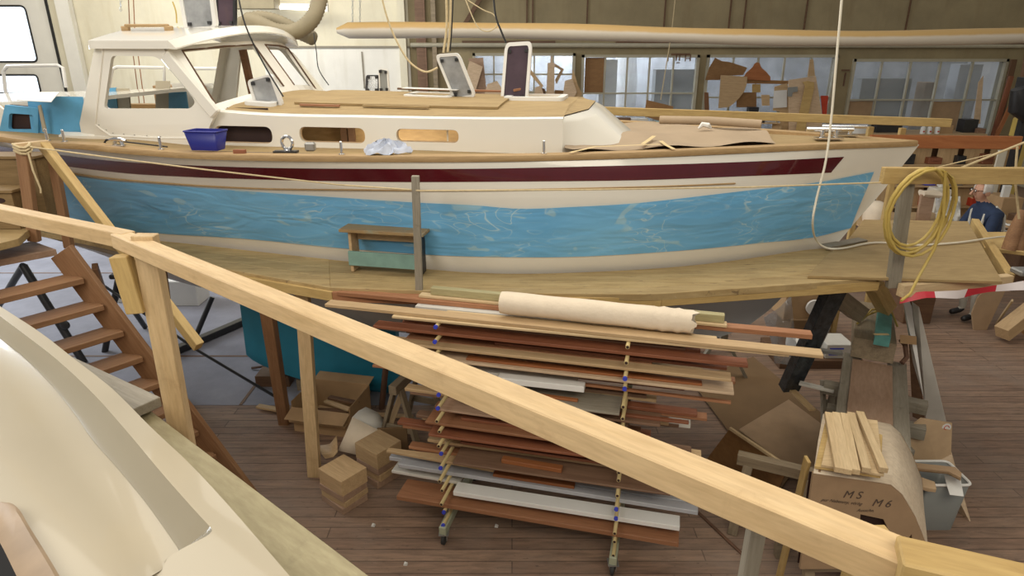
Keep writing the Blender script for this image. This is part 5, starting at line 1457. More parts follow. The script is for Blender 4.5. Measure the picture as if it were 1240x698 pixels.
# ---- timber stack
ts0, ts1 = at(1056,443,Z=.71), at(1051,540,Z=.71)
dirT = (ts1-ts0); dirT.z = 0; dirT.normalize(); nT = V((-dirT.y, dirT.x, 0)); nT = nT if nT.x > 0 else -nT
def TT(f, r, z): return V((ts0.x, ts0.y, 0)) + dirT*f + nT*r + V((0,0,z))
Ls = (ts1-ts0).length
o = board('plywood_plank', TT(-.05,0,.71), TT(Ls+.0,0,.71), .30, .02, M_['ply_pink'], None, label='reddish plywood plank with rough edges, on top of the timber stack', cat='plank')
# two runners and bearers
for r, lab in ((-.15,'grey timber runner on the left under the reddish plank'),(.19,'grey timber runner on the right under the reddish plank')):
    board('timber', TT(-.2,r,.644), TT(Ls-.02,r,.644), .14, .11, M_['greywood'], None, label=lab, cat='timber')
for f, z, w0, w1, lab in ((.25,.548,-.33,.42,'upper grey cross bearer sticking out both sides of the timber stack'),(.66,.548,-.28,.39,'nearer grey cross bearer under the timber stack')):
    board('bearer', TT(f,w0,z), TT(f,w1,z), .09, .095, M_['greywood'], None, label=lab, cat='timber')
for r, f, lab in ((-.2,.1,'rear left leg post of the timber stack'),(.25,.1,'rear right leg post of the timber stack'),(-.2,.85,'front left leg post of the timber stack'),(.25,.85,'front right leg post of the timber stack')):
    board('support_post', TT(f,r,0), TT(f,r,.50), .12, .12, M_['greywood'], None, up=(0,1,0), label=lab, cat='post')
# upper beam with blue-green block
u0, u1 = at(1058,367,Z=.915), at(1060,413,Z=.915)
du = (u1-u0).normalized()
board('timber', u0 - V((0,0,.092)), u1 - V((0,0,.092)), .32, .18, M_['oldwood'], None, label='thick weathered beam end above the reddish plywood plank', cat='timber')
board('timber', at(1003,352,Z=1.32), at(1040,380,Z=1.06), .14, .14, M_['oldwood'], None, label='weathered square timber slanting in from the left under the walkway', cat='timber')
board('timber', at(1058,345,Z=1.34), at(1074,374,Z=1.08), .12, .12, M_['pine_y'], None, label='yellowish timber stub under the platform corner', cat='timber')
o = board('painted_block', at(1071,379,Z=.965), at(1068,413,Z=.965), .115, .095, M_['teal'], None, label='turquoise painted block tied on the thick beam end', cat='block')
b = MB(); b.tube([at(1038,392,Z=.93), at(1050,382,Z=.95), at(1062,377,Z=1.03), at(1080,379,Z=1.03), at(1087,396,Z=.93)], .010, 6); b.tube([at(1044,386,Z=.935), at(1056,375,Z=1.025), at(1078,375,Z=1.025)], .010, 6); tag(b.build('strap', M_['hose'], smooth=True), 'yellow strap tied round the turquoise block', 'strap')
b = MB(); b.box(at(1067,405,Z=1.0145), (.122,.03,.004)); tag(b.build('masking_strip', M_['tape']), 'pale masking strip across the turquoise block', 'tape')
b = MB(); b.tube([at(1091,412,Z=.89), at(1096,418,Z=.87), at(1098,433,Z=.79), at(1092,440,Z=.75)], .02, 8); tag(b.build('hook', M_['rusty'], smooth=True), 'rusty hook on the right side of the timber stack', 'hook')
# thin sheets leaning on the right of the stack
def sheet(px4, name, m, label, th=.006):
    b = MB(); P = [at(x, y, Z=z) for x, y, z in px4]; n_ = (P[1]-P[0]).cross(P[3]-P[0]).normalized(); b.prism(P, n_*th); return tag(b.build(name, m), label, 'sheet')
sheet([(1093,362,1.27),(1103,362,1.27),(1118,480,.46),(1106,440,.68)], 'leaning_sheet', M_['paper'], 'narrow white sheet leaning just right of the timber stack')
sheet([(1104,366,1.27),(1112,372,1.27),(1146,515,.02),(1122,512,.02)], 'leaning_sheet', M_['whitewood'], 'tall pale plywood sheet leaning furthest right of the timber stack')
sheet([(1098,364,1.25),(1105,366,1.25),(1120,512,.08),(1105,505,.08)], 'leaning_sheet', M_['darkwood'], 'dark brown sheet leaning between two pale sheets beside the timber stack')
sheet([(1090,406,1.0),(1110,408,1.0),(1110,418,.92),(1090,416,.92)], 'card_piece', M_['card'], 'small brown card piece stuck out from the leaning sheets')
# ---- brown sheets lying on the floor between rack and stack
def flat_sheet(px4, zs, m, name, label, th=.012):
    P = [at(x, y, Z=z) for (x, y), z in zip(px4, zs)]; n_ = (P[1]-P[0]).cross(P[3]-P[0]).normalized(); n_ = n_ if n_.z > 0 else -n_
    b = MB(); b.prism(P, -n_*th); return tag(b.build(name, m), label, 'sheet')
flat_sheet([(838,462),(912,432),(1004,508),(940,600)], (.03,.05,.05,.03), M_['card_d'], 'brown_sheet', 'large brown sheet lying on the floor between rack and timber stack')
flat_sheet([(895,520),(955,484),(1006,522),(985,590)], (.07,.09,.1,.08), M_['mdf'], 'brown_sheet', 'smaller brown sheet lying on the large brown sheet')
P4 = [at(856,556,Z=.05), at(884,519,Z=.50), at(954,566,Z=.50), at(935,610,Z=.05)]
b = MB(); n_ = (P4[1]-P4[0]).cross(P4[3]-P4[0]).normalized(); b.prism(P4, n_*.015); fp = tag(b.build('framed_panel', M_['hardboard']), 'brown panel with pale top edge leaning below the brown sheets', 'panel')
b = MB(); b.beam(P4[1], P4[2], .02, .02); o = b.build('edge_strip', M_['palewood'], fp); 
sawhorse(floor_at(946,652)+V((-.05,.1,0)), math.radians(-25), .55, .52, M_['oldwood'], 'old paint-stained sawhorse to the left of the mould box', .18)
b = MB(); b.tube([floor_at(834,610,.01), floor_at(912,684,.01)], .011, 6); tag(b.build('steel_rod', M_['rusty'], smooth=True), 'thin rusty rod on the floor right of the lumber rack', 'rod')
tag(board('leaning_lath', V((at(974,628,Y=3.2).x-.01, 3.35, 0)), at(978,556,Y=3.2), .02, .06, M_['pine_y'], None, up=(0,1,0)), 'yellow lath standing against the left side of the mould box', 'lath')

# ---- mould box with curved plywood top
FR = at(1127,672,Y=3.1); FLx = at(984,575,Y=3.1)
mb = thing('mould_box', 'brown fibreboard mould box with curved plywood skin and pencil notes', 'mould', V(((FLx.x+FR.x)/2, FR.y+.3, 0)))
Yf = FR.y; xL = at(985,600,Y=Yf).x; 
def fz(px, py): p = at(px, py, Y=Yf); return (p.x, max(p.z, ZBX))
ZBX = .34
prof = [(xL, ZBX), (FR.x, ZBX)] + [fz(1122,660), fz(1108,625), fz(1092,598), fz(1078,586), fz(1062,583)] + [fz(984,572)]
hole_ = [fz(x, y) for x, y in ((1040,640),(1075,641),(1069,628),(1041,622))]
hole2 = [fz(x, y) for x, y in ((1098,652),(1104,655),(1103,646))]
vs, fs = panel_mesh(prof, [hole_, hole2], .018)
b = MB(); b.add([V((p[0], Yf - p[2], p[1])) for p in vs], fs); b.build('front_panel', M_['mdf'], mb)
dY = at(1030,502,Z=prof[-1][1]).y - Yf
b = MB(); pr2 = prof[1:]
off_x = at(1003,503,Z=prof[-1][1]).x - xL
skin_rows = [[V((x, Yf-.012, z+.004)) for x, z in pr2], [V((x + off_x*.5, Yf+dY*.5, z+.004)) for x, z in pr2], [V((x + off_x, Yf+dY, z+.004)) for x, z in pr2]]
b.grid(skin_rows); b.build('curved_skin', wood('skin_plywood', (.80,.68,.52), (.70,.57,.42), grain=5, jit=.02), mb, smooth=True, solid=.006, angle=50)
b = MB(); b.prism([V((xL, Yf, ZBX)), V((xL+off_x, Yf+dY, ZBX)), V((xL+off_x, Yf+dY, prof[-1][1])), V((xL, Yf, prof[-1][1]))], (.015,0,0)); b.build('side_panel', M_['mdf'], mb)
b = MB(); b.prism([V((x+off_x, Yf+dY-.01, z)) for x, z in prof], (0,.012,0)); b.build('back_panel', M_['mdf'], mb)
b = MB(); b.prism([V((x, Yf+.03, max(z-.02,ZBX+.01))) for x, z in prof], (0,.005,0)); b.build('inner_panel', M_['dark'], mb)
def note(tx, px, py, size, rot=0, sh=.2):
    p = at(px, py, Y=Yf-.0115)
    text_mesh('pencil_note', tx, size, M_['ink'], Matrix.Translation(p) @ Matrix.Rotation(math.pi/2, 4, 'X') @ Matrix.Rotation(rot, 4, 'Z'), mb, .0003, sh)
note('M S', 1020, 603, .07, -.08); note('M 6', 1055, 613, .07, -.10); note('pur Nebenmy, vörhg', 994, 607, .028, -.13, .4); note('Ausschn.', 1037, 620, .028, -.02, .4)
for yy, lab in ((Yf+.08,'low trestle under the front of the mould box'),(Yf+dY-.1,'low trestle under the back of the mould box')):
    b = MB(); b.box(((xL+FR.x)/2+.03, yy, ZBX-.035), (FR.x-xL-.05, .08, .07))
    for x in (xL+.1, FR.x-.12): b.beam((x, yy-.05, 0), (x, yy, ZBX-.06), .06, .05, up=(0,1,0))
    tag(b.build('low_trestle', M_['oldwood'], bev=.003), lab, 'trestle')
# things lying on the mould box
zb_ = prof[-1][1] + .012
def boxtop(px, py, dz=0): return at(px, py, Z=zb_+dz)
q = [boxtop(986,568), boxtop(1066,580), boxtop(1068,530), boxtop(1000,508)]
b = MB(); b.hexa([p for p in q] + [p+V((0,0,.018)) for p in q]); tag(b.build('plywood_sheet', M_['pine_y'], bev=.002), 'yellow board sheet on the mould box under the six sticks', 'sheet')
q = [at(990,577,Z=zb_+.019), at(1064,589,Z=zb_+.019), at(1066,545,Z=zb_+.019), at(1005,540,Z=zb_+.019)]
q = [boxtop(994,566,.019), boxtop(1070,578,.019), boxtop(1062,512,.019), boxtop(1008,505,.019)]
b = MB(); b.hexa([p for p in q] + [p+V((0,0,.016)) for p in q]); tag(b.build('plywood_sheet', M_['palewood'], bev=.002), 'pale thin sheet directly beneath the six sticks on the mould box', 'sheet')
sticks = [((1003,502),(1016,570)),((1012,502),(1026,572)),((1022,503),(1036,572)),((1030,502),(1049,570)),((1041,501),(1070,570))]
ordn = ['leftmost','second from the left','middle','second from the right','rightmost, slanting']
for i, (a, c) in enumerate(sticks):
    board('stick', at(*a, Z=zb_+.060), at(*c, Z=zb_+  .060), .045, .034, M_['palewood'], None, label='%s of the five pale sticks lying on the mould box' % ordn[i], cat='stick', group='sticks on the mould box', bev=.002)
# ---- grey bin, offcuts, panels at right
gb = floor_at(1140,652); bn = thing('grey_bin', 'grey plastic bin beside the mould box, white rimmed, holding offcuts', 'bin', gb)
c = gb + V((.0,.2,0)); hb = .40
b = MB(); rows = []
for z, sx, sy in ((.0,.26,.24),(hb,.32,.28)):
    rows.append([c + V((sx/2*a, sy/2*d, z)) for a, d in rounded([(-1,-1),(1,-1),(1,1),(-1,1)], .3, 4)])
b.grid(rows, close=True); b.add(rows[0], [tuple(range(len(rows[0])))]); b.build('bin_body', M_['grey'], bn, smooth=True, solid=.006, angle=50)
b = MB(); b.tube([V(p) for p in rows[1]], .010, 6, closed=True); b.build('bin_rim', M_['white'], bn, smooth=True)
zt_b = hb+.012
def bt(px, py, dz=0): return at(px, py, Z=zt_b+dz)
q = [bt(1112,592), bt(1168,603), bt(1160,585), bt(1118,568)]
b = MB(); b.prism([bt(1104,582), bt(1113,582), bt(1131,588), bt(1133,597), bt(1124,596), bt(1110,592)], (0,0,.03)); tag(b.build('offcut', M_['mdf_l'], bev=.003), 'rounded brown offcut on the left rim of the grey bin', 'offcut')
b = MB(); b.prism([bt(1143,576), bt(1163,580), bt(1167,602), bt(1150,600), bt(1146,588)], (0,0,.006)); tag(b.build('white_offcut', M_['white'], bev=.002), 'white flat piece lying across the right side of the grey bin', 'offcut')
for k in range(3):
    b = MB(); z = .045+.02*k; b.prism([bt(1099,564-k,z), bt(1156,570-k,z), bt(1164,577-k,z), bt(1163,583-k,z), bt(1148,575-k,z), bt(1099,570-k,z)], (0,0,.016)); tag(b.build('template', M_['mdf'] if k != 1 else M_['beige'], bev=.002), ['lowest','middle','topmost'][k] + ' of three brown curved templates resting over the grey bin', 'template', 'templates on the bin')
pn0 = floor_at(1098,585); 
b = MB(); Yp = c.y+.33
P = [at(x, y, Y=Yp) for x, y in ((1097,562),(1150,566),(1153,513),(1116,507),(1097,521))]; 
for p in (P[0], P[1]): p.z = max(.0, p.z)
zlow = min(p.z for p in P)
P = [P[0].copy(), P[1].copy()] + P[2:]
b.prism([V((P[0].x, Yp-.08, 0)), V((P[1].x, Yp-.08, 0))] + [V((p.x, Yp, p.z)) for p in P[2:]], (0,.012,0)); fbp = tag(b.build('fibreboard_panel', M_['mdf_l']), 'brown fibreboard panel with cut corners and round sticker behind the grey bin', 'panel')
p = at(1146,518,Y=Yp-.004); b = MB(); b.lathe(p, [(.034,0),(.034,.003)], 20, (0,-1,0)); b.build('sticker', M_['paper'], fbp)
b = MB(); b.tube([p+V((0,-.004,0)) + V((.018*math.cos(a), 0, .018*math.sin(a))) for a in [k*math.pi/6 for k in range(10)]], .003, 5); b.build('sticker_mark', M_['redplastic'], fbp)
P = [floor_at(1172,632), at(1146,536,Z=.62), at(1160,560,Z=.35)]
b = MB(); p0_, p1_, p2_ = floor_at(1174,632), at(1148,538,Y=Yp+.02), floor_at(1150,600); b.prism([p0_, p1_, V((p1_.x-.12, p1_.y+.05, p1_.z)), V((p2_.x-.1, p2_.y+.3, 0))], V((.012,.006,0))); tag(b.build('leaning_sheet', M_['ply_pale']), 'pale narrow sheet leaning behind the grey bin at its right', 'sheet')
# ================================================================== THINGS ON AND ABOVE THE YACHT
def on_deck(px, inb, dz=.0): p = sheer_pt(px, inb); return p + V((0,0,-.035+.015+dz))
# blue bin on the side deck
p = at(228,187,Y=sheer_pt(228,.10).y); pb_ = sheer_pt(228,.14) 
bb = thing('storage_tub', 'small royal blue plastic tub standing on the yacht side deck', 'tub', pb_)
zb0 = pb_.z + .004; rows = []
ctr = pb_ + V((0,.0,0))
for z, sx, sy in ((0,.20,.10),(.13,.245,.15)):
    rows.append([V((ctr.x, ctr.y, zb0+z)) + BA*(a*sx/2) + BN*(d*sy/2) for a, d in rounded([(-1,-1),(1,-1),(1,1),(-1,1)], .15, 3)])
b = MB(); b.grid(rows, close=True); b.add(rows[0], [tuple(range(len(rows[0])))]); b.build('tub_body', M_['bin'], bb, smooth=True, solid=.004, angle=50)
b = MB(); b.tube(rows[1], .006, 6, closed=True); b.build('tub_rim', M_['bin'], bb, smooth=True)
# crumpled rag
c = sheer_pt(455,.10); b = MB(); rows = []
for i in range(15):
    row = []
    for j in range(29):
        a = 2*math.pi*j/28; t = i/14
        r_ = t*(1 + .22*math.sin(3*a+1) + .13*math.sin(7*a+t*4))
        z = .085*(1-t)**.6*(1+.5*math.sin(5*a+2*t*6)*t) + .018*math.sin(9*a+11*t)
        row.append(c + V((r_*.16*math.cos(a), r_*.07*math.sin(a), max(.0, z)+.003)))
    rows.append(row)
b.grid(rows); tag(b.build('cleaning_rag', M_['rag'], smooth=True), 'crumpled blue-white rag lying on the yacht side deck', 'rag')
# kraft paper over the foredeck
def decksurf(s, h):
    hh = max(.05, H(s, f_sheer(s))-.03); return f_sheer(s) - .012 + .05*(1-(h/hh)**2)
s0p, s1p = hit(690,190)[0]+.05, hit(944,184)[0]
b = MB(); rows = []
nS, nH = 26, 18
for i in range(nS):
    s = s0p + (s1p-s0p)*i/(nS-1); hw = H(s, f_sheer(s)) - .14; row = []
    for j in range(nH):
        q = 1 - 2*j/(nH-1); h = q*hw
        z = decksurf(s, h) + .03 + .012*math.sin(s*9+h*5) + .010*math.sin(h*13-s*4)
        if i == 0: z += .02
        if 5 < j < 12 and i < 6: z += .09*(1-i/6)*(1-abs(j-8.5)/3.5*.6)
        row.append(B(s, h, z))
    rows.append(row)
b.grid(rows); tag(b.build('kraft_paper', M_['kraft'], smooth=True), 'brown kraft paper covering the yacht foredeck, taped down', 'paper')
b = MB(); rows = []
for i in range(12):
    t = i/11; s = s0p + .05 + (toB(bplane(745,158,.3))[0]-s0p)*0 - 0
for ln, wdt in ((((690,187),(720,180),(770,178),(800,177)),.03),(((778,177),(785,172),(792,167)),.03),(((800,173),(806,178),(816,184)),.03)):
    P = []
    for x, y in ln:
        d = ray(x, y); best = None
        for k in range(200):
            q = CAM + d*(4.2+k*.015); s, h, z = toB(q)
            if s > 0 and abs(h) < H(s, f_sheer(s)) and z <= decksurf(s, h)+.05: best = V((q.x, q.y, decksurf(s, h)+.062)); break
        if best: P.append(best)
    if len(P) > 1:
        m = MB(); n_ = len(P); rw = []
        for i, p in enumerate(P):
            t = (P[min(i+1,n_-1)]-P[max(i-1,0)]).normalized(); sd = V((-t.y, t.x, 0)).normalized()*wdt/2; rw.append([p-sd, p+sd])
        m.grid(rw); tag(m.build('masking_tape', M_['tape']), ['long masking tape strip along the near edge of the kraft paper','first short masking tape strip crossing the kraft paper','second short masking tape strip crossing the kraft paper'][wdt and (0 if len(ln) == 4 else (1 if ln[0][0] < 790 else 2))], 'tape')
# rolled-up aft flap of the paper and a scrap
sR = hit(935,184)[0]
b = MB(); a, c = B(sR+.75, -H(sR+.75, f_sheer(sR))*.55, decksurf(sR+.75,0)+.06), B(sR-.05, -H(sR, f_sheer(sR))*.5, decksurf(sR,0)+.06)
b.tube([a, (a+c)/2+V((0,0,.01)), c], .035, 12); tag(b.build('paper_roll', M_['kraft'], smooth=True, angle=50), 'rolled edge of brown paper along the far side of the foredeck', 'paper')
p = B(hit(862,190)[0], .12, decksurf(1.2,0)+.062); b = MB()
b.tube([p+V((-.05,0,0)), p+V((-.02,.01,.03)), p+V((.02,-.01,.025)), p+V((.05,0,0))], [.008,.02,.022,.006], 7); tag(b.build('paper_scrap', M_['paper'], smooth=True), 'small crumpled scrap lying on the kraft paper of the foredeck', 'scrap')
# battens lying on the coachroof
sA = toB(bplane(362,132,.72))[0]
def roofpt(px, py, h): s = toB(bplane(px, py, h))[0]; return B(s, h, roofline(min(max(s,s_fwd),s_aft), h) + .018)
for (x0, y0, x1, y1, h, m, lab, up_) in ((364,133,412,136,.66,'maho_l','reddish batten at the near edge of the coachroof plywood',0),(440,134,520,136,.64,'ply','tan batten along the near edge of the coachroof',0),(482,117,505,117,-.15,'darkwood','dark lath lying on the coachroof behind the middle hatch',.03),(500,122,620,119,-.25,'maho_l','brown lath on the coachroof between the two tall hatches',.03),(490,124,556,124,.1,'paper','white flat card under the middle hatch on the coachroof',.055)):
    a, c = roofpt(x0, y0, h)+V((0,0,up_)), roofpt(x1, y1, h)+V((0,0,up_))
    tag(board('batten', a, c, .03 if m != 'paper' else .12, .016 if m != 'paper' else .004, M_[m]), lab, 'batten' if m != 'paper' else 'card')
p = roofpt(629,128,-.1)+V((0,0,.05)); tag(board('wood_chip', p+V((-.05,-.05,0)), p+V((.06,-.03,.02)), .03, .02, M_['maho_l']), 'orange-brown wood piece at the foot of the tinted hatch', 'wood piece')
p = roofpt(619,124,-.1)+V((0,0,.05)); b = MB(); b.tube([p, p+V((.03,0,.05)), p+V((.08,0,.05)), p+V((.1,0,.0))], .012, 8); tag(b.build('red_clamp', M_['redplastic'], smooth=True), 'small red clamp at the foot of the tinted hatch', 'clamp')
# cardboards on the aft deck
for i, (q4, m, lab) in enumerate((( ((20,122),(62,124),(72,112),(40,112)), 'paper', 'white glossy leaflet on the aft deck beside the wheelhouse'), )):
    z = zc2 + .035; P = [at(x, y, Z=z) for x, y in q4]
    b = MB(); b.prism(P, (0,0,.004)); tag(b.build('leaflet', M_[m]), lab, 'leaflet')
for q4, lab, m in ((((178,114),(200,117),(214,110),(190,93)), 'grey-brown cardboard box seen through the wheelhouse side window', 'card'),):
    p = bplane(198,113,-1.32); b = MB(); b.box(p + V((0,.12,-.02)), (.26,.2,.20), Matrix.Rotation(.2,3,'Z')); tag(b.build('cardboard_box', M_['card'], bev=.003), lab, 'box')

# ================================================================== OVERHEAD
Yd_ = 10.2
b = MB(); n = 60; pts = []; rr = []
d0, d1 = at(408,37,Y=Yd_), at(1262,43,Y=Yd_)
for i in range(n+1):
    t = i/n; p = d0.lerp(d1, t) + V((0, 0, .035*math.sin(t*6.5) - .03*math.sin(math.pi*t))); pts.append(p)
    r_ = .108*(1 + .05*math.sin(t*23)); rr.append(r_*(min(1, (t*40+.35)) if t < .02 else 1))
b.tube(pts, rr, 20); fd = tag(b.build('hanging_film_duct', M_['filmduct'], smooth=True, angle=60), 'long white film air duct with dusty top hanging along the back wall', 'duct')
def chain(px, y0, y1, Y, label):
    a, c = at(px, y0, Y=Y), at(px, y1, Y=Y); L = (a-c).length; k = max(3, int(L/.05)); b = MB()
    for i in range(k):
        q = a.lerp(c, (i+.5)/k); ph = (i % 2)*math.pi/2
        b.tube([q + V((math.cos(ph)*.012*math.sin(t), math.sin(ph)*.012*math.sin(t), .03*math.cos(t))) for t in [j*math.pi/3 for j in range(6)]], .004, 4, closed=True)
    return tag(b.build('hanging_chain', M_['steel'], smooth=True), label, 'chain')
chain(427, -12, 30, Yd_, 'left one of two thin chains holding the end of the film duct')
chain(436, -12, 29, Yd_, 'right one of two thin chains holding the end of the film duct')
chain(146, -14, 14, 9.5, 'short chain hanging above the wheelhouse roof at the cream wall')
# ribbed suction hoses on the wheelhouse roof
def ribbed(P, R, name, label):
    S_ = smooth_pts(P, 16); pts = []; rr = []
    tot = sum((S_[i+1]-S_[i]).length for i in range(len(S_)-1)); n = int(tot/.018); acc = 0; i = 0; l0 = 0
    for k in range(n+1):
        d = tot*k/n
        while i < len(S_)-2 and l0 + (S_[i+1]-S_[i]).length < d: l0 += (S_[i+1]-S_[i]).length; i += 1
        t = (d-l0)/max(1e-6, (S_[i+1]-S_[i]).length); pts.append(S_[i].lerp(S_[i+1], min(1, t))); rr.append(R*(1 if k % 2 else .90))
    b = MB(); b.tube(pts, rr, 16); return tag(b.build(name, M_['duct'], smooth=True, angle=80), label, 'hose')
Yh = 7.15
ribbed([at(393,-40,Y=Yh+.2), at(388,-5,Y=Yh+.15), at(378,23,Y=Yh+.05), at(358,38,Y=Yh), at(335,38,Y=Yh-.05), at(314,29,Y=Yh-.05), at(300,25,Y=Yh)], .082, 'suction_hose', 'thick ribbed hose coming down from above onto the wheelhouse roof')
ribbed([at(283,38,Y=Yh+.2), at(297,27,Y=Yh+.25), at(315,22,Y=Yh+.25), at(338,27,Y=Yh+.25), at(360,38,Y=Yh+.25), at(380,47,Y=Yh+.2)], .075, 'suction_hose', 'second ribbed hose arching over the wheelhouse roof behind the thick one')
fl = thing('ceiling_lamp', 'lit fluorescent tube lamp high on the cream wall behind the hoses', 'lamp', at(360,8,Y=15.4))
b = MB(); b.tube([at(336,9,Y=15.35), at(380,10.5,Y=15.35)], .035, 10); b.build('lamp_tube', M_['lamp'], fl, smooth=True, angle=40)
b = MB(); b.beam(at(330,5,Y=15.42), at(394,7,Y=15.42), .1, .05); b.box(at(395,9,Y=15.4), (.08,.1,.18)); b.build('housing', M_['white'], fl)
b = MB(); b.box(at(308,0,Y=15.2), (.95,.4,.36)); tag(b.build('vent_box', M_['duct'], bev=.01), 'dark grey box duct at the top left of the lit lamp', 'duct')
def rope(P, r, m, label, name='hanging_rope', cat='rope', sm_=True):
    b = MB(); b.tube(smooth_pts(P) if sm_ else P, r, 6); return tag(b.build(name, M_[m], smooth=True), label, cat)
rope([at(540,-15,Y=5.75), at(541,30,Y=5.75), at(537,64,Y=5.75)], .010, 'rope', 'left one of the beige ropes holding the middle hatch open')
rope([at(546,-15,Y=5.75), at(545,30,Y=5.75), at(542,63,Y=5.75)], .010, 'rope', 'right one of the beige ropes holding the middle hatch open')
rope([at(549,-15,Y=5.8), at(547,35,Y=5.8), at(545,62,Y=5.8)], .006, 'blackcable', 'black cord beside the beige ropes over the middle hatch', cat='cord')
rope([at(597,-15,Y=5.7), at(600,18,Y=5.7), at(607,38,Y=5.7), at(613,52,Y=5.7)], .008, 'blackcable', 'black cord holding the tall tinted hatch open', cat='cord')
rope([at(460,-12,Y=5.7), at(470,25,Y=5.7), at(483,55,Y=5.7), at(497,76,Y=5.7), at(515,87,Y=5.7), at(530,82,Y=5.7)], .008, 'rope', 'slack beige line drooping to the left edge of the middle hatch')
rope([at(560,-10,Y=9.6), at(572,20,Y=9.6), at(580,34,Y=9.6), at(592,38,Y=9.6), at(602,30,Y=9.6), at(598,18,Y=9.6), at(585,12,Y=9.6), at(566,0,Y=9.6)], .008, 'rope', 'looped beige line hanging in front of the film duct')
rope([at(819,-15,Y=15.2), at(813,40,Y=15.2), at(805,90,Y=15.2), at(800,121,Y=15.2)], .010, 'rope', 'long beige cord holding up the tilted brown board at the window')
rope([at(287,-12,Y=4.95), at(297,30,Y=4.9), at(318,75,Y=4.9), at(343,117,Y=4.85)], .006, 'blackcable', 'black cable running down to the small near hatch', cat='cable')
rope([at(380,40,Y=6.7), at(383,62,Y=6.65), at(386,84,Y=6.6), at(398,103,Y=6.5)], .005, 'blackcable', 'thin black cable hanging off the hoses beside the windscreen', cat='cable')
for x, lab in ((156,'left one of two thin reddish lines hanging beyond the wheelhouse'),(162,'right one of two thin reddish lines hanging beyond the wheelhouse')):
    rope([at(x-1,-15,Y=8.6), at(x+1,33,Y=8.6), at(x+7,80,Y=8.6), at(x+14,135,Y=8.6)], .006, 'maho_l', lab, sm_=False)
rope([at(209,2,Y=6.0), at(213,14,Y=6.0), at(214,28,Y=6.0)], .006, 'hose', 'short yellow cord hanging at the left roof hatch', cat='cord')

# ================================================================== BACK OF THE HALL
YB = 15.85
def wpoly(pts, Y, th, m, name, label, cat='board', group=None, lean=0, holes=None):
    P = []
    for x, y in pts: p = at(x, y, Y=Y); P.append(p)
    zm = min(p.z for p in P)
    P = [V((p.x, p.y + (p.z-zm)*lean, p.z)) for p in P]
    b = MB(); b.prism(P, (0,th,0)); return tag(b.build(name, M_[m], bev=0), label, cat, group)
def wbox(x0, x1, y0, y1, Y, dep, m, name, label, cat, group=None, bev=.004, zmin=None):
    a, c = at(x0, y1, Y=Y), at(x1, y1, Y=Y); zt = at((x0+x1)/2, y0, Y=Y).z; zb = a.z if zmin is None else zmin
    b = MB(); b.box(((a.x+c.x)/2, Y+dep/2, (zb+zt)/2), (c.x-a.x, dep, zt-zb)); return tag(b.build(name, M_[m], bev=bev), label, cat, group)
# work bench running under the windows and a narrow ledge above it
def bench(x0, x1, ytop, Y, dep, name, label):
    a, c = at(x0, ytop, Y=Y), at(x1, ytop, Y=Y); z = a.z
    t = thing(name, label, 'workbench', ((a.x+c.x)/2, Y+dep/2, 0))
    b = MB(); b.box(((a.x+c.x)/2, Y+dep/2, z-.025), (c.x-a.x, dep, .05)); b.build('bench_top', M_['beige'], t, bev=.004)
    k = max(2, int((c.x-a.x)/1.2)+1)
    for i in range(k):
        x = a.x+.06 + (c.x-a.x-.12)*i/(k-1)
        for yy in (Y+.06, Y+dep-.06):
            board('leg', (x, yy, 0), (x, yy, z-.05), .07, .07, M_['oldwood'], t, up=(0,1,0))
    b = MB(); b.box(((a.x+c.x)/2, Y+dep/2, z-.42), (c.x-a.x-.1, dep-.1, .03)); b.build('bench_shelf', M_['darkwood'], t)
    return z
zb1 = bench(560, 848, 157, 15.05, .8, 'workbench', 'long workbench below the windows beyond the coachroof')
zb2 = bench(853, 1012, 161, 15.05, .8, 'workbench', 'workbench with bottles below the window beyond the foredeck')
zb3 = bench(1022, 1196, 162.5, 15.05, .8, 'workbench', 'workbench below the right-hand large window beyond the bow')
# upper ledge with bottles
a, c = at(860,149,Y=15.3), at(945,149,Y=15.3)
sh = thing('bottle_shelf', 'narrow shelf with bottles standing on the bench beyond the foredeck', 'shelf', ((a.x+c.x)/2, 15.45, zb2))
board('shelf_board', (a.x, 15.42, a.z-.012), (c.x, 15.42, a.z-.012), .26, .022, M_['beige'], sh)
for x in (a.x+.02, (a.x+c.x)/2, c.x-.02): board('shelf_bracket', (x, 15.42, zb2), (x, 15.42, a.z-.024), .22, .02, M_['beige'], sh, up=(0,1,0))
cols_ = ['white','green','paper','maho','pegblue','hose','white','green','redplastic','cable','black']
cn = ['white','green','pale','red-brown','blue','yellow','white-capped','dark green','red','cream','black']
xb_ = a.x + .04
for i in range(11):
    h = .17 + .08*((i*3) % 4)/3; r_ = .04 + .009*(i % 3)
    b = MB(); b.lathe((xb_, 15.38+.05*(i % 2), a.z), [(r_,0),(r_,h*.62),(r_*.45,h*.78),(r_*.45,h)], 12); o = b.build('bottle', M_[cols_[i]], smooth=True, angle=40)
    tag(o, '%s bottle, number %d from the left end of the bottle shelf' % (cn[i], i+1) if False else '%s bottle on the narrow shelf, %s from its left end' % (cn[i], ['first','second','third','fourth','fifth','sixth','seventh','eighth','ninth','tenth','eleventh'][i]), 'bottle', 'bottles on the shelf')
    xb_ += r_*2 + .02
wbox(905,917,130,149,15.32,.15,'black','speaker_box','black box at the right end of the bottle shelf','box')
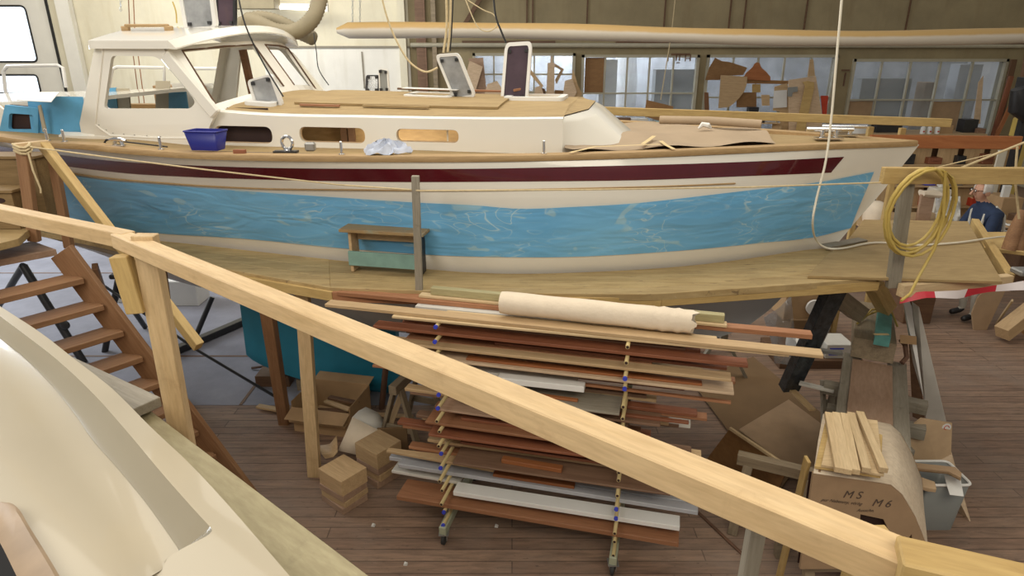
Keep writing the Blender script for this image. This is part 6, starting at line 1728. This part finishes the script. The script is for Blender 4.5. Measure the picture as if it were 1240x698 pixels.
for x0,x1,y0,y1,Y,m,nm,lab,cat in (
 (855,868,149.5,161,15.1,'paper','carton','white carton on the bench under the bottle shelf, far left','carton'),
 (872,884,153,161,15.15,'oldwood','tin','old wooden box on the bench between white and brown cartons','box'),
 (893,917,153.5,161,15.12,'orange','carton','orange-brown box on the bench under the black box','box'),
 (735,763,143,157,15.2,'darkwood','crate','dark brown crate on the long bench, left of the white machine','crate'),
 (764,784,144,157,15.15,'whitewood','machine_housing','white machine housing on the long bench','machine'),
 (796,807,148,157,15.1,'cyanbox','tool_case','small turquoise tool case on the long bench','case'),
 (822,837,150.5,157,15.1,'cyanbox','tool_case','wide turquoise tool case beside the black tool','case'),
 (1060,1091,150,162.5,15.3,'black','printer','black flat appliance on the bench under the right-hand window','appliance'),
 (1136,1153,152,162.5,15.15,'card','carton','cardboard carton on the bench right of the three white bottles','carton'),
 (1165,1182,145,162.5,15.3,'black','monitor_box','black upright box on the bench at the right-hand window','box'),
 (1183,1193,156,162.5,15.2,'walnut','carton','brown low box right of the black upright box','box')):
    wbox(x0,x1,y0,y1,Y,.25,m,nm,lab,cat)
b = MB(); p = at(1040,162.4,Y=15.2)
rows = []
for i in range(7):
    t = i/6; rows.append([p + V((.18*math.cos(a)*(1-.3*t)*(1+.15*math.sin(3*a+t*5)), .08*math.sin(a)*(1-.5*t), .19*t*(1+.1*math.sin(2*a)))) for a in [2*math.pi*k/14 for k in range(14)]])
b.grid(rows, close=True); b.add(rows[-1], [tuple(range(14))]); tag(b.build('paper_bag', M_['paper'], smooth=True), 'crumpled white paper bag on the bench left of the black appliance', 'bag')
for i, x in enumerate((1116.5,1124.5,1134)):
    p = at(x, 162.4, Y=15.12); b = MB(); b.lathe(p, [(.05,0),(.052,.03),(.05,.14),(.02,.17),(.02,.20)], 14); o = b.build('squeeze_bottle', M_['white'], smooth=True, angle=40); tag(o, '%s of three white bottles on the bench under the window' % ['leftmost','middle','rightmost'][i], 'bottle', 'three white bottles')
    b = MB(); b.box(p+V((0,-.052,.06)), (.04,.004,.03)); b.build('bottle_label', M_['redplastic'], o)
p = at(820,157,Y=15.15); b = MB(); b.tube([p+V((-.12,0,.03)), p+V((-.08,0,.1)), p+V((0,0,.13)), p+V((.1,0,.1)), p+V((.14,0,.02))], .03, 8); b.box(p+V((-.02,.04,.04)), (.18,.1,.08)); tag(b.build('power_tool', M_['black'], smooth=True, angle=40), 'black power tool on the long bench between turquoise cases', 'tool')
o = wbox(837,839.5,149,157,15.08,.03,'cable','white_peg','short white post at the right end of the long bench','post')
# templates and boards leaning by the left window
YL = 15.55
for pts, Y, m, lab in (
 (((567,71),(585,70),(589,108),(590,119),(577,119)), 15.72, 'ply_pink', 'orange-brown board leaning at the left window behind the pale holed panel'),
 (((568.6,73.7),(584.6,81),(577,106),(574,119),(566,119),(560,105)), 15.62, 'ply_pale', 'pale slanted panel with a small hole right of the middle hatch'),
 (((586,117),(590,102),(602,98),(607,106),(607,119)), 15.5, 'ply_pale', 'pale curved template lying left of the tall tinted hatch'),
 (((577,119),(590,108),(600,104),(603,119)), 15.58, 'ply_pink', 'brown arched template behind the pale curved one'),
 (((661,126),(663.3,76),(666.5,76),(666.8,68),(669,68),(669,76),(671.7,76),(671,126)), 15.6, 'ply_pale', 'tall pale stick-like template with narrow neck before the left window'),
 (((672,77),(683,84),(674,102),(672,97),(679,85),(671.5,81)), 15.7, 'beige', 'angled brown hook-shaped template beside the tall pale one'),
 (((684,98),(693,95.5),(698.6,111.5),(690,128),(680,127)), 15.52, 'ply_pale', 'pale hexagonal board leaning at the window corner'),
 (((694,84),(700,104),(705,113),(699,128),(690,128),(698,112),(692,97)), 15.6, 'beige', 'narrow dark-edged board leaning at the right corner of the left window'),
 (((648,106),(655,103.5),(662,126),(646,126)), 15.55, 'ply_pale', 'pale wedge board right of the tall tinted hatch'),
 (((655,106),(660,108),(663,126),(659,126)), 15.6, 'darkwood', 'thin dark slat between wedge board and tall template'),
 (((672,109),(686,110),(683,127),(671,127)), 15.75, 'hardboard', 'brown board low behind the tall pale template'),
 (((643,84),(658,104),(656,107),(642,90)), 15.66, 'beige', 'slanting beige slat at the right edge of the tinted hatch')):
    wpoly(pts, Y, .02, m, 'hanging_template', lab, 'board')
# stands for those that would float: a ledge at their foot
a, c = at(556,119,Y=15.6), at(706,127,Y=15.6)
zl = zb1
# crates behind the left templates carry them
lg_ = thing('template_ledge', 'low wooden ledge under the leaning templates at the left window', 'ledge', ((a.x+c.x)/2, 15.6, zb1))
zle = at(640,126.5,Y=15.6).z
board('ledge_board', (a.x, 15.62, zle-.012), (c.x, 15.62, zle-.012), .32, .024, M_['oldwood'], lg_)
for x in (a.x+.05, (a.x+c.x)/2, c.x-.05): board('ledge_support', (x, 15.62, zb1), (x, 15.62, zle-.024), .25, .03, M_['oldwood'], lg_, up=(0,1,0))
wpoly(((783,121),(815.6,129),(811,150),(780,141)), 15.2, .02, 'hardboard', 'tilted_board', 'tilted orange-brown square board hanging by a cord before the window')
# dark letter-like rack at the top of window 2
b = MB()
b.box((at(824,66,Y=15.7).x, 15.7, at(824,66,Y=15.7).z), (.42,.03,.05))
for x, k in ((809,1),(819,0),(823,0),(830,1),(836,1)):
    p = at(x, 70, Y=15.7); b.box((p.x, 15.7, p.z), (.022,.03,.15 if k else .13))
b.box((at(821,76,Y=15.7).x, 15.7, at(821,76,Y=15.7).z), (.08,.03,.02)); b.box((at(833,71,Y=15.7).x, 15.7, at(833,71,Y=15.7).z), (.09,.03,.02))
tag(b.build('hanging_letters', M_['darkwood']), 'dark letter-shaped wooden rack at the top right of the middle window', 'rack')
# window 3 templates
for pts, Y, m, lab in (
 (((854,97),(859,82),(866,70),(874,74),(883,75),(905,82),(900,91),(873,92),(872,97)), 15.7, 'hardboard', 'large irregular brown template at the upper left of the third window'),
 (((899,96),(904,88),(911,82),(914,77),(917,75.5),(920,76.5),(922,82),(928,87),(933,93),(933,98)), 15.66, 'orange', 'orange-brown bell-shaped template at the third window'),
 (((900,96),(955,98),(955,102),(900,101)), 15.72, 'hardboard', 'narrow brown bar below the bell-shaped template'),
 (((873,91),(905,93),(904,103),(901,111),(895,119),(888,126),(882,130),(870,131)), 15.6, 'beige', 'brown quarter-round template at the third window'),
 (((892,112),(916,112),(916,130),(892,130)), 15.7, 'hardboard', 'brown rectangular board right of the quarter-round template'),
 (((911,102),(921,102),(921,112),(911,112)), 15.75, 'pine_y', 'small yellow square card at the third window'),
 (((922,115),(932,115),(932,128),(923,128)), 15.7, 'beige', 'small beige card left of the white sheet at the third window'),
 (((955,97),(988,92),(996,141),(995,161),(955,161)), 15.5, 'ply_pale', 'large pale trapezoid panel leaning at the third window'),
 (((972,99.5),(978,98),(986,100),(986,106),(974,161),(963,161),(975,104)), 15.44, 'pine_y', 'long yellowish stick propped on the large pale panel'),
 (((938,105),(953,101),(956,109),(956,161),(945,161),(944,135),(936,134)), 15.62, 'beige', 'beige back board carrying the white sheet'),
 (((981,72),(985,72),(987,92),(978,93)), 15.7, 'beige', 'brown pointed board tip above the large pale panel'),
 (((994,116),(1003,116),(1001,140),(996,140)), 15.6, 'redplastic', 'small red board right of the large pale panel'),
 (((853,112),(858,112),(860,161),(854,161)), 15.62, 'rust', 'dark brown narrow board at the left edge of the third window'),
 (((1185,100),(1191,92),(1187,150),(1179,150)), 15.7, 'ply_pale', 'pale strip standing behind the right-hand window sill'),
 ):
    wpoly(pts, Y, .018, m, 'hanging_template', lab, 'board')
wpoly(((937,110),(953,109),(953,130),(936,131)), 15.58, .004, 'paper', 'hanging_sheet', 'white paper sheet pinned at the third window', 'paper')
wpoly(((954,106),(966,105),(966,111),(960,112),(959,117),(954,117)), 15.42, .02, 'grey', 'hanging_gadget', 'small grey device fixed at the edge of the large pale panel', 'device')
b = MB(); p = at(1024,85,Y=15.93); b.box(p, (.16,.05,.03)); b.box(p+V((0,-.02,-.2)), (.03,.02,.3)); tag(b.build('wall_switch', M_['rusty']), 'dark rusty wall bracket between third and fourth window', 'bracket')
# far scaffolding rail behind the bow
fr_ = thing('far_guard_rail', 'long yellow rail on the far side of the yacht beyond the foredeck', 'railing', (2.5, 7.35, 0))
ra, rb_ = at(722,134,Y=7.35), at(1151,149,Y=7.15)
board('top_rail', ra, rb_, .05, .085, M_['pine_y'], fr_)
for x, yt in ((1056,148),(1095,149.5)):
    p = at(x, yt+6, Y=7.22); board('post', (p.x, 7.25, 0), (p.x, 7.25, p.z), .06, .05, M_['pine_y'], fr_, up=(0,1,0))
p0_, p1_ = at(1053,171,Y=7.18), at(1236,172,Y=7.10); p1_.z = at(1236,173,Y=7.10).z
board('lower_rail', p0_, p1_, .04, .135, M_['orange'], fr_)['label'] = 'red-brown lower board'
# right wall: standing boards
for i, (x0, y0, x1, y1, w, m) in enumerate(((1228,72,1206,166,.06,'darkwood'),(1221,92,1199,166,.05,'maho'),(1237,60,1218,166,.05,'walnut'),(1216,120,1196,166,.04,'orange'))):
    q = at(x1, y1, Y=15.6); tp = at(x0, y0, Y=15.75); q0 = tp + (q-tp)*((tp.z-.0)/(tp.z-q.z)) 
    q0.z = .0; q0.y = 15.5-.1*i; tp.y -= .1*i
    tag(board('leaning_plank', V((min(q0.x,11.9), q0.y, .01)), tp, w*2.2, .04, M_[m], None, up=(0,1,0)), ['dark brown plank leaning in the corner, longest one','reddish plank leaning leftmost but one in the corner','brown plank leaning nearest to the right wall','short orange plank leaning leftmost in the corner'][i], 'plank')
for i, x in enumerate((1194,1199,1205,1211,1217)):
    a = at(x, 178, Y=11.5); tag(board('standing_plank', V((a.x-.02, 11.42, 0)), V((a.x+.01, 11.55, a.z+.1*(i % 2))), .09, .025, M_[['maho','darkwood','orange','walnut','greywood'][i]], None, up=(0,1,0)), '%s of the row of short planks standing behind the man' % ['first','second','third','fourth','fifth'][i], 'plank', 'planks standing behind the man')
# black machine at the right edge
b = MB(); p = at(1240,120,Y=10.2); b.tube([p+V((-.12,0,.15)), p+V((-.02,0,-.1)), p+V((.2,0,-.25))], [.1,.17,.14], 10); b.box(p+V((.15,.1,.05)), (.3,.3,.5)); b.box((p.x+.15,p.y+.1,p.z/2-.1),(.1,.1,p.z-.2)); tag(b.build('drill_machine', M_['black'], smooth=True, angle=40), 'dark machine head at the upper right edge before the wall', 'machine')
b = MB(); q = at(1238,148,Y=10.6); b.box((q.x+.16,q.y+.1,q.z-.1),(.3,.3,.3)); b.box((q.x+.16,q.y+.1,(q.z-.35)/2),(.12,.12,q.z-.35)); tag(b.build('machine_stand', M_['hose'], bev=.02), 'yellow machine stand under the dark machine head', 'stand')
# open shelf unit
xs0, xs1 = at(1060,215,Y=11.3).x, at(1180,215,Y=11.3).x
su = thing('cubby_shelf', 'wooden open cubby shelf under the bench beyond the barrier beam', 'shelf', ((xs0+xs1)/2, 10.9, 0))
zT = at(1120,174,Y=10.7).z; Yu = 10.68
b = MB(); b.box(((xs0+xs1)/2, Yu+.33, zT/2), (xs1-xs0, .02, zT)); b.build('back_panel', M_['darkwood'], su)
nc = 4
for i in range(nc+1): x = xs0 + (xs1-xs0)*i/nc; board('upright', (x, Yu+.17, 0), (x, Yu+.17, zT), .32, .022, M_['beige'], su, up=(0,1,0))
zs_ = [zT*k/5 for k in range(6)]
for z in zs_: board('shelf_board', (xs0, Yu+.17, max(.02,z)), (xs1, Yu+.17, max(.02,z)), .32, .022, M_['beige'], su)
k = 0
cc = [('pegblue','blue'),('redplastic','red'),('black','black'),('steel','grey'),('bin','dark blue'),('maho','brown')]
for r_ in range(1, 5):
    for c_ in range(nc):
        m, cnm = cc[(r_*5+c_*3) % 6]; x = xs0 + (xs1-xs0)*(c_+.5)/nc; z = zs_[r_]+.013
        w = .14+.04*((r_+c_) % 3); h = .10+.03*((r_*2+c_) % 3)
        b = MB(); b.box((x-.03, Yu+.15, z+h/2), (w, .2, h)); b.box((x-.03, Yu+.045, z+h*.6), (w*.5, .012, h*.3)); tag(b.build('parts_bin', M_[m], bev=.01), '%s parts bin, shelf %s from the bottom, compartment %s from the left' % (cnm, ['','two','three','four','five'][r_], ['one','two','three','four'][c_]), 'bin', 'bins in the cubby shelf')
        k += 1
o = wbox(1180,1190,182,300,10.5,.03,'cable','cream_panel','cream upright panel standing left of the man','panel',zmin=0)
# things on the low table in front of the shelf: roll, wrapped board, bowl, cup
ztab = at(1120,272,Y=9.4).z
lt = thing('assembly_table', 'low table with wrapped parts beyond the bow platform', 'table', (at(1110,272,Y=9.4).x, 9.6, 0))
xa_, xb2 = at(1040,272,Y=9.4).x, at(1166,272,Y=9.4).x
board('table_top', (xa_, 9.75, ztab-.015), (xb2, 9.75, ztab-.015), .8, .03, M_['beige'], lt)
for x in (xa_+.06, xb2-.06):
    for y in (9.42, 10.08): board('leg', (x, y, 0), (x, y, ztab-.03), .06, .06, M_['oldwood'], lt, up=(0,1,0))
def lat(px, Y, prof, m, name, label, cat, seg=18):
    p = at(px, 270, Y=Y); b = MB(); b.lathe((p.x, Y, ztab), prof, seg); return tag(b.build(name, M_[m], smooth=True, angle=45), label, cat)
p = at(1058,268,Y=9.6); b = MB(); rows = []
lat(1058, 9.6, [(.16,0),(.17,.05),(.16,.17),(.12,.27),(.05,.30)], 'foam', 'wrapped_roll', 'cream paper-wrapped roll standing on the low table just past the bow', 'roll')
P4 = [at(1110,270,Y=9.5), at(1126,270,Y=9.5), at(1133,238,Y=9.55), at(1116,236,Y=9.55)]
b = MB(); b.prism([V((p.x,p.y,max(p.z,ztab))) for p in P4], (0,.05,0)); tag(b.build('wooden_part', M_['ply_pink'], bev=.006), 'pinkish board part standing on the low table', 'board')
b = MB(); rows = []
for i in range(8):
    t = i/7; p = at(1116+22*t, 234+2*t, Y=9.6); rows.append([p + V((0, .09*math.cos(a), .05*math.sin(a)*(1+.3*math.sin(3*a+5*t)))) for a in [2*math.pi*k/12 for k in range(12)]])
b.grid(rows, close=True); b.add(rows[0], [tuple(range(12))]); b.add(rows[-1], [tuple(range(12))]); tag(b.build('foam_pad', M_['foam'], smooth=True), 'cream padded roll lying on top of the pinkish board part', 'pad')
b = MB(); rows = []
for i in range(12):
    t = i/11; row = []
    for j in range(9):
        x = 1133+30*j/8; y = 238+30*t; p = at(x, y, Y=9.7 - .25*t + .05*math.sin(j*2+i)); p.z = max(p.z, ztab+.004); row.append(p)
    rows.append(row)
b.grid(rows); tag(b.build('plastic_wrap', M_['paper'], smooth=True, solid=.004), 'crumpled white plastic wrap hanging over parts on the low table', 'plastic')
lat(1139, 9.45, [(.06,0),(.075,.05),(.05,.12),(.02,.14),(.02,.16)], 'black', 'black_router', 'small black machine on the low table inside the hose coil', 'machine')
wbox(1121,1137,230,300,10.42,.3,'cable','tall_carton','cream tall box standing behind the foam pad','box',zmin=0)
lat(1129, 10.6, [(.03,0),(.06,.03),(.075,.08),(.07,.085),(.02,.03)], 'white', 'white_bowl', 'white bowl seen above the foam pad', 'bowl').location.z = at(1129,230,Y=10.42).z+.002
lat(1148, 9.42, [(.03,0),(.035,.02),(.035,.12),(.012,.15)], 'white', 'spray_bottle', 'white bottle right of the small black machine', 'bottle')
# paper pile on a dark table right of the man
tq = at(1226,284,Y=8.2); t2 = thing('dark_table', 'dark low table piled with paper right of the man', 'table', (tq.x, 8.4, 0))
board('table_top', (tq.x-.18, 8.45, tq.z), (tq.x+.6, 8.45, tq.z), .5, .03, M_['darkwood'], t2)
for x in (tq.x-.14, tq.x+.55):
    for y in (8.25, 8.65): board('leg', (x, y, 0), (x, y, tq.z-.015), .05, .05, M_['darkwood'], t2, up=(0,1,0))
for i in range(7):
    b = MB(); a = .5*math.sin(i*2.3); x = tq.x - .10 + .055*i; b.box((0,0,0), (.2,.15,.012), None)
    M = Matrix.Translation(V((x, 8.36+.04*(i % 3), tq.z+.022+.014*i))) @ Matrix.Rotation(a, 4, 'Z') @ Matrix.Rotation(.05, 4, 'Y')
    tag(b.build('paper_bundle', M_['paper'] if i % 2 == 0 else M_['card'], M=M), '%s sheet bundle in the loose pile on the dark table' % ['lowest','second lowest','third lowest','middle','third highest','second highest','topmost'][i], 'paper', 'paper pile right of the man')
o = wbox(1211,1236,240,258,9.8,.4,'card','carton','brown carton behind the man at his right','carton',zmin=0)
o = wbox(1213,1222,225,239.5,9.86,.05,'paper','white_card','white card standing on the brown carton behind the man','card')
# leaning panels on the floor at the right
def floorpanel(pts, base_y, m, name, label, th=.02, lean=.25):
    Yf_ = at(pts[0][0], base_y, Z=0).y; P = []
    for x, y in pts:
        p = at(x, y, Y=Yf_); k = 0
        for _ in range(5): p = at(x, y, Y=Yf_ + max(0, p.z)*lean)
        P.append(V((p.x, p.y, max(0, p.z))))
    b = MB(); b.prism(P, (0,th,0)); return tag(b.build(name, M_[m], bev=.002), label, 'panel')
floorpanel(((1179,400),(1176.7,380),(1184,361),(1192,352),(1218,352),(1195,400)), 400, 'mdf', 'rounded_panel', 'brown panel with rounded shoulder leaning below the barrier tape')
q0, q1 = floor_at(1213,404,.12), at(1250,368,Z=.42)
o = board('timber_box', q0, q1+V((.3,.1,.1)), .16, .16, M_['beige']); tag(o, 'pale box beam lying slanted at the right edge under the tape', 'beam')
tag(board('lath', floor_at(1206,393,.02), at(1226,364,Z=.5), .02, .03, M_['palewood']), 'thin pale lath between brown panel and box beam', 'lath')
p = floor_at(1236,408); b = MB(); b.lathe(p+V((.30,.05,0)), [(.22,0),(.24,.1),(.22,.3),(.15,.34)], 18); tag(b.build('brown_drum', M_['hardboard'], smooth=True, angle=40), 'brown round drum at the right edge on the planks', 'drum')
b = MB(); q = at(1240,330,Y=9.2); b.box((q.x+.25,9.3,.45),(.9,.5,.9)); tag(b.build('dark_cabinet', M_['darkwood'], bev=.01), 'dark cabinet at the right edge beyond the bow platform', 'cabinet')
b = MB(); q0 = at(1221,303,Z=ZP+.0); 
b.tube([q0, at(1229,280,Y=q0.y+.02), at(1240,255,Y=q0.y+.04)], [.05,.05,.035], 10); b.tube([q0+V((.08,.0,0)), at(1236,285,Y=q0.y+.02), at(1246,262,Y=q0.y+.04)], [.04,.045,.03], 10)
tag(b.build('bent_timber', M_['brownwood'], smooth=True), 'bent brown wooden knees standing at the right edge of the platform', 'timber')
b = MB(); q = at(1232,334,Z=ZP-.0); b.box((q.x+.1,q.y,q.z+.03),(.25,.12,.04)); tag(b.build('steel_clamp', M_['steel'], bev=.01), 'grey steel clamp at the right edge by the platform corner', 'clamp')
# duct and big shapes in the room beyond the windows
b = MB(); b.tube([V((wx(775,80)+.3,19.2,3.6)), V((wx(768,80)+.3,19.1,3.0)), V((wx(772,80)+.3,19.1,2.2)), V((wx(772,80)+.3,19.1,1.0))], .28, 14); tag(b.build('vent_pipe', M_['white'], smooth=True), 'fat white pipe seen through the middle window', 'pipe')
for x0,x1,y0,y1,m,lab in ((724,745,72,135,'white','tall white cabinet seen through the middle window'),(790,842,84,150,'grey','large grey machine seen through the middle window'),(1040,1100,95,120,'grey','long grey shelf seen through the right-hand window'),(1145,1172,78,160,'hullgrey','grey tall cabinet seen through the right-hand window'),(1108,1122,100,165,'mdf','brown upright seen through the right-hand window')):
    wbox(x0,x1,y0,y1,17.6,.4,m,'far_cabinet',lab,'cabinet',zmin=0)
# cable tray on the pillar
b = MB(); x = wx(511,60)
b.box((x, 15.93, 2.6), (.22,.06,5.2)); 
for k in range(70): b.box((x, 15.895, .6+k*.06), (.12,.012,.022))
tag(b.build('cable_tray', M_['walnut']), 'brown perforated cable tray running up beside the pillar', 'cable tray')
b = MB(); x = wx(527,60); b.box((x, 15.9, 2.6), (.10,.1,5.0)); tag(b.build('steel_column', M_['oldwood']), 'narrow olive steel column right of the cable tray', 'column', None, 'structure')

# ================================================================== THE MAN AT THE BENCH
Ym = 7.65
hd = at(1187,236,Y=Ym)
ZH = hd.z; X0 = hd.x
man = thing('person', 'man in navy sweater and pale braces overalls standing, looking down at work in his hands', 'person', (X0+.16, Ym, 0))
sc_ = (ZH+.13)/1.72
def skin_body(V_, E_, R_):
    me = bpy.data.meshes.new('sk'); me.from_pydata([tuple(v) for v in V_], E_, [])
    o = bpy.data.objects.new('sk', me); col.objects.link(o)
    md = o.modifiers.new('s', 'SKIN'); md.use_smooth_shade = True
    for d, r in zip(me.skin_vertices[0].data, R_): d.radius = (r, r) if not isinstance(r, tuple) else r
    me.skin_vertices[0].data[0].use_root = True
    sb = o.modifiers.new('u', 'SUBSURF'); sb.levels = 2; sb.render_levels = 2
    dg = bpy.context.evaluated_depsgraph_get(); dg.update()
    m2 = bpy.data.meshes.new_from_object(o.evaluated_get(dg)); bpy.data.objects.remove(o); return m2
vs, es, rs = [], [], []
def jv(p, r, par=None):
    vs.append(V((X0 + p[0]*sc_, Ym + p[1]*sc_, p[2]*sc_))); rs.append(r*sc_ if not isinstance(r, tuple) else (r[0]*sc_, r[1]*sc_))
    if par is not None: es.append((par, len(vs)-1))
    return len(vs)-1
# he faces -x (to the left); y- is towards the viewer
pel = jv((.20,0,.95), (.15,.13)); ab = jv((.20,0,1.10), (.15,.14), pel); ch = jv((.16,0,1.28), (.17,.15), ab); uc = jv((.10,0,1.41), (.14,.11), ch)
nk = jv((.045,0,1.50), .058, uc); n2 = jv((.015,0,1.55), .055, nk); h1 = jv((-.005,0,1.60), (.088,.075), n2); h2 = jv((.005,0,1.67), (.095,.078), h1); h3 = jv((.015,0,1.715), .06, h2)
for sy in (-1, 1):
    s1 = jv((.12,.17*sy,1.385), .075, uc); el = jv((.03 if sy < 0 else .0, .235*sy, 1.12), .050, s1); wr = jv((-.19,.15*sy,1.10), .032, el); pm = jv((-.25,.12*sy,1.105), (.034,.02), wr)
    for k in range(4):
        f0 = jv((-.30,.12*sy+(-.022+.015*k),1.105+.004*k), .010, pm); f1 = jv((-.335+.006*abs(k-1),.11*sy+(-.022+.015*k)*.9,1.085), .009, f0); jv((-.33,.10*sy+(-.02+.014*k)*.8,1.06), .008, f1)
    t0 = jv((-.25,.085*sy,1.125), .011, pm); jv((-.285,.07*sy,1.13), .009, t0)
    hp = jv((.20,.10*sy,.86), .10, pel); kn = jv((.17,.11*sy,.48), .062, hp); an = jv((.21,.11*sy,.09), .042, kn); jv((.06,.12*sy,.045), .04, an)
me = skin_body(vs, es, rs)
me.name = 'body'
for m in ('shirt','skin','overall','black'): me.materials.append(M_[m])
for p in me.polygons:
    c = p.center; z = c.z/sc_; x = (c.x-X0)/sc_; p.use_smooth = True
    p.material_index = 1 if (z > 1.515 and x < .2) or (x < -.165 and z > .9) else (3 if z < .11 else (2 if z < .98 else 0))
body = bpy.data.objects.new('body', me); col.objects.link(body); W[body.name] = Matrix.Identity(4); setparent(body, man)
def hp_(x, y, z): return V((X0 + x*sc_, Ym + y*sc_, z*sc_))
b = MB()
b.add([hp_(-.095,-.014,1.645), hp_(-.095,.014,1.645), hp_(-.125,-.016,1.595), hp_(-.125,.016,1.595), hp_(-.09,0,1.585)], [(0,2,3,1),(0,4,2),(1,3,4),(2,4,3)]); b.build('nose', M_['skin'], man, smooth=True)
for sy in (-1, 1):
    b = MB(); b.lathe(hp_(.02,.082*sy,1.62), [(.0,0),(.028,.004),(.030,.012),(.015,.016)], 12, (0,sy,0)); b.build('ear', M_['skin'], man, smooth=True)
    b = MB(); b.lathe(hp_(-.082,.035*sy,1.645), [(.0,0),(.012,.004),(.008,.012),(.001,.015)], 10, (-1,0,0)); b.build('eye', M_['white'], man, smooth=True)
b = MB(); b.tube([hp_(-.088,-.025,1.553), hp_(-.096,0,1.555), hp_(-.088,.025,1.553)], .006, 6); b.build('mouth', M_['maho_l'], man, smooth=True)
b = MB()
for sy in (-1, 1):
    b.tube([hp_(-.098+.0, .035*sy+.022*math.cos(a), 1.645+.018*math.sin(a)) for a in [k*math.pi/5 for k in range(10)]], .003, 5, closed=True)
    b.tube([hp_(-.095,.058*sy,1.65), hp_(.02,.088*sy,1.645)], .003, 5)
b.build('glasses', M_['black'], man)
b = MB(); rows = []
for i in range(9):
    th = math.radians(20 + 90*i/8); row = []
    for k in range(17):
        a = math.radians(-115 + 230*k/16); r_ = .094*math.sin(th)
        row.append(hp_(.012 + r_*1.08*math.cos(a), r_*.92*math.sin(a), 1.655 + .095*math.cos(th)))
    rows.append(row)
b.grid(rows); b.build('hair', M_['hair'], man, smooth=True, solid=-.012)
b = MB()
for sy in (-1, 1):
    b.tube([hp_(.33,.06*sy,1.0), hp_(.325,.08*sy,1.18), hp_(.27,.105*sy,1.36), hp_(.14,.125*sy,1.47), hp_(.03,.115*sy,1.38), hp_(.02,.1*sy,1.15)], .017, 6)
b.build('braces', M_['overall'], man, smooth=True)
b = MB(); b.lathe(hp_(.20,0,.90), [(.155*sc_,0),(.165*sc_,.06),(.165*sc_,.12),(.155*sc_,.125)], 20); b.build('waistband', M_['overall'], man, smooth=True)
tl = thing('hand_tool', 'dark hand tool with orange grip held by the man', 'tool', hp_(-.33,0,1.05))
b = MB(); b.box(hp_(-.36,0,1.09), (.16,.05,.05)); b.build('tool_body', M_['black'], tl, bev=.01)
b = MB(); b.box(hp_(-.30,.0,1.13), (.07,.05,.06)); b.build('grip', M_['orange'], tl, bev=.012)
b = MB(); wk = hp_(-.5,0,1.0); b.box((wk.x, wk.y+.1, wk.z/2), (.35,.5,wk.z)); tag(b.build('work_stand', M_['darkwood'], bev=.008), 'dark work stand in front of the man', 'stand')
